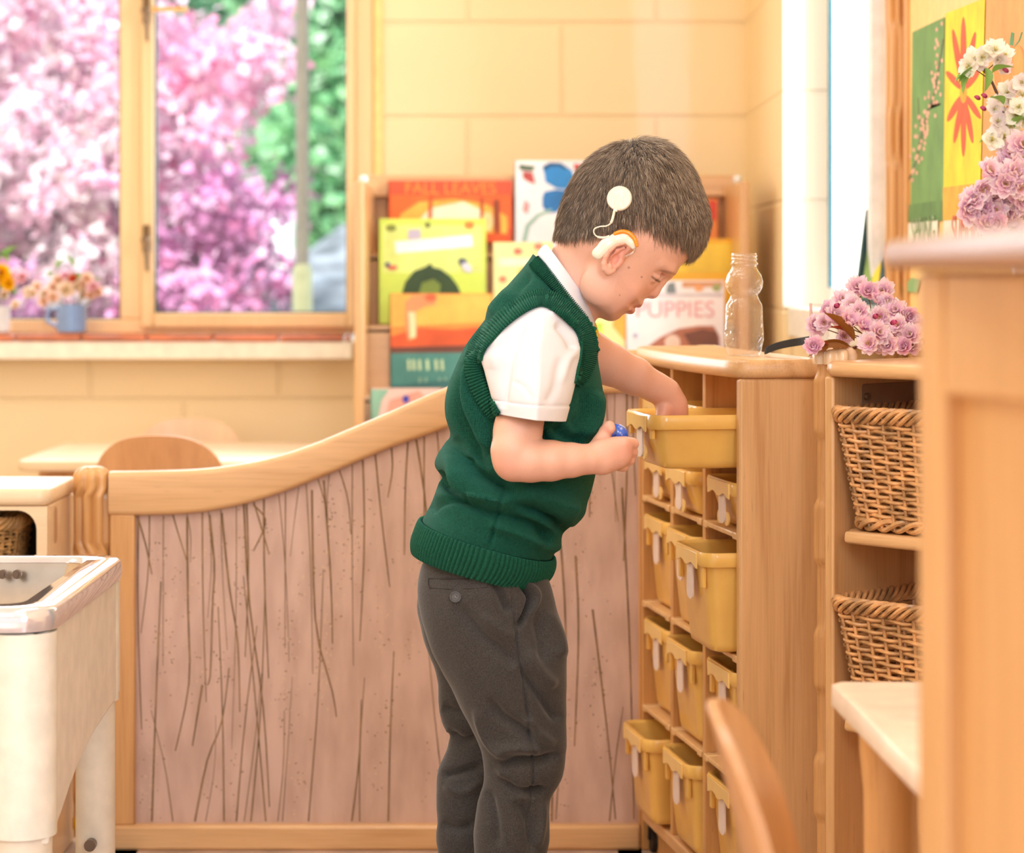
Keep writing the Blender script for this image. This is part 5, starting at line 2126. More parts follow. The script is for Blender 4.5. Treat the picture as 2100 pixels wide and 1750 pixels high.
TV = TV + TN * (wv_ * 0.0028)[:, None]
tq = keep[TQ].all(1)


def twill_mat():
    m, nt, b, N, L = new_mat('charcoal trouser cloth')
    setp(b, Roughness=0.8)
    b.inputs['Specular IOR Level'].default_value = 0.25
    b.inputs['Sheen Weight'].default_value = 0.25
    tc = N.new('ShaderNodeTexCoord')
    nz = N.new('ShaderNodeTexNoise')
    nz.inputs['Scale'].default_value = 700
    nz.inputs['Detail'].default_value = 3
    L.new(tc.outputs['Object'], nz.inputs['Vector'])
    r = N.new('ShaderNodeValToRGB')
    r.color_ramp.elements[0].position, r.color_ramp.elements[1].position = 0.34, 0.68
    r.color_ramp.elements[0].color = rgba((50, 48, 48))
    r.color_ramp.elements[1].color = rgba((74, 72, 72))
    L.new(nz.outputs['Fac'], r.inputs['Fac'])
    L.new(r.outputs[0], b.inputs['Base Color'])
    wv = N.new('ShaderNodeTexNoise')
    wv.inputs['Scale'].default_value = 800
    L.new(tc.outputs['Object'], wv.inputs['Vector'])
    bp = N.new('ShaderNodeBump')
    bp.inputs['Strength'].default_value = 0.3
    bp.inputs['Distance'].default_value = 0.0006
    L.new(wv.outputs['Fac'], bp.inputs['Height'])
    L.new(bp.outputs['Normal'], b.inputs['Normal'])
    return m


M_TRS = twill_mat()
tme = np_mesh('trousers', TV, [TQ[tq]])
trs = link('trousers', tme, M_TRS, boy, world=True, sharp=None)
trs['label'] = 'charcoal grey school trousers'
tbvh = BVHTree.FromPolygons([tuple(v) for v in TV], [tuple(q) for q in TQ])


def on_surf(px, py, bvh, lift=0.0):
    o_ = Vector((0, 0, CH))
    dr = (P(px, py, 1.0) - o_).normalized()
    hit = bvh.ray_cast(o_, dr)
    return (hit[0] - dr * lift) if hit[0] is not None else P(px, py, Y0 - 0.1)


# back pocket welt and button
pk = MB()
pk.tube([on_surf(x, y, tbvh, 0.0002) for x, y in ((879, 1187), (920, 1188), (960, 1188), (999, 1187))], 0.0011, 8)
pk.tube([on_surf(x, y, tbvh, 0.0002) for x, y in ((879, 1187), (879, 1198), (881, 1206), (920, 1209), (960, 1208), (999, 1205), (1000, 1196), (999, 1187))], 0.0008, 8)
pk.build('pocket_welt', plain('dark pocket seam', (44, 42, 42), 0.8), trs, world=True)
bc = on_surf(934, 1224, tbvh, 0.001)
bt_ = MB()
Mr = Matrix.Translation(bc) @ Matrix.Rotation(math.radians(90), 4, 'X')
prof_ = [(0.0005, 0.0018), (0.0052, 0.0018), (0.0058, 0.0028), (0.0070, 0.0028), (0.0074, 0.0015), (0.0072, -0.002)]
rings = [[Mr @ Vector((r * math.cos(a), r * math.sin(a), z)) for a in np.linspace(0, 2 * PI, 28, endpoint=False)] for r, z in prof_]
bt_.rings(rings)
bt_.build('button', plain('grey button', (72, 72, 74), 0.3, coat=0.3), trs, world=True, sharp=50)
th_ = MB()
for (a, b) in ((-1, -1), (1, 1)):
    th_.tube([bc + Vector((a * 0.0016, -0.0022, b * 0.0016)), bc + Vector((-a * 0.0016, -0.0022, -b * 0.0016))], 0.0005, 6)
for (a, b) in ((-1, 1),):
    th_.tube([bc + Vector((a * 0.0016, -0.0023, b * 0.0016)), bc + Vector((-a * 0.0016, -0.0023, -b * 0.0016))], 0.0005, 6)
th_.build('button_thread', plain('pale thread', (150, 148, 146), 0.8), trs, world=True)
# shoes (below the frame)
for (px, yc) in ((1040, YN), (972, YFAR)):
    X_ = P(px, 0, yc).x
    f_ = Field((X_ - 0.09, yc - 0.05, 0.0), (X_ + 0.15, yc + 0.05, 0.12), 0.0035)
    f_.chain([((X_ - 0.03, yc, 0.034), 0.034), ((X_ + 0.05, yc, 0.030), 0.030), ((X_ + 0.105, yc, 0.025), 0.025)], k=0.01)
    f_.cone((X_ - 0.01, yc, 0.05), (X_ - 0.005, yc, 0.085), 0.034, 0.030, k=0.015)
    v_, q_ = f_.mesh()
    v_[:, 2] = np.maximum(v_[:, 2], 0.002)
    link('shoe', np_mesh('shoe', v_, [q_]), plain('black leather', (24, 22, 22), 0.35, coat=0.3), boy, world=True, sharp=None)

# ---------------- blue stone held in the near hand
st_ = thing('painted_pebble', 'shiny bright blue painted pebble gripped in the near hand of the child', 'pebble', tuple(A(1266, 884, 3.100)))
pm = bpy.data.meshes.new('stone')
f_ = Field(A(1235, 915, 3.10) - np.array([0, 0.03, 0]), A(1300, 860, 3.10) + np.array([0, 0.03, 0]), 0.0012)
f_.ell(A(1266, 888, 3.100), (0.0150, 0.0125, 0.0115), Matrix.Rotation(math.radians(25), 3, 'Y'), k=0.001)
v_, q_ = f_.mesh()
v_ = relax(v_, q_, 2)
x_, y_ = to_px(v_)
c_ = np.tile(np.array(lin((28, 92, 214))), (len(v_), 1))
sq = [(1258, 872), (1263, 880), (1263, 890), (1260, 896)]
dmin = np.min([np.hypot(x_ - a, y_ - b) for a, b in [tuple(p[:2]) for p in spline(sq, 14)]], axis=0)
c_ = mixc(c_, np.array(lin((34, 20, 22))), np.clip(1.5 - dmin / 1.6, 0, 1))
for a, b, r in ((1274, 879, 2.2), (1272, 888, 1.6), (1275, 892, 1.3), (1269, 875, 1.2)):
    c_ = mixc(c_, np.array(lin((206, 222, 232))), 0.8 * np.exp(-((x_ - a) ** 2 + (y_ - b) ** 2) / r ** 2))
link('stone', np_mesh('stone', v_, [q_], tint=c_), attr_mat('glossy blue paint', rough=0.08, coat=1.0, bump=(0.3, 300)), st_, world=True, sharp=None)

# ---------------- cochlear implant processor
M_IV = plain('ivory plastic', (236, 228, 212), 0.28, coat=0.4, var=0.01)
ci_ = thing('hearing_processor', 'ivory behind-the-ear hearing processor with orange cover and round coil on the cropped hair', 'hearing device', tuple(on_surf(1270, 407, bvh_body, 0.01)))
hair_bvh = BVHTree.FromPolygons([tuple(v) for v in HV], [tuple(q) for q in HQ])


def oh(px, py, lift):
    return on_surf(px, py, hair_bvh, lift)


c0 = oh(1270, 407, 0.006)
n_ = ((oh(1290, 407, 0.006) - oh(1250, 407, 0.006)).cross(oh(1270, 387, 0.006) - oh(1270, 427, 0.006))).normalized()
if n_.y > 0: n_ = -n_
upv = (oh(1270, 387, 0.006) - c0)
upv = (upv - n_ * upv.dot(n_)).normalized()
rt = n_.cross(upv)
if rt.x < 0: rt = -rt
def disc(prof, mb):
    rings = [[c0 + rt * (r * math.cos(a)) + upv * (r * math.sin(a)) + n_ * z for a in np.linspace(0, 2 * PI, 40, endpoint=False)] for r, z in prof]
    mb.rings(rings)
m1 = MB()
disc([(0.0157, -0.004), (0.0163, -0.002), (0.0163, 0.0005), (0.0155, 0.0018), (0.0150, 0.0022), (0.0148, 0.0018), (0.001, 0.0018)], m1)
m1.build('coil', M_IV, ci_, world=True, sharp=40)
# raised tongue on the coil
tg = []
q = [( -0.0045, -0.0135)] + [(0.0058 * math.cos(a), 0.0042 + 0.0058 * math.sin(a)) for a in np.linspace(PI, 0, 12)] + [(0.0045, -0.0135)]
rl = math.radians(-10)
tgm = MB()
def tong(s_, z): return [c0 + rt * ((a * math.cos(rl) - b * math.sin(rl)) * s_) + upv * ((a * math.sin(rl) + b * math.cos(rl)) * s_) + n_ * z for a, b in q]
tgm.rings([tong(1, 0.0016), tong(1, 0.0026), tong(0.9, 0.0030)])
tgm.build('coil_tongue', M_IV, ci_, world=True, sharp=40)
cb = MB()
cb.tube([oh(x, y, 0.0085) for x, y in ((1258.5, 431), (1262, 432), (1266, 432))], 0.0018, 8)
cbl = [(1260, 432), (1257.5, 444), (1253, 457), (1244, 463.5), (1230, 465), (1219, 470), (1218.5, 479), (1226, 486), (1240, 487.5), (1250, 484)]
pts = [oh(p[0], p[1], 0.0085) for p in spline(cbl, 60)]
cb2 = MB().tube(pts, [0.0018 if i < 14 else (0.00095 if i < 46 else 0.0016) for i in range(60)], 10)
cb2.v += []
cb2.build('cable', M_IV, ci_, world=True)
cb.build('cable_plug', M_IV, ci_, world=True)
# processor body: capsule section swept from below the ear over its top
YE = Y0 - 0.0855


def EP(px, py, dy=0.0):
    return np.array(P(px, py, YE + dy))


pf = Field(EP(1200, 545) - np.array([0, 0.015, 0]), EP(1315, 465) + np.array([0, 0.02, 0]), 0.001)
pf.chain([(EP(1226, 520), 0.0078), (EP(1243, 504, 0.001), 0.0080), (EP(1262, 491, 0.001), 0.0066), (EP(1280, 488, 0.001), 0.0062), (EP(1294, 497, 0.001), 0.0046), (EP(1299, 507, 0.001), 0.0034)], k=0.003, flat=((0, 1, 0), 0.55))
v_, q_ = pf.mesh()
v_ = relax(v_, q_, 2)
link('processor_case', np_mesh('case', v_, [q_]), M_IV, ci_, world=True, sharp=None)
oc = [(1258, 481.5), (1266, 477.5), (1277, 475), (1289, 478), (1299, 487), (1304.5, 498), (1306, 507)]
MB().tube([Vector(EP(p[0], p[1], -0.001)) for p in spline(oc, 24)], [0.0012] + [0.0024 + 0.0006 * math.sin(PI * i / 22) for i in range(22)] + [0.0012], 12).build('orange_cover', plain('orange plastic', (250, 144, 22), 0.25, coat=0.5, var=0.01), ci_, world=True)
hk = [(1303, 509), (1301, 515), (1294, 521), (1286, 525), (1281, 526)]
MB().tube([Vector(EP(p[0], p[1], -0.003)) for p in spline(hk, 16)], [0.0016] * 12 + [0.0013] * 4, 10).build('ear_hook', plain('clear hook', (240, 226, 214), 0.05, trans=0.85, coat=1.0, var=0.0), ci_, world=True)
# ================================================================ picture books on their rack
s_r = 955.0
rk = thing('book_rack', 'tall tiered wooden book display rack against the rear wall', 'book rack', ((1130 - CX) / s_r, D(s_r), 0))


def rbox(mb, xa, xb, ya, yb, s, t=0.012, front=0.0):
    x0, x1 = (xa - CX) / s, (xb - CX) / s
    z0, z1 = CH - (yb - HY) / s, CH - (ya - HY) / s
    y = D(s)
    mb.box(x0, x1, y - front, y - front + t, z0, z1)
    return mb


for (xa, xb) in ((727, 746), (1518, 1537)):
    m_ = MB()
    x0, x1 = (xa - CX) / 970.0, (xb - CX) / 970.0
    m_.box(x0, x1, D(970), D(900), 0.0, CH - (372 - HY) / 970.0)
    m_.build('side_panel', W_LIGHT, rk, world=True, bevel=0.004)
    MB().ball(((x0 + x1) / 2, D(940), CH - (362 - HY) / 970.0), 0.010).build('finial', M_WFR, rk, world=True)
for (ya, yb, s, mt) in ((368, 522, 900, W_MID), (520, 668, 925, W_LIGHT), (668, 815, 945, W_PALE), (812, 960, 962, W_PALE)):
    rbox(MB(), 747, 1517, ya, yb, s, 0.01).build('tier_board', mt, rk, world=True, bevel=0.002)
rbox(MB(), 747, 1517, 360, 404, 903, 0.02, 0.012).build('top_rail', W_LIGHTX, rk, world=True, bevel=0.004)
for (yb, s) in ((520, 925), (667, 945), (812, 962)):
    m_ = MB()
    x0, x1 = (748 - CX) / s, (1516 - CX) / s
    z = CH - (yb + 12 - HY) / s
    m_.box(x0, x1, D(s) - 0.0, D(s) + 0.10, z - 0.004, z + 0.004)
    m_.build('ledge', W_LIGHTX, rk, world=True, bevel=0.001)


def book(label, xa, xb, ya, yb, s, cover, art=(), title=None, pages=(244, 236, 222), group='picture books facing out on the rack', thick=0.012):
    x0, x1 = (xa - CX) / s, (xb - CX) / s
    z0, z1 = CH - (yb - HY) / s, CH - (ya - HY) / s
    Y = D(s) - 0.013
    t = thing('picture_book', label, 'book', ((x0 + x1) / 2, Y, z0), 0, group)
    mb = MB()
    mb.box(x0, x1, Y - thick / 2, Y - thick / 2 + 0.0015, z0, z1, 0)
    mb.box(x0, x1, Y + thick / 2 - 0.0015, Y + thick / 2, z0, z1, 0)
    mb.box(x0, x0 + 0.002, Y - thick / 2, Y + thick / 2, z0, z1, 0)
    mats = [plain('book ' + str(cover), cover, 0.35, var=0.05, vscale=9, coat=0.25)]
    yy = Y - thick / 2
    for k, (c, poly) in enumerate(art):
        nm = plain('print ' + str(c), c, 0.4, var=0.10, vscale=14)
        mats.append(nm)
        pts = [((p[0] - CX) / s, CH - (p[1] - HY) / s) for p in poly]
        mb.prism(pts, yy - 0.0002 * (k + 1), yy, mi=len(mats) - 1)
    mb.build('cover', mats, t, world=True, smooth=False)
    MB().box(x0 + 0.002, x1 - 0.003, Y - thick / 2 + 0.0015, Y + thick / 2 - 0.0015, z0 + 0.003, z1 - 0.003).build('pages', plain('paper', pages, 0.7), t, world=True, smooth=False)
    for (txt, size, tx, ty, tc_, rot) in (title or []):
        me = text_mesh(txt, size)
        me.transform(Matrix.Translation(((tx - CX) / s, yy - 0.0016, CH - (ty - HY) / s)) @ Matrix.Rotation(rot, 4, 'Y') @ Matrix.Rotation(PI / 2, 4, 'X'))
        link('title', me, plain('ink ' + str(tc_), tc_, 0.5), t, world=True, smooth=False)
    return t


def ell_px(cx, cy, rx, ry, n=18, rot=0.0):
    return [(cx + rx * math.cos(a) * math.cos(rot) - ry * math.sin(a) * math.sin(rot), cy + rx * math.cos(a) * math.sin(rot) + ry * math.sin(a) * math.cos(rot)) for a in np.linspace(0, 2 * PI, n, endpoint=False)]


book('orange red picture book titled FALL LEAVES, with glowing trees, top left of the rack', 797, 1050, 371, 498, 905, (222, 78, 32),
     [((236, 104, 40), [(800, 400), (1048, 400), (1048, 470), (800, 470)]), ((248, 176, 70), [(822, 440), (860, 415), (930, 408), (1000, 420), (1040, 445), (1040, 496), (812, 496)]), ((255, 236, 204), [(862, 450), (882, 428), (950, 414), (985, 430), (992, 452), (985, 470), (870, 470)]),
      ((196, 84, 30), [(880, 400), (888, 400), (886, 470), (878, 470)]), ((150, 66, 26), [(1012, 410), (1024, 410), (1028, 496), (1012, 496)]), ((170, 70, 26), [(985, 405), (992, 405), (990, 496), (984, 496)]), ((206, 84, 30), [(800, 470), (1048, 480), (1048, 497), (800, 497)]), ((255, 214, 150), ell_px(1000, 455, 12, 20))],
     [('FALL LEAVES', 0.037, 924, 388, (244, 150, 62), 0)])
book('white picture book with a big blue butterfly, top of the rack behind the head', 1055, 1262, 330, 498, 905, (240, 240, 248),
     [((44, 132, 206), [(1112, 345), (1125, 335), (1150, 335), (1172, 350), (1180, 372), (1165, 390), (1140, 387), (1118, 374), (1116, 358)]), ((40, 118, 190), [(1116, 394), (1140, 389), (1166, 392), (1160, 412), (1142, 436), (1124, 438), (1112, 425), (1112, 405)]), ((30, 78, 130), [(1112, 342), (1128, 334), (1148, 335), (1164, 346), (1158, 348), (1146, 342), (1128, 342), (1118, 350)]),
      ((92, 110, 82), [(1064, 338), (1098, 342), (1092, 352), (1066, 350)]), ((196, 84, 82), [(1072, 352), (1092, 354), (1098, 378), (1084, 374), (1072, 366)]), ((206, 150, 150), [(1076, 410), (1086, 420), (1082, 440), (1072, 432)]), ((150, 190, 178), [(1070, 496), (1078, 462), (1100, 440), (1130, 428), (1132, 433), (1106, 445), (1086, 466), (1080, 496)]),
      ((190, 60, 60), [(1176, 336), (1196, 340), (1190, 356), (1178, 350)])])
book('lime green picture book with white banner and dark round hill, left of the rack', 777, 997, 449, 664, 930, (200, 220, 88),
     [((216, 230, 130), [(786, 462), (990, 462), (990, 560), (786, 560)]), ((248, 246, 248), [(810, 496), (968, 482), (970, 506), (813, 520)]), ((196, 186, 206), [(838, 472), (862, 470), (864, 490), (838, 492)]), ((52, 74, 40), [(825, 602), (832, 578), (850, 556), (872, 548), (884, 540), (888, 548), (904, 552), (924, 566), (938, 584), (946, 602)]),
      ((120, 140, 60), [(860, 602), (866, 580), (890, 572), (904, 584), (902, 602)]), ((130, 138, 60), ell_px(803, 468, 11, 7)), ((120, 120, 60), ell_px(878, 462, 6, 6)), ((226, 130, 60), ell_px(963, 462, 10, 8)), ((216, 110, 90), ell_px(806, 549, 10, 5)), ((70, 80, 120), ell_px(796, 543, 5, 5)), ((90, 96, 110), ell_px(950, 538, 10, 8, rot=0.6)), ((220, 220, 232), ell_px(958, 549, 12, 8, rot=0.8))])
book('small cream picture book dotted with red flowers, right of the lime green one', 1010, 1180, 497, 664, 930, (246, 228, 158),
     [((222, 110, 88), ell_px(1062, 516, 9, 7)), ((218, 120, 96), ell_px(1104, 506, 9, 7)), ((224, 122, 92), ell_px(1031, 573, 8, 7)), ((232, 196, 110), ell_px(1080, 560, 20, 14)), ((250, 240, 196), [(1022, 530), (1100, 530), (1100, 546), (1022, 546)])])
book('orange and teal picture book with a pale fox, left on the third tier', 800, 1010, 602, 796, 948, (226, 140, 58),
     [((240, 178, 84), [(802, 604), (1008, 604), (1008, 660), (802, 670)]), ((214, 92, 50), [(802, 690), (860, 672), (930, 676), (1008, 668), (1008, 716), (802, 716)]), ((110, 66, 52), [(802, 712), (1008, 706), (1008, 724), (802, 726)]), ((78, 136, 128), [(802, 724), (1008, 722), (1008, 795), (802, 795)]),
      ((238, 150, 100), [(832, 620), (846, 606), (880, 602), (896, 612), (892, 626), (872, 628), (852, 640), (856, 668), (852, 694), (838, 698), (832, 670)]), ((250, 214, 166), [(838, 640), (852, 640), (854, 690), (842, 694)]), ((226, 104, 66), ell_px(884, 610, 12, 8)), *[((196, 220, 176), [(x_, 738), (x_ + 5, 736), (x_ + 7, 758), (x_ + 1, 759)]) for x_ in (836, 846, 858, 874, 892, 904)], *[((150, 186, 160), [(x_, 774), (x_ + 4, 774), (x_ + 4, 788), (x_, 788)]) for x_ in (860, 872, 900, 912)], ((60, 110, 110), [(802, 790), (1008, 770), (1008, 795), (802, 795)])],
     [])
book('teal and pink picture book in the bottom tier, just above the curved rail', 760, 905, 796, 900, 965, (232, 196, 184),
     [((140, 184, 160), [(762, 798), (800, 798), (784, 820), (776, 858), (762, 880)]), ((226, 160, 140), [(800, 820), (860, 800), (880, 820), (850, 850), (790, 860)]), ((60, 72, 176), ell_px(833, 818, 7, 8))])
book('yellow picture book standing behind the white PUPPIES book', 1358, 1502, 490, 664, 930, (252, 190, 34), [((250, 206, 70), [(1362, 500), (1498, 500), (1498, 560), (1362, 560)])])
book('orange red picture book edge peeping out beside the forehead', 1404, 1470, 408, 498, 905, (240, 140, 50), [((214, 70, 44), [(1452, 412), (1468, 412), (1468, 450), (1452, 460)])])
book('white picture book titled PUPPIES with a brown dog, right side of the rack', 1281, 1484, 575, 752, 948, (244, 238, 242),
     [((120, 128, 132), [(1368, 582), (1382, 578), (1386, 600), (1372, 606), (1364, 598)]), ((206, 150, 110), [(1398, 578), (1480, 578), (1480, 588), (1398, 590)]), ((160, 168, 110), ell_px(1468, 590, 9, 8)), ((232, 160, 110), ell_px(1432, 592, 9, 6)), ((206, 196, 206), [(1342, 602), (1480, 602), (1480, 608), (1342, 608)]),
      ((176, 112, 90), [(1320, 716), (1352, 692), (1390, 674), (1430, 668), (1462, 668), (1474, 690), (1476, 750), (1320, 750)]), ((120, 76, 62), [(1400, 684), (1440, 674), (1468, 680), (1474, 716), (1420, 720)]), ((236, 206, 192), ell_px(1378, 702, 16, 16)), ((170, 176, 200), ell_px(1302, 688, 5, 5))],
     [('PUPPIES', 0.050, 1383, 636, (236, 176, 182), 0)])
book('cream picture book with a lime corner, beneath the chin of the child', 1206, 1284, 628, 752, 948, (250, 226, 160), [((196, 226, 92), [(1216, 662), (1236, 662), (1236, 690), (1216, 690)]), ((238, 170, 70), [(1256, 632), (1282, 632), (1282, 700), (1256, 670)])])

# ================================================================ flowers
def petal(L, W, cup, c0, c1, V, Fq, T, M, notch=0.12, nu=5, nv=4, ruff=0.0):
    b = len(V)
    for i in range(nu + 1):
        t = i / nu
        w = W * (math.sin(PI * min(t * 0.86 + 0.10, 1.0)) ** 0.75)
        for j in range(nv + 1):
            s = -1 + 2 * j / nv
            l = L * t * (1 - notch * (1 - abs(s)) * (t > 0.95) * 1.0)
            z = cup * L * (t ** 1.6) + abs(s) ** 2 * W * 0.28 + ruff * W * math.sin(s * 5 + t * 4) * t
            V.append(M @ Vector((l, s * w * 0.5, z)))
            k = min(1.0, t * 1.25)
            T.append([c0[q] * (1 - k) + c1[q] * k for q in range(3)])
    for i in range(nu):
        for j in range(nv):
            a = b + i * (nv + 1) + j
            Fq.append((a, a + 1, a + nv + 2, a + nv + 1))


def flower_mesh(name, R, layers, c0, c1, heart, seed, cups=(0.05, 0.4, 0.85), ruff=0.0):
    rd = random.Random(seed)
    V, Fq, T = [], [], []
    a0 = lin(c0)
    a1 = lin(c1)
    for l in range(layers):
        n = 5 if layers == 1 else (8 if l == 0 else 7 if l == 1 else 5)
        for k in range(n):
            an = 2 * PI * k / n + l * 0.4 + rd.uniform(-0.12, 0.12)
            tilt = cups[min(l, len(cups) - 1)] + rd.uniform(-0.1, 0.1)
            M = Matrix.Rotation(an, 4, 'Z') @ Matrix.Rotation(-tilt, 4, 'Y')
            Lr = R * (1 - 0.22 * l) * rd.uniform(0.9, 1.08)
            cc = [v * rd.uniform(0.93, 1.05) for v in a1]
            petal(Lr, Lr * (0.95 if layers == 1 else 0.75), 0.18, a0, cc, V, Fq, T, M, ruff=ruff)
    n0 = len(V)
    mb = MB()
    for k in range(14):
        an, r = rd.uniform(0, 2 * PI), rd.uniform(0.1, 0.30) * R
        p = Vector((r * math.cos(an), r * math.sin(an), R * rd.uniform(0.25, 0.42)))
        mb.tube([(0, 0, 0.02 * R), p], [R * 0.014, R * 0.012], 4)
        mb.ball(p, R * 0.035, 5, 4)
    hv_ = lin(heart)
    Fq2 = [tuple(i + n0 for i in f) for f in mb.f]
    me = bpy.data.meshes.new(name)
    me.from_pydata([tuple(v) for v in V] + mb.v, [], Fq + Fq2)
    set_tint(me, np.array(T + [list(hv_)] * len(mb.v)))
    me.update()
    return me


def leaf_mesh(name, L, W, c, fold=0.35, curl=0.3):
    V, Fq, T = [], [], []
    nu, nv = 9, 4
    for i in range(nu + 1):
        t = i / nu
        w = W * math.sin(PI * t) ** 0.8 * (1 - 0.25 * t) + W * 0.02
        for j in range(nv + 1):
            s = -1 + 2 * j / nv
            V.append((L * t, s * w * 0.5, abs(s) * w * fold - curl * L * t * t))
            q = 0.85 + 0.3 * (1 - abs(s)) * 0.5
            T.append([v * q for v in lin(c)])
    for i in range(nu):
        for j in range(nv):
            a = i * (nv + 1) + j
            Fq.append((a, a + 1, a + nv + 2, a + nv + 1))
    me = bpy.data.meshes.new(name)
    me.from_pydata(V, [], Fq)
    set_tint(me, np.array(T))
    return me


M_PETAL = attr_mat('petal', rough=0.6, translucent=0.35, spec=0.3)
M_LEAF = attr_mat('leaf', rough=0.4, translucent=0.2)
CH1 = [flower_mesh('cherry_a', 0.020, 3, (242, 178, 210), (255, 234, 244), (226, 196, 120), 1, ruff=0.12), flower_mesh('cherry_b', 0.018, 3, (238, 160, 200), (254, 222, 238), (220, 170, 120), 2, (0.3, 0.7, 1.1), 0.15), flower_mesh('cherry_c', 0.017, 2, (240, 176, 206), (255, 238, 246), (232, 200, 130), 3, (0.1, 0.45), 0.1)]
BUD = flower_mesh('bud', 0.010, 3, (190, 70, 120), (222, 110, 160), (190, 90, 120), 4, (1.1, 1.25, 1.4))
AP1 = [flower_mesh('apple_a', 0.0150, 1, (244, 240, 220), (252, 250, 250), (226, 214, 110), 5, (0.12,)), flower_mesh('apple_b', 0.0135, 1, (244, 232, 226), (252, 248, 248), (214, 206, 110), 6, (0.3,))]
LFB = leaf_mesh('leafb', 0.055, 0.024, (150, 92, 36), 0.3, 0.25)
LFR = leaf_mesh('leafr', 0.036, 0.016, (176, 70, 40), 0.4, 0.3)
LFG = leaf_mesh('leafg', 0.026, 0.014, (132, 176, 84), 0.4, 0.4)


def face(direction, roll=0.0):
    d = Vector(direction).normalized()
    return d.to_track_quat('Z', 'Y').to_matrix().to_4x4() @ Matrix.Rotation(roll, 4, 'Z')


def place(name, me, root, loc, rot, sc=1.0, mat=M_PETAL):
    o = bpy.data.objects.new(name, me)
    if not me.materials:
        me.materials.append(mat)
        me.polygons.foreach_set('use_smooth', [True] * len(me.polygons))
    COL.objects.link(o)
    o.parent = root
    Mi = ROOTM[root.name].inverted()
    o.matrix_basis = Mi @ Matrix.Translation(loc) @ rot @ Matrix.Scale(sc, 4)
    return o


# bunch of double cherry blossom lying on the unit tops
rd = random.Random(11)
cz = 0.8175
cb_ = thing('cherry_blossom_bunch', 'bunch of frilly pink cherry blossom with bronze leaves lying on the shelf top', 'flowers', tuple(P(1765, 728, 3.26)))
FL = [(1758, 590, 3.30, 0), (1780, 600, 3.28, 1), (1728, 618, 3.27, 0), (1762, 640, 3.22, 0), (1800, 622, 3.27, 1), (1822, 618, 3.26, 2), (1806, 650, 3.22, 2), (1836, 640, 3.25, 0), (1700, 640, 3.25, 1), (1742, 662, 3.18, 1), (1690, 662, 3.22, 2), (1672, 668, 3.24, 0), (1770, 672, 3.17, 1), (1800, 684, 3.16, 0),
      (1842, 668, 3.20, 2), (1784, 706, 3.15, 2), (1822, 708, 3.16, 0), (1862, 650, 3.25, 1), (1868, 690, 3.20, 0), (1856, 712, 3.18, 1), (1712, 650, 3.21, 0), (1748, 628, 3.24, 2), (1880, 672, 3.24, 0), (1730, 690, 3.22, 2), (1812, 600, 3.32, 0), (1670, 712, 3.15, 1)]
FL = [(x, y, Y + 0.08, k) for (x, y, Y, k) in FL] + [(1796, 712, 3.30, 0), (1840, 722, 3.30, 2), (1806, 668, 3.33, 0), (1770, 655, 3.34, 2), (1850, 690, 3.33, 1), (1872, 716, 3.30, 0), (1735, 645, 3.36, 2)]
for (x, y, Y, k) in FL:
    p = P(x, y, Y)
    if p.z < cz + 0.012: p.z = cz + 0.012
    d = (rd.uniform(-0.7, 0.5), -1.0, rd.uniform(-0.1, 0.9))
    place('blossom', CH1[k], cb_, p, face(d, rd.uniform(0, 6)), rd.uniform(0.85, 1.12))
for (x, y, Y) in ((1792, 652, 3.24), (1826, 664, 3.24), (1712, 630, 3.28)):
    place('bud', BUD, cb_, P(x, y, Y), face((rd.uniform(-0.5, 0.8), -0.6, 0.3), 0), 1.0)
for (x, y, Y, me, d, roll) in ((1745, 712, 3.14, LFB, (-1.0, 0.05, 0.18), 0.3), (1742, 716, 3.13, LFB, (-0.9, -0.1, 0.02), -0.4), (1752, 690, 3.15, LFR, (-0.7, -0.1, 0.5), 0.2), (1700, 708, 3.13, LFR, (-1, -0.1, 0.25), 0.0), (1764, 716, 3.14, LFR, (0.6, -0.3, 0.1), 0.9), (1752, 700, 3.14, LFB, (-0.5, 0, 0.7), 0.6)):
    dv_ = Vector(d).normalized()
    q_ = dv_.to_track_quat('X', 'Z').to_matrix().to_4x4() @ Matrix.Rotation(roll, 4, 'X')
    p = P(x, y, Y + 0.12)
    p.z = max(p.z, cz + 0.012)
    place('leaf', me, cb_, p, q_, 1.0, M_LEAF)
tw = MB()
tw.tube([P(1745, 716, 3.36), P(1790, 700, 3.37), P(1850, 696, 3.37), P(1920, 704, 3.36)], [0.002, 0.003, 0.004, 0.004], 8)
for (x, y, Y, k) in FL[:20]:
    tw.tube([P(1800, 698, 3.37), P((1800 + x) / 2, (700 + y) / 2 + 6, (3.36 + Y) / 2 + 0.01), P(x, y, Y + 0.006)], 0.0008, 5)
tw.build('twig', plain('brown twig', (120, 76, 50), 0.7), cb_, world=True)

# vase with white apple and pink cherry sprays, mostly behind the foreground cabinet
VX = (0.655, 3.055)
vs_ = thing('flower_vase', 'glass vase behind the foreground cabinet carrying the tall sprays', 'vase', (VX[0], VX[1], 0.8152))
MB().lathe([(0.030, 0.0), (0.036, 0.006), (0.040, 0.06), (0.028, 0.11), (0.030, 0.14), (0.027, 0.14), (0.025, 0.11), (0.037, 0.06), (0.033, 0.008), (0.001, 0.006)], 32, c=(0, 0, 0)).build('vessel', plain('pale stoneware', (226, 214, 200), 0.3, coat=0.4), vs_)
wa = thing('apple_blossom_spray', 'tall spray of white apple blossom with pink buds, in front of the summer painting', 'flowers', (VX[0], VX[1], 0.93))
ca_ = thing('cherry_blossom_spray', 'drooping spray of pale pink cherry blossom above the blurred foreground cabinet', 'flowers', (VX[0] - 0.005, VX[1] - 0.01, 0.93))
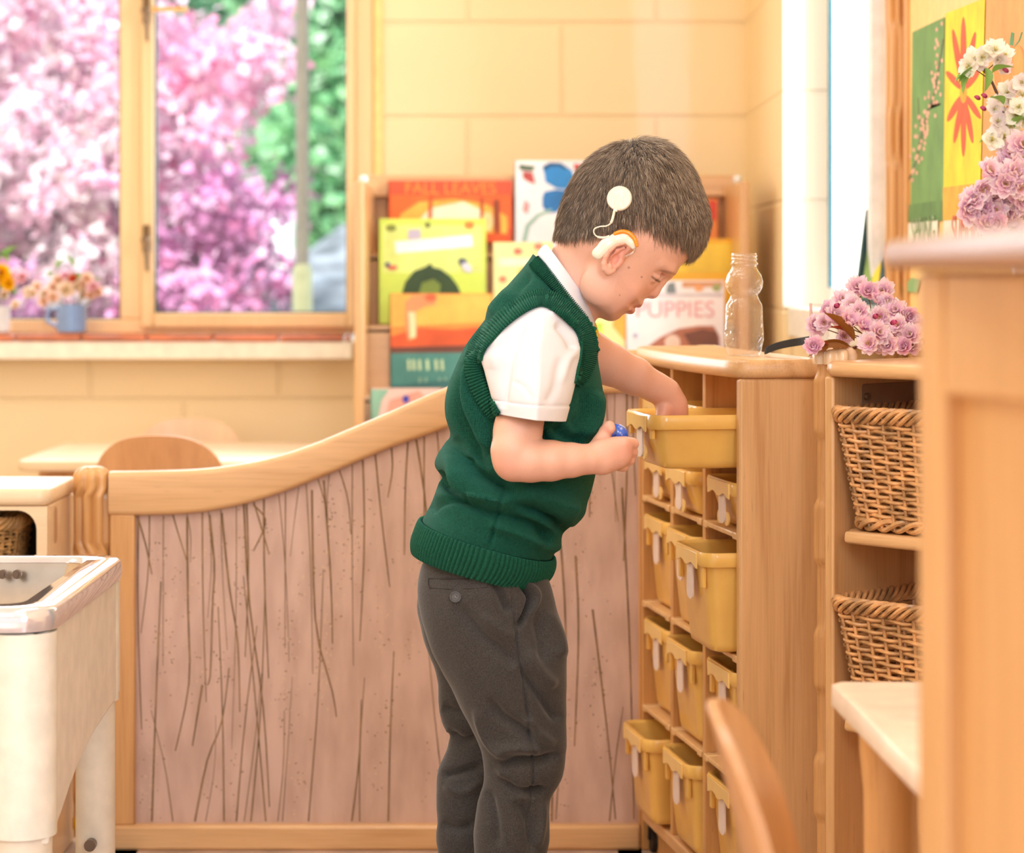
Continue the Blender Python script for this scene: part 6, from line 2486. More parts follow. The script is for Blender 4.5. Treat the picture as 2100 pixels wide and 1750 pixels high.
WF = [(2012, 118), (2026, 108), (2040, 104), (2048, 122), (2056, 116), (2006, 132), (1994, 122), (2052, 138), (2066, 190), (2082, 182), (2094, 196), (2070, 208), (2048, 214), (2040, 226), (2090, 222), (2062, 240), (2074, 256), (2048, 262), (2096, 250), (2040, 276), (2060, 284), (2086, 280), (2034, 290), (2098, 170), (1988, 134), (2046, 252), (2082, 238), (2078, 290), (2054, 300)]
for i, (x, y) in enumerate(WF):
    Y = 3.02 + 0.03 * rd.random()
    place('blossom', AP1[i % 2], wa, P(x, y, Y), face((rd.uniform(-0.7, 0.5), -1.0, rd.uniform(-0.3, 0.7)), rd.uniform(0, 6)), rd.uniform(0.9, 1.12))
for (x, y) in ((2010, 204), (2024, 200), (2022, 226), (2068, 148)):
    place('bud', BUD, wa, P(x, y, 3.03), face((-0.8, -0.4, 0.5), 0), 0.8)
for (x, y, d) in ((2002, 140, (-1, -0.2, -0.35)), (2000, 146, (-0.9, -0.2, -0.1)), (2020, 138, (0.2, -0.3, -1)), (1995, 150, (-0.8, -0.3, -0.8)), (2058, 215, (-0.5, -0.5, 0.5)), (2070, 230, (0.6, -0.5, -0.2)), (2052, 280, (-1, -0.3, 0.1)), (2080, 262, (0.2, -0.6, 0.6)), (2035, 150, (0.5, -0.4, 0.4))):
    q_ = Vector(d).normalized().to_track_quat('X', 'Z').to_matrix().to_4x4()
    place('leaf', LFG, wa, P(x, y, 3.03), q_, 1.1, M_LEAF)
tw = MB()
tw.tube([Vector(p) for p in spline([tuple(P(2014, 136, 3.035)), tuple(P(2030, 160, 3.04)), tuple(P(2046, 195, 3.045)), tuple(P(2074, 262, 3.05)), tuple(P(2094, 340, 3.05)), tuple(P(2110, 440, 3.05)), (VX[0], VX[1], 0.84)], 30)], [0.0012 + 0.0022 * i / 29 for i in range(30)], 8)
for (x, y) in WF[::2]:
    yy_ = min(y + 30, 330)
    xx_ = 2030 + (yy_ - 160) * 0.42 if yy_ > 160 else 2022
    tw.tube([P(xx_, yy_, 3.045), P(x, y, 3.04)], 0.0007, 5)
tw.build('twig', plain('dark apple twig', (92, 66, 58), 0.6), wa, world=True)
PF = [(2076, 312, 0), (2096, 330, 2), (2060, 340, 2), (2082, 356, 0), (2030, 352, 2), (2040, 372, 1), (2062, 378, 0), (2092, 384, 2), (2016, 386, 2), (2032, 402, 0), (2058, 410, 1), (2080, 414, 0), (1996, 410, 0), (1976, 416, 1), (2012, 430, 1), (2040, 436, 2), (2066, 440, 0), (2090, 444, 1), (1992, 440, 1), (2010, 452, 2), (2046, 462, 1), (2080, 470, 2), (2100, 350, 2), (2100, 410, 0), (2098, 300, 0), (2022, 462, 0), (1985, 428, 0)]
for i, (x, y, k) in enumerate(PF):
    Y = 2.98 + 0.04 * rd.random()
    place('blossom', CH1[k], ca_, P(x, y, Y), face((rd.uniform(-0.7, 0.5), -1.0, rd.uniform(-0.4, 0.6)), rd.uniform(0, 6)), rd.uniform(0.95, 1.2))
tw = MB()
tw.tube([Vector(p) for p in spline([tuple(P(1985, 425, 3.03)), tuple(P(2040, 400, 3.03)), tuple(P(2095, 400, 3.04)), tuple(P(2120, 470, 3.04)), (VX[0] - 0.008, VX[1], 0.84)], 24)], [0.001 + 0.002 * i / 23 for i in range(24)], 8)
tw.build('twig', plain('brown twig', (120, 76, 50), 0.7), ca_, world=True)

# ---------------- clear bottle
YB = 3.47
bo = thing('plastic_bottle', 'empty clear plastic bottle with rounded neck bulb standing on the tray unit', 'bottle', (P(1526, 0, YB).x, YB, 0.8125))
sb_ = F / YB


def bz(py): return (730 - py) / sb_


prof_b = [(1, 728), (24, 728), (32, 730), (35, 724), (38, 712), (41.5, 698), (41, 680), (39.5, 660), (39, 640), (38, 626), (31, 614), (27, 606), (33, 600), (37.5, 590), (38.5, 578), (35, 565), (28, 555), (25.5, 549), (25.5, 545), (28.5, 543), (28.5, 541), (25.5, 539), (25.5, 534), (27.5, 532.5), (25.5, 531), (25.5, 527), (27.5, 525.5), (25.5, 524), (25.5, 520), (23, 520)]
rings = []
for (r, py) in prof_b:
    ring = []
    for k in range(64):
        a = 2 * PI * k / 64
        rr = r / sb_
        if 612 < py < 722:
            rr *= 1 - 0.035 * abs(math.sin(a * 4)) + 0.0
        ring.append(Vector((rr * math.cos(a + 0.2), rr * math.sin(a + 0.2), bz(py))))
    rings.append(ring)
gm, nt, b, N, L = new_mat('clear bottle plastic')
trn = N.new('ShaderNodeBsdfTransparent')
trn.inputs['Color'].default_value = (0.955, 0.95, 0.95, 1)
gls = N.new('ShaderNodeBsdfGlossy')
gls.inputs['Roughness'].default_value = 0.06
gls.inputs['Color'].default_value = (1, 1, 1, 1)
lw = N.new('ShaderNodeLayerWeight')
lw.inputs['Blend'].default_value = 0.22
tc = N.new('ShaderNodeTexCoord')
nz = N.new('ShaderNodeTexNoise')
nz.inputs['Scale'].default_value = 70
nz.inputs['Distortion'].default_value = 2
L.new(tc.outputs['Object'], nz.inputs['Vector'])
bp2 = N.new('ShaderNodeBump')
bp2.inputs['Strength'].default_value = 0.8
bp2.inputs['Distance'].default_value = 0.003
L.new(nz.outputs['Fac'], bp2.inputs['Height'])
L.new(bp2.outputs['Normal'], gls.inputs['Normal'])
L.new(bp2.outputs['Normal'], lw.inputs['Normal'])
dfs = N.new('ShaderNodeBsdfDiffuse')
dfs.inputs['Color'].default_value = rgba((240, 226, 220))
m0 = N.new('ShaderNodeMixShader')
m0.inputs[0].default_value = 0.07
L.new(trn.outputs[0], m0.inputs[1])
L.new(dfs.outputs[0], m0.inputs[2])
msx = N.new('ShaderNodeMixShader')
L.new(lw.outputs['Facing'], msx.inputs[0])
L.new(m0.outputs[0], msx.inputs[1])
L.new(gls.outputs[0], msx.inputs[2])
L.new(msx.outputs[0], N['Material Output'].inputs['Surface'])
MB().rings(rings, cap=False).build('bottle_body', gm, bo, sharp=70)

# ---------------- black strap, clear stand
sp2 = MB()
pts = [(1568, 727, 3.46), (1590, 718, 3.44), (1615, 712, 3.42), (1640, 708, 3.40), (1662, 704, 3.36)]
rings = []
for (x, y, Y) in spline(pts, 20):
    p = P(x, y, Y)
    p.z = max(p.z, 0.8135)
    rings.append([p + Vector((0.0, -0.004, -0.0005)), p + Vector((0, 0.010, -0.0005)), p + Vector((0.002, 0.010, 0.009)), p + Vector((0.002, -0.004, 0.011))])
o = sp2.rings(rings).mesh('black_strap')
o = link('black_strap', o, plain('black webbing', (38, 36, 36), 0.7), None, origin=tuple(P(1610, 728, 3.43)), bevel=0.001)
tag(o, 'black fabric strap lying on the unit top beside the clear bottle', 'strap')
ac = thing('acrylic_stand', 'clear upright acrylic block behind the pink blossom bunch', 'display stand', (P(1682, 0, 3.36).x, 3.36, 0.8125))
MB().box(-0.012, 0.012, -0.004, 0.004, 0.0, 0.075).build('block', gm, ac, bevel=0.001)
MB().box(-0.0145, -0.0115, -0.005, 0.005, 0.0, 0.076).build('edge', plain('pinkish edge', (214, 180, 168), 0.3), ac, bevel=0.0008)

# ---------------- leaning picture frame on the side sill
pf_ = thing('framed_picture', 'dark-edged framed picture leaning on the sill of the side window', 'picture frame', tuple(P(1790, 634, 4.70)))
bl, tl_ = P(1760, 626, 4.42), P(1783, 436, 4.52)
rtv = Vector((0.042, -0.06, 0.0))
nrm = (tl_ - bl).cross(rtv).normalized()
if nrm.y > 0: nrm = -nrm
tl2 = bl + Vector((tl_ - bl))


def quadbox(mb, a, b, c, d, n, t):
    vs = [a, b, c, d, a + n * t, b + n * t, c + n * t, d + n * t]
    mb.add(vs, [(0, 1, 2, 3), (7, 6, 5, 4), (0, 4, 5, 1), (1, 5, 6, 2), (2, 6, 7, 3), (3, 7, 4, 0)])


def pfp(u, v): return bl + rtv * u + (tl_ - bl) * v


m_ = MB()
for (u0, u1, v0, v1) in ((0, 0.09, 0, 1), (0.91, 1, 0, 1), (0.09, 0.91, 0, 0.05), (0.09, 0.91, 0.95, 1)):
    quadbox(m_, pfp(u0, v0), pfp(u1, v0), pfp(u1, v1), pfp(u0, v1), nrm, 0.012)
m_.build('frame', plain('dark teal frame', (40, 72, 74), 0.35), pf_, world=True)
m_ = MB()
quadbox(m_, pfp(0.05, 0.03), pfp(0.95, 0.03), pfp(0.95, 0.97), pfp(0.05, 0.97), nrm, 0.004)
m_.build('picture', plain('dark blue picture', (60, 84, 92), 0.4, var=0.2, vscale=12), pf_, world=True)
m_ = MB()
quadbox(m_, pfp(0.12, 0.06), pfp(0.5, 0.06), pfp(0.6, 0.94), pfp(0.16, 0.94), nrm, 0.0046)
m_.build('green_patch', plain('green patch', (132, 158, 92), 0.4, var=0.2, vscale=20), pf_, world=True)
m_ = MB()
quadbox(m_, pfp(0.45, 0.2), pfp(0.7, 0.2), pfp(0.72, 0.8), pfp(0.6, 0.8), nrm, 0.0052)
m_.build('yellow_patch', plain('yellow patch', (232, 206, 60), 0.4), pf_, world=True)

# ---------------- tall divider post, season board and paintings
XB = 0.70


def BP(px, py, off=0.0):
    Y = (XB - off) * F / (px - CX)
    return Vector((XB - off, Y, CH - (py - HY) * Y / F))


tp_o = connector_post('tall_post', 'tall fluted wooden post rising at the left end of the season board', P(1843, 0, 4.36).x, 4.36, 1.9, 0.024, notches=(0.45, 0.69, 0.93, 1.17))
bd = thing('display_board', 'yellow display board with painted season pictures above the shelf tops', 'board', (XB, 3.7, 0.80))
MB().box(XB + 0.001, XB + 0.02, 3.27, 4.31, 0.84, 1.72).build('panel', plain('yellow board', (250, 206, 128), 0.5), bd, world=True, smooth=False)
MB().box(XB - 0.006, XB + 0.026, 3.26, 4.33, 0.80, 0.84).build('bottom_rail', W_LIGHTY, bd, world=True, bevel=0.003)
MB().box(XB - 0.006, XB + 0.026, 4.295, 4.33, 0.84, 1.72).build('side_rail', W_MID, bd, world=True, bevel=0.003)
for y in (3.28, 4.28):
    MB().box(XB + 0.0, XB + 0.02, y, y + 0.03, 0.0, 0.80).build('leg', W_MID, bd, world=True, bevel=0.003)


def sheet_obj(name, label, cat, quad, colour, arts, group=None, off=0.001, txt=None, wave=0.0):
    base = [BP(x, y, off) for x, y in quad]
    c = sum(base, Vector()) / 4
    t = thing(name, label, cat, tuple(c), 0, group)
    mb = MB()

    def slabp(pts, o1, o2, mi):
        a = [BP(x, y, 0) for x, y in pts]
        n = len(a)
        vs = [Vector((XB - o1, p.y, p.z)) for p in a] + [Vector((XB - o2, p.y, p.z)) for p in a]
        fs = [tuple(range(n)), tuple(reversed(range(n, 2 * n)))] + [(j, j + n, (j + 1) % n + n, (j + 1) % n) for j in range(n)]
        mb.add(vs, fs, mi)
    slabp(quad, off * 0.5, off, 0)
    mats = [plain('paint ' + str(colour), colour, 0.7, var=0.08, vscale=16)]
    for k, (cc, poly) in enumerate(arts):
        nm = 'paint ' + str(cc)
        m0_ = plain(nm, cc, 0.7, var=0.10, vscale=26)
        if m0_ not in mats: mats.append(m0_)
        slabp(poly, off, off + 0.00015 * (1 + k / max(1, len(arts))), mats.index(m0_))
    mb.build('paper', mats, t, world=True, smooth=False)
    if txt:
        s, size, px, py, cc = txt
        me = text_mesh(s, size, 0.0003)
        c = BP(px, py, off + 0.0006)
        M = Matrix(((0, 0, -1, c.x), (-1, 0, 0, c.y), (0, 1, 0, c.z), (0, 0, 0, 1)))
        me.transform(M)
        link('lettering', me, plain('ink ' + str(cc), cc, 0.6), t, world=True, smooth=False)
    return t


GP = 'season paintings on the display board'
rd = random.Random(5)
art = [((96, 138, 74), [(1866, 420), (1936, 410), (1936, 452), (1864, 455)])]
br = [(1866, 368), (1880, 330), (1893, 270), (1905, 225), (1918, 190), (1930, 120), (1936, 80)]


def thick(line, w):
    up = [(x - w, y) for x, y in line]
    dn = [(x + w, y) for x, y in reversed(line)]
    return up + dn


art.append(((92, 84, 60), thick(br, 1.6)))
art.append(((92, 84, 60), thick([(1893, 270), (1886, 240), (1884, 200)], 1.0)))
art.append(((92, 84, 60), thick([(1905, 225), (1918, 206), (1932, 215)], 1.0)))
for k in range(90):
    q = rd.random()
    i = int(q * (len(br) - 1))
    f_ = q * (len(br) - 1) - i
    bx_ = br[i][0] * (1 - f_) + br[i + 1][0] * f_
    by_ = br[i][1] * (1 - f_) + br[i + 1][1] * f_
    x = bx_ + rd.gauss(0, 9)
    y = by_ + rd.gauss(0, 20)
    if 1868 < x < 1934 and 40 < y < 400:
        art.append(((238, 176, 156), ell_px(x, y, 2.3, 4.6, 8)))
sheet_obj('season_painting', 'green painting of a pink-blossomed branch, left end of the board', 'painting', [(1868, 457), (1937, 453), (1938, 35), (1872, 66)], (112, 156, 86), art, GP)
pet = []
for (ax, ay, L_, w) in ((-16, -92, 46, 10), (0, -110, 60, 10), (18, -88, 44, 10), (-26, -30, 40, 11), (24, -32, 36, 11), (-24, 44, 42, 11), (-14, 76, 50, 9), (0, 96, 62, 9), (14, 76, 52, 9), (26, 40, 40, 10)):
    cx0, cy0 = 1978, 188
    ln = math.hypot(ax * 2.0, ay)
    ang_ = math.atan2(ay, ax)
    pet.append(((228, 92, 48), ell_px(cx0 + ax * 0.75, cy0 + ay * 0.78, math.hypot(ax, ay) * 0.62, w * 0.62, 16, math.atan2(ay, ax))))
pet.append(((250, 168, 44), ell_px(1978, 192, 7, 20)))
pet.append(((250, 176, 60), [(1936, 385), (2012, 375), (2010, 452), (1936, 456)]))
sheet_obj('season_painting', 'yellow painting of a big orange-red flower, between the green and brown ones', 'painting', [(1936, 457), (2010, 453), (2022, -4), (1941, 28)], (250, 216, 46), pet, GP, off=0.0016)
pk_ = [((240, 140, 62), ell_px(2078, 150, 38, 62)), ((244, 158, 76), ell_px(2066, 150, 12, 58)), ((244, 158, 76), ell_px(2090, 150, 12, 58)), ((92, 150, 96), [(2072, 92), (2076, 66), (2082, 68), (2080, 94)]), ((92, 150, 96), thick([(2082, 96), (2092, 84), (2098, 66)], 1.4))]
sheet_obj('season_painting', 'brown painting of an orange pumpkin, behind the white apple blossom', 'painting', [(2012, 458), (2118, 452), (2128, -30), (2024, -8)], (222, 164, 96), pk_, GP, off=0.0012)
GL = 'season name cards under the paintings'
sheet_obj('name_card', 'white card reading SPRING below the green painting', 'card', [(1862, 502), (1925, 498), (1925, 452), (1862, 458)], (240, 232, 214), [], GL, off=0.0022, txt=('SPRING', 0.072, 1893, 478, (120, 150, 100)))
sheet_obj('name_card', 'white card reading SUMMER below the yellow painting', 'card', [(1938, 502), (2030, 498), (2030, 446), (1938, 453)], (242, 230, 212), [], GL, off=0.0024, txt=('SUMMER', 0.066, 1982, 473, (210, 100, 74)))
sheet_obj('paper_leaf', 'small green paper leaf low on the yellow board', 'paper leaf', [(1850, 598), (1885, 600), (1892, 575), (1872, 570)], (140, 178, 116), [], None, off=0.003)

# ================================================================ foreground, right
fc = thing('tall_cupboard', 'tall pale wooden cupboard with overhanging top, very close and blurred at right', 'cupboard', (0.45, 1.45, 0))
ol = [(0.268, 1.75), (0.262, 1.72), (0.228, 1.10), (0.24, 0.98), (0.62, 0.95), (0.80, 1.70), (0.78, 1.76)]
m_ = slab([(a - 0.45, b - 1.45) for a, b in ol], 0.9325, 0.953, 0.008)
m_.build('top', wood('blurred pale maple', (166, 126, 98), (148, 108, 78), axis=1, contrast=0.4), fc)
ang_f = math.atan2(-0.952, 0.305)
Mf = Matrix.Translation((0.274 - 0.45, 1.65 - 1.45, 0)) @ Matrix.Rotation(ang_f, 4, 'Z')
WB = wood('foreground maple', (208, 160, 106), (184, 134, 82), axis=2, contrast=0.5)
FL_ = 0.62
m_ = MB()
m_.box(0.038, FL_ - 0.04, 0.012, 0.022, 0.05, 0.86, M=Mf)
m_.build('side_panel', WB, fc, bevel=0.001)
for nm, (a, b2, z0, z1) in {'stile': (0.0, 0.038, 0.0, 0.931), 'stile_near': (FL_ - 0.04, FL_, 0.0, 0.931), 'rail': (0.038, FL_ - 0.04, 0.848, 0.931), 'rail_low': (0.038, FL_ - 0.04, 0.0, 0.07)}.items():
    MB().box(a, b2, 0.0, 0.028, z0, z1, M=Mf).build(nm.split('_')[0], WB, fc, bevel=0.004)
MB().box(0.0, FL_, 0.028, 0.20, 0.0, 0.931, M=Mf).build('carcass', WB, fc, smooth=False)

ft = thing('white_top_table', 'low table with whitish top and round legs, in front of the wicker baskets', 'table', (0.6, 2.33, 0))
ol = [(0.334 - 0.6, 2.55 - 2.33), (0.345 - 0.6, 2.565 - 2.33), (0.77 - 0.6, 2.565 - 2.33), (0.77 - 0.6, 2.05 - 2.33), (0.37 - 0.6, 2.05 - 2.33), (0.352 - 0.6, 2.07 - 2.33)]
slab(ol, 0.476, 0.500, 0.003).build('table_top', plain('whitish laminate', (246, 226, 208), 0.35, coat=0.2), ft, sharp=50)
for lx in (0.385, 0.73):
    for ly in (2.49, 2.13):
        MB().lathe([(0.024, 0.0), (0.026, 0.40), (0.030, 0.44), (0.031, 0.475)], 28, c=(lx - 0.6, ly - 2.33, 0)).build('leg', W_MID, ft)
MB().box(0.40 - 0.6, 0.72 - 0.6, 2.50 - 2.33, 2.515 - 2.33, 0.42, 0.475).build('apron', W_MID, ft)
W_FC = wood('foreground chair beech', (208, 156, 108), (186, 130, 84), axis=2, contrast=0.4, coat=0.4, rough=0.3)
chair('blurred brown beech chair back with shiny edge, low in front of the tray unit', 0.228, 2.04, math.radians(80), 0.570, 0.185, 0.30, W_FC, 0.030, 0.24, 0.28)
chair('cream chair back, only its edge showing beside the blurred cupboard', 0.375, 1.80, math.radians(-80), 0.58, 0.16, 0.36, plain('cream chair', (246, 226, 196), 0.4, coat=0.3), 0.03, 0.30, 0.24)

# ================================================================ window sill flowers
def posy(label, vlabel, cx, cy_base, s, r, h, vmat, fl, leaves, cat='vase', holder='mug'):
    Y = D(s)
    z0 = CH - (cy_base - HY) / s
    v = thing(holder, vlabel, cat, ((cx - CX) / s, Y, z0))
    MB().lathe([(r * 0.9, 0.0), (r, 0.003), (r * 1.02, h), (r * 0.93, h), (r * 0.9, h * 0.5), (0.001, h * 0.45)], 28).build('vessel', vmat, v)
    if holder == 'mug':
        MB().tube([(-r * 0.95, 0, h * 0.85), (-r * 1.6, 0, h * 0.8), (-r * 1.7, 0, h * 0.4), (-r * 0.95, 0, h * 0.2)], 0.005, 8).build('handle', vmat, v)
    f = thing('flower_posy', label, 'flowers', ((cx - CX) / s, Y, z0 + h))
    for i, (x, y, k, sc) in enumerate(fl):
        place('blossom', SILLF[k], f, P(x, y, Y + rd.uniform(-0.03, 0.02)), face((rd.uniform(-0.5, 0.5), -1, rd.uniform(0, 0.8)), rd.uniform(0, 6)), sc)
    for (x, y, sc) in leaves:
        q_ = Vector((rd.uniform(-0.5, 0.5), -0.2, rd.uniform(0.3, 1))).normalized().to_track_quat('X', 'Z').to_matrix().to_4x4()
        place('leaf', LFG, f, P(x, y, Y), q_, sc, M_LEAF)
    t_ = MB()
    for (x, y, k, sc) in fl[::2]:
        t_.tube([((cx - CX) / s, Y, z0 + h * 0.5), P(x, y + 4, Y)], 0.0012, 5)
    t_.build('stem', plain('green stem', (110, 140, 70), 0.6), f, world=True)


SILLF = [flower_mesh('sill_a', 0.024, 3, (240, 216, 170), (252, 236, 216), (230, 190, 90), 8), flower_mesh('sill_b', 0.020, 2, (240, 190, 150), (250, 226, 206), (220, 170, 90), 9), flower_mesh('sill_c', 0.024, 3, (240, 170, 20), (252, 206, 20), (200, 120, 30), 10), flower_mesh('sill_d', 0.022, 2, (236, 150, 180), (250, 214, 226), (240, 200, 120), 12), flower_mesh('sill_e', 0.012, 2, (200, 60, 40), (226, 96, 70), (200, 90, 60), 13)]
sx = 872.0
posy('posy of cream and pink flowers in the blue mug', 'blue grey mug on the tiled sill at the left', 147, 682, sx, 0.034, 0.066, plain('blue glaze', (126, 156, 206), 0.25, coat=0.5),
     [(135, 596, 0, 1.0), (165, 585, 1, 1), (178, 572, 1, 0.9), (192, 590, 3, 0.9), (110, 590, 1, 0.9), (94, 604, 1, 0.9), (90, 618, 1, 0.8), (120, 575, 1, 0.9), (150, 572, 4, 1.0), (116, 576, 4, 1), (200, 600, 1, 0.8), (134, 566, 3, 0.7), (172, 604, 1, 0.8), (108, 610, 1, 0.9), (186, 606, 1, 0.8), (156, 590, 0, 0.7), (76, 588, 1, 0.7)],
     [(150, 548, 1.4), (118, 552, 1.3), (168, 575, 1.2), (156, 580, 1.4), (100, 570, 1.2), (194, 580, 1.0), (140, 585, 1.2), (125, 600, 1.2)])
posy('posy with yellow and pink flowers at the far left of the sill', 'pale jar on the sill, cut by the left edge', -6, 682, sx, 0.030, 0.062, plain('pale jar', (222, 222, 226), 0.2, coat=0.5),
     [(2, 560, 2, 1.0), (-6, 575, 2, 1.0), (18, 582, 2, 0.8), (28, 568, 3, 0.8), (46, 570, 3, 1.0), (36, 560, 3, 0.8), (-20, 560, 3, 1.0), (58, 600, 0, 0.7), (66, 602, 0, 0.6), (32, 626, 0, 0.6), (8, 604, 1, 0.7), (-16, 590, 0, 1)],
     [(10, 530, 1.8), (14, 540, 1.4), (26, 590, 1.6), (34, 604, 1.6), (-10, 545, 1.6), (5, 590, 1.3)], cat='jar', holder='jar')

# ================================================================ outdoors
tag(MB().box(-14, 14, 6.02, 40, -0.4, -0.3).build('ground', plain('lawn', (116, 140, 84), 0.9, var=0.2), smooth=False), kind='structure')


def inpoly(x, y, poly):
    c = False
    n = len(poly)
    for i in range(n):
        x1, y1 = poly[i]
        x2, y2 = poly[i - 1]
        if (y1 > y) != (y2 > y) and x < (x2 - x1) * (y - y1) / (y2 - y1) + x1:
            c = not c
    return c


def foliage(name, root, centers, palette, per, size, spread, mat, seed, kind='stuff'):
    """many small cupped petals / leaves scattered about clump centres, each with its own tint"""
    r = np.random.default_rng(seed)
    n = len(centers) * per
    cidx = np.repeat(np.arange(len(centers)), per)
    c = np.array([q[:3] for q in centers])[cidx]
    rad = np.array([q[3] for q in centers])[cidx]
    p = c + r.normal(0, 1, (n, 3)) * rad[:, None] * spread
    a = r.normal(0, 1, (n, 3))
    a /= np.linalg.norm(a, axis=1)[:, None]
    b_ = np.cross(a, r.normal(0, 1, (n, 3)))
    b_ /= np.linalg.norm(b_, axis=1)[:, None]
    nn3 = np.cross(a, b_)
    sz = size * r.uniform(0.7, 1.3, n)[:, None]
    V = np.stack([p - a * sz, p - b_ * sz * 0.7 + nn3 * sz * 0.25, p + a * sz, p + b_ * sz * 0.7 + nn3 * sz * 0.25], 1).reshape(-1, 3)
    base = (np.arange(n) * 4)[:, None]
    Q = base + np.array([[0, 1, 2, 3]])
    pal = np.array([lin(q) for q in palette])
    ck = r.integers(0, len(pal), len(centers))[cidx]
    pk2 = np.where(r.random(n) < 0.55, ck, r.integers(0, len(pal), n))
    t = pal[pk2] * r.uniform(0.9, 1.08, (n, 1))
    me = np_mesh(name, V, [Q], tint=np.repeat(np.clip(t, 0, 1), 4, 0))
    o = link(name, me, mat, root, world=True, smooth=False)
    tag(o, kind=kind)
    return o


M_OUT = attr_mat('outdoor petals', rough=0.7, translucent=0.4, spec=0.2)
PINKPOLY = [(-60, -80), (640, -80), (600, 0), (585, 40), (556, 60), (560, 110), (590, 120), (560, 170), (520, 190), (510, 235), (470, 262), (500, 290), (466, 330), (500, 365), (520, 400), (560, 385), (612, 385), (610, 440), (560, 446), (505, 440), (520, 480), (560, 520), (596, 590), (560, 600), (500, 600), (520, 680), (-60, 720)]
NOTCH = [(318, -90), (560, -90), (556, 36), (500, 60), (450, 80), (420, 60), (372, 120), (350, 60), (318, 70)]
r9 = random.Random(9)
cen = []
while len(cen) < 760:
    x, y = r9.uniform(-80, 640), r9.uniform(-90, 720)
    if not inpoly(x, y, PINKPOLY) or inpoly(x, y, NOTCH): continue
    Y = r9.uniform(8.6, 10.2)
    p = P(x, y, Y)
    cen.append((p.x, p.y, p.z, r9.uniform(0.05, 0.11)))
pt = thing('blossom_tree', 'large pink flowering tree outside the rear window', 'tree', (-1.9, 9.4, -0.3))
upper = [c for c in cen if c[2] > 1.05 + 0.25 * math.sin(c[0] * 5)]
lower = [c for c in cen if c not in upper]
pale = [c for c in upper if (CX + c[0] * F / c[1]) < 260 + 60 * math.sin(c[2] * 9)]
upper = [c for c in upper if c not in pale]
foliage('blossom', pt, pale, [(255, 232, 244), (252, 214, 232), (255, 242, 250), (246, 200, 222), (240, 224, 226), (255, 248, 252), (226, 200, 206)], 34, 0.030, 0.55, M_OUT, 7)  # glare and haze whitening put into the upper-left blossom colours
foliage('blossom', pt, upper, [(255, 222, 240), (255, 204, 232), (255, 232, 248), (252, 184, 216), (248, 160, 200), (255, 242, 252), (238, 200, 216)], 34, 0.030, 0.55, M_OUT, 1)
foliage('blossom', pt, lower, [(236, 176, 220), (216, 150, 200), (240, 190, 230), (196, 130, 176), (246, 210, 238), (226, 146, 190), (166, 126, 160)], 34, 0.030, 0.55, M_OUT, 2)
M_BARK = plain('brown bark', (96, 72, 76), 0.9, var=0.2)
MB().tube([(-1.9, 9.4, -0.3), (-1.85, 9.4, 0.3), (-1.95, 9.45, 0.8), (-1.8, 9.4, 1.6)], [0.14, 0.11, 0.09, 0.05], 12).build('trunk', M_BARK, pt, world=True)
for k in range(18):
    a = r9.choice(cen)
    zs_ = r9.uniform(0.3, 1.3)
    MB().tube([(-1.9, 9.42, zs_), ((-1.9 + a[0]) / 2, (9.42 + a[1]) / 2, (zs_ + a[2]) / 2 - 0.05), (a[0], a[1], a[2])], [0.035, 0.022, 0.008], 8).build('branch', M_BARK, pt, world=True)
# green trees further off
for (lab, x0, x1, y0_, y1_, Ya, n, seed, pal) in (('broad green tree behind the pink one, seen through the casement', 300, 640, -80, 560, 16.5, 460, 4, [(150, 200, 160), (120, 180, 134), (164, 214, 172), (90, 146, 116), (184, 226, 186), (76, 126, 108), (220, 240, 226)]),
                                                 ('bright green tree at the right side of the rear window', 600, 790, -80, 520, 14.0, 300, 5, [(160, 214, 164), (130, 190, 138), (182, 228, 174), (104, 164, 120), (140, 204, 152), (214, 240, 214)])):
    g_ = thing('green_tree', lab, 'tree', (P((x0 + x1) / 2, 0, Ya).x, Ya, -0.3))
    cs_ = []
    while len(cs_) < n:
        x, y = r9.uniform(x0, x1), r9.uniform(y0_, y1_)
        Y = Ya + r9.uniform(-0.6, 0.6)
        if x0 < 500 and inpoly(x, y, ell_px(585, 300, 26, 30)): continue
        p = P(x, y, Y)
        cs_.append((p.x, p.y, p.z, r9.uniform(0.10, 0.2)))
    foliage('leaves', g_, cs_, pal, 60, 0.050, 0.8, M_OUT, seed)
    MB().tube([(P((x0 + x1) / 2, 0, Ya).x, Ya, -0.3), (P((x0 + x1) / 2 + 10, 0, Ya).x, Ya, 2.4)], [0.14, 0.06], 10).build('trunk', M_BARK, g_, world=True)
# grey pole with pale sleeve
YPo = 7.0
po = thing('garden_pole', 'slim grey pole with a pale cream sleeve outside the casement', 'pole', (P(620, 0, YPo).x, YPo, -0.3))
MB().lathe([(0.019, 0.0), (0.019, 3.6)], 20).build('shaft', plain('grey pole', (176, 170, 170), 0.5), po)
MB().lathe([(0.029, 0.0), (0.029, CH - (556 - HY) / (F / YPo) + 0.3), (0.022, CH - (542 - HY) / (F / YPo) + 0.3)], 24).build('sleeve', plain('pale cream sleeve', (226, 232, 200), 0.5), po)
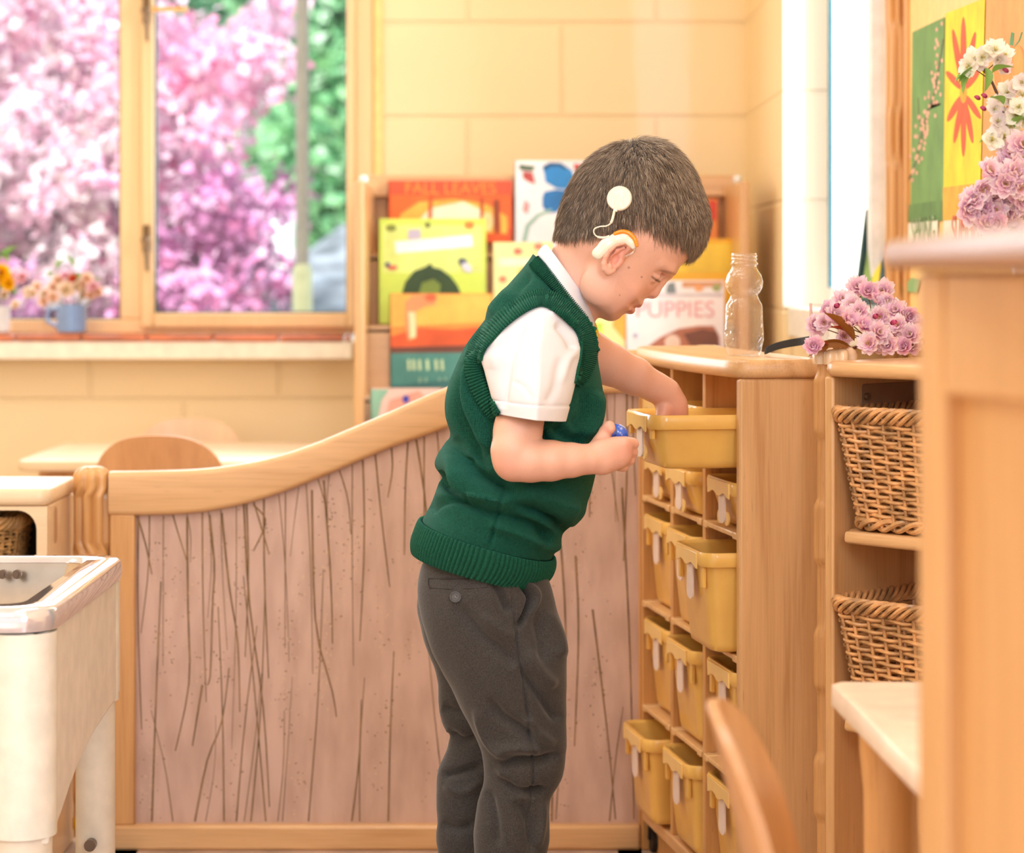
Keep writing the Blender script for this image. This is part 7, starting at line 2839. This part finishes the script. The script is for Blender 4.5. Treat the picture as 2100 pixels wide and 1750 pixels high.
# grey stone roof and white shed
YS = 11.0
sh = thing('garden_shed', 'white garden shed with grey slate roof, low in the rear window', 'shed', (P(640, 0, YS).x, YS, -0.3))
vs = [P(490, 650, YS), P(760, 650, YS), P(760, 440, YS + 1.2), P(700, 462, YS + 1.2), P(540, 585, YS + 0.6)]
m_ = MB()
n = len(vs)
m_.add(vs + [v + Vector((0, 0.05, -0.06)) for v in vs], [tuple(range(n)), tuple(reversed(range(n, 2 * n)))] + [(j, j + n, (j + 1) % n + n, (j + 1) % n) for j in range(n)])
m_.build('slate_roof', plain('grey slate', (128, 134, 142), 0.6, var=0.3, vscale=7), sh, world=True, smooth=False)
MB().box(P(480, 0, YS).x, P(760, 0, YS).x, YS + 0.05, YS + 1.0, -0.3, P(0, 652, YS).z).build('wall', plain('shed wall', (226, 226, 230), 0.7), sh, world=True, smooth=False)
lt = MB()
lt.box(P(535, 0, 12.6).x, P(602, 0, 12.6).x, 12.5, 12.9, -0.3, P(0, 450, 12.6).z)
o = lt.build('white_van', plain('white van paint', (250, 250, 252), 0.3), origin=None, bevel=0.03)
tag(o, 'small white vehicle roof glimpsed beyond the pink branches', 'van')
# ================================================================ camera, light
cam = bpy.data.cameras.new('camera')
cam.sensor_width = 36.0
cam.sensor_fit = 'HORIZONTAL'
cam.lens = F / 2100.0 * 36.0
cam.shift_y = -(875.0 - HY) / 2100.0
cam.clip_start = 0.05
cam.clip_end = 200
cam.dof.use_dof = True
cam.dof.focus_distance = 3.20
cam.dof.aperture_fstop = 4.6
co = bpy.data.objects.new('camera', cam)
COL.objects.link(co)
co.location = (0, 0, CH)
co.rotation_euler = (PI / 2, 0, 0)
SC.camera = co

w = bpy.data.worlds.new('sky')
SC.world = w
w.use_nodes = True
nt = w.node_tree
bg = nt.nodes['Background']
tcw = nt.nodes.new('ShaderNodeTexCoord')
sp = nt.nodes.new('ShaderNodeSeparateXYZ')
nt.links.new(tcw.outputs['Generated'], sp.inputs[0])
rw = nt.nodes.new('ShaderNodeValToRGB')
rw.color_ramp.elements[0].position, rw.color_ramp.elements[1].position = 0.0, 0.5
rw.color_ramp.elements[0].color = (1.0, 0.985, 0.96, 1)
rw.color_ramp.elements[1].color = (0.80, 0.90, 1.0, 1)
nt.links.new(sp.outputs['Z'], rw.inputs['Fac'])
nt.links.new(rw.outputs['Color'], bg.inputs['Color'])
bg.inputs['Strength'].default_value = 1.35


def area(name, loc, rot, sx, sy, power, color, spread=180):
    l = bpy.data.lights.new(name, 'AREA')
    l.shape = 'RECTANGLE'
    l.size, l.size_y = sx, sy
    l.energy = power
    l.color = color
    l.spread = math.radians(spread)
    o = bpy.data.objects.new(name, l)
    COL.objects.link(o)
    o.location = loc
    o.rotation_euler = rot
    return o


WARM = (0.96, 0.97, 1.0)
COOL = (0.86, 0.93, 1.0)
for i, (x, y) in enumerate(((-1.7, 3.7), (-0.3, 3.7), (-1.7, 1.8), (-0.3, 1.8), (-1.0, 0.0))):
    area('ceiling_lamp', (x, y, ZTOP - 0.03), (0, 0, 0), 0.6, 1.2, 12, WARM)
# daylight entering through the side and rear windows
area('daylight_side_window', (1.55, 4.35, 1.7), (0, math.radians(86), math.radians(-22)), 1.6, 1.3, 120, COOL)
area('added_cool_light_right', (1.25, -0.3, 1.7), (0, math.radians(84), math.radians(-62)), 1.4, 1.4, 120, (0.72, 0.85, 1.0))  # added cool light from the right; its window is unseen and assumed
area('daylight_rear_window', (-1.6, YR + 0.35, 1.6), (math.radians(-90), 0, 0), 2.2, 1.4, 45, COOL)
sun = bpy.data.lights.new('sun', 'SUN')
sun.energy = 8.0
sun.angle = math.radians(3)
sun.color = (1.0, 0.96, 0.9)
so = bpy.data.objects.new('sun', sun)
COL.objects.link(so)
so.rotation_euler = (math.radians(48), math.radians(18), math.radians(-20))

SC.view_settings.view_transform = 'Standard'
SC.view_settings.look = 'None'
SC.view_settings.gamma = 1.0
SC.view_settings.exposure = 0.06
SC.view_settings.use_curve_mapping = False
SC.cycles.use_denoising = True
SC.cycles.max_bounces = 8
SC.cycles.diffuse_bounces = 5
SC.cycles.transparent_max_bounces = 12
SC.cycles.caustics_reflective = False
SC.cycles.caustics_refractive = False
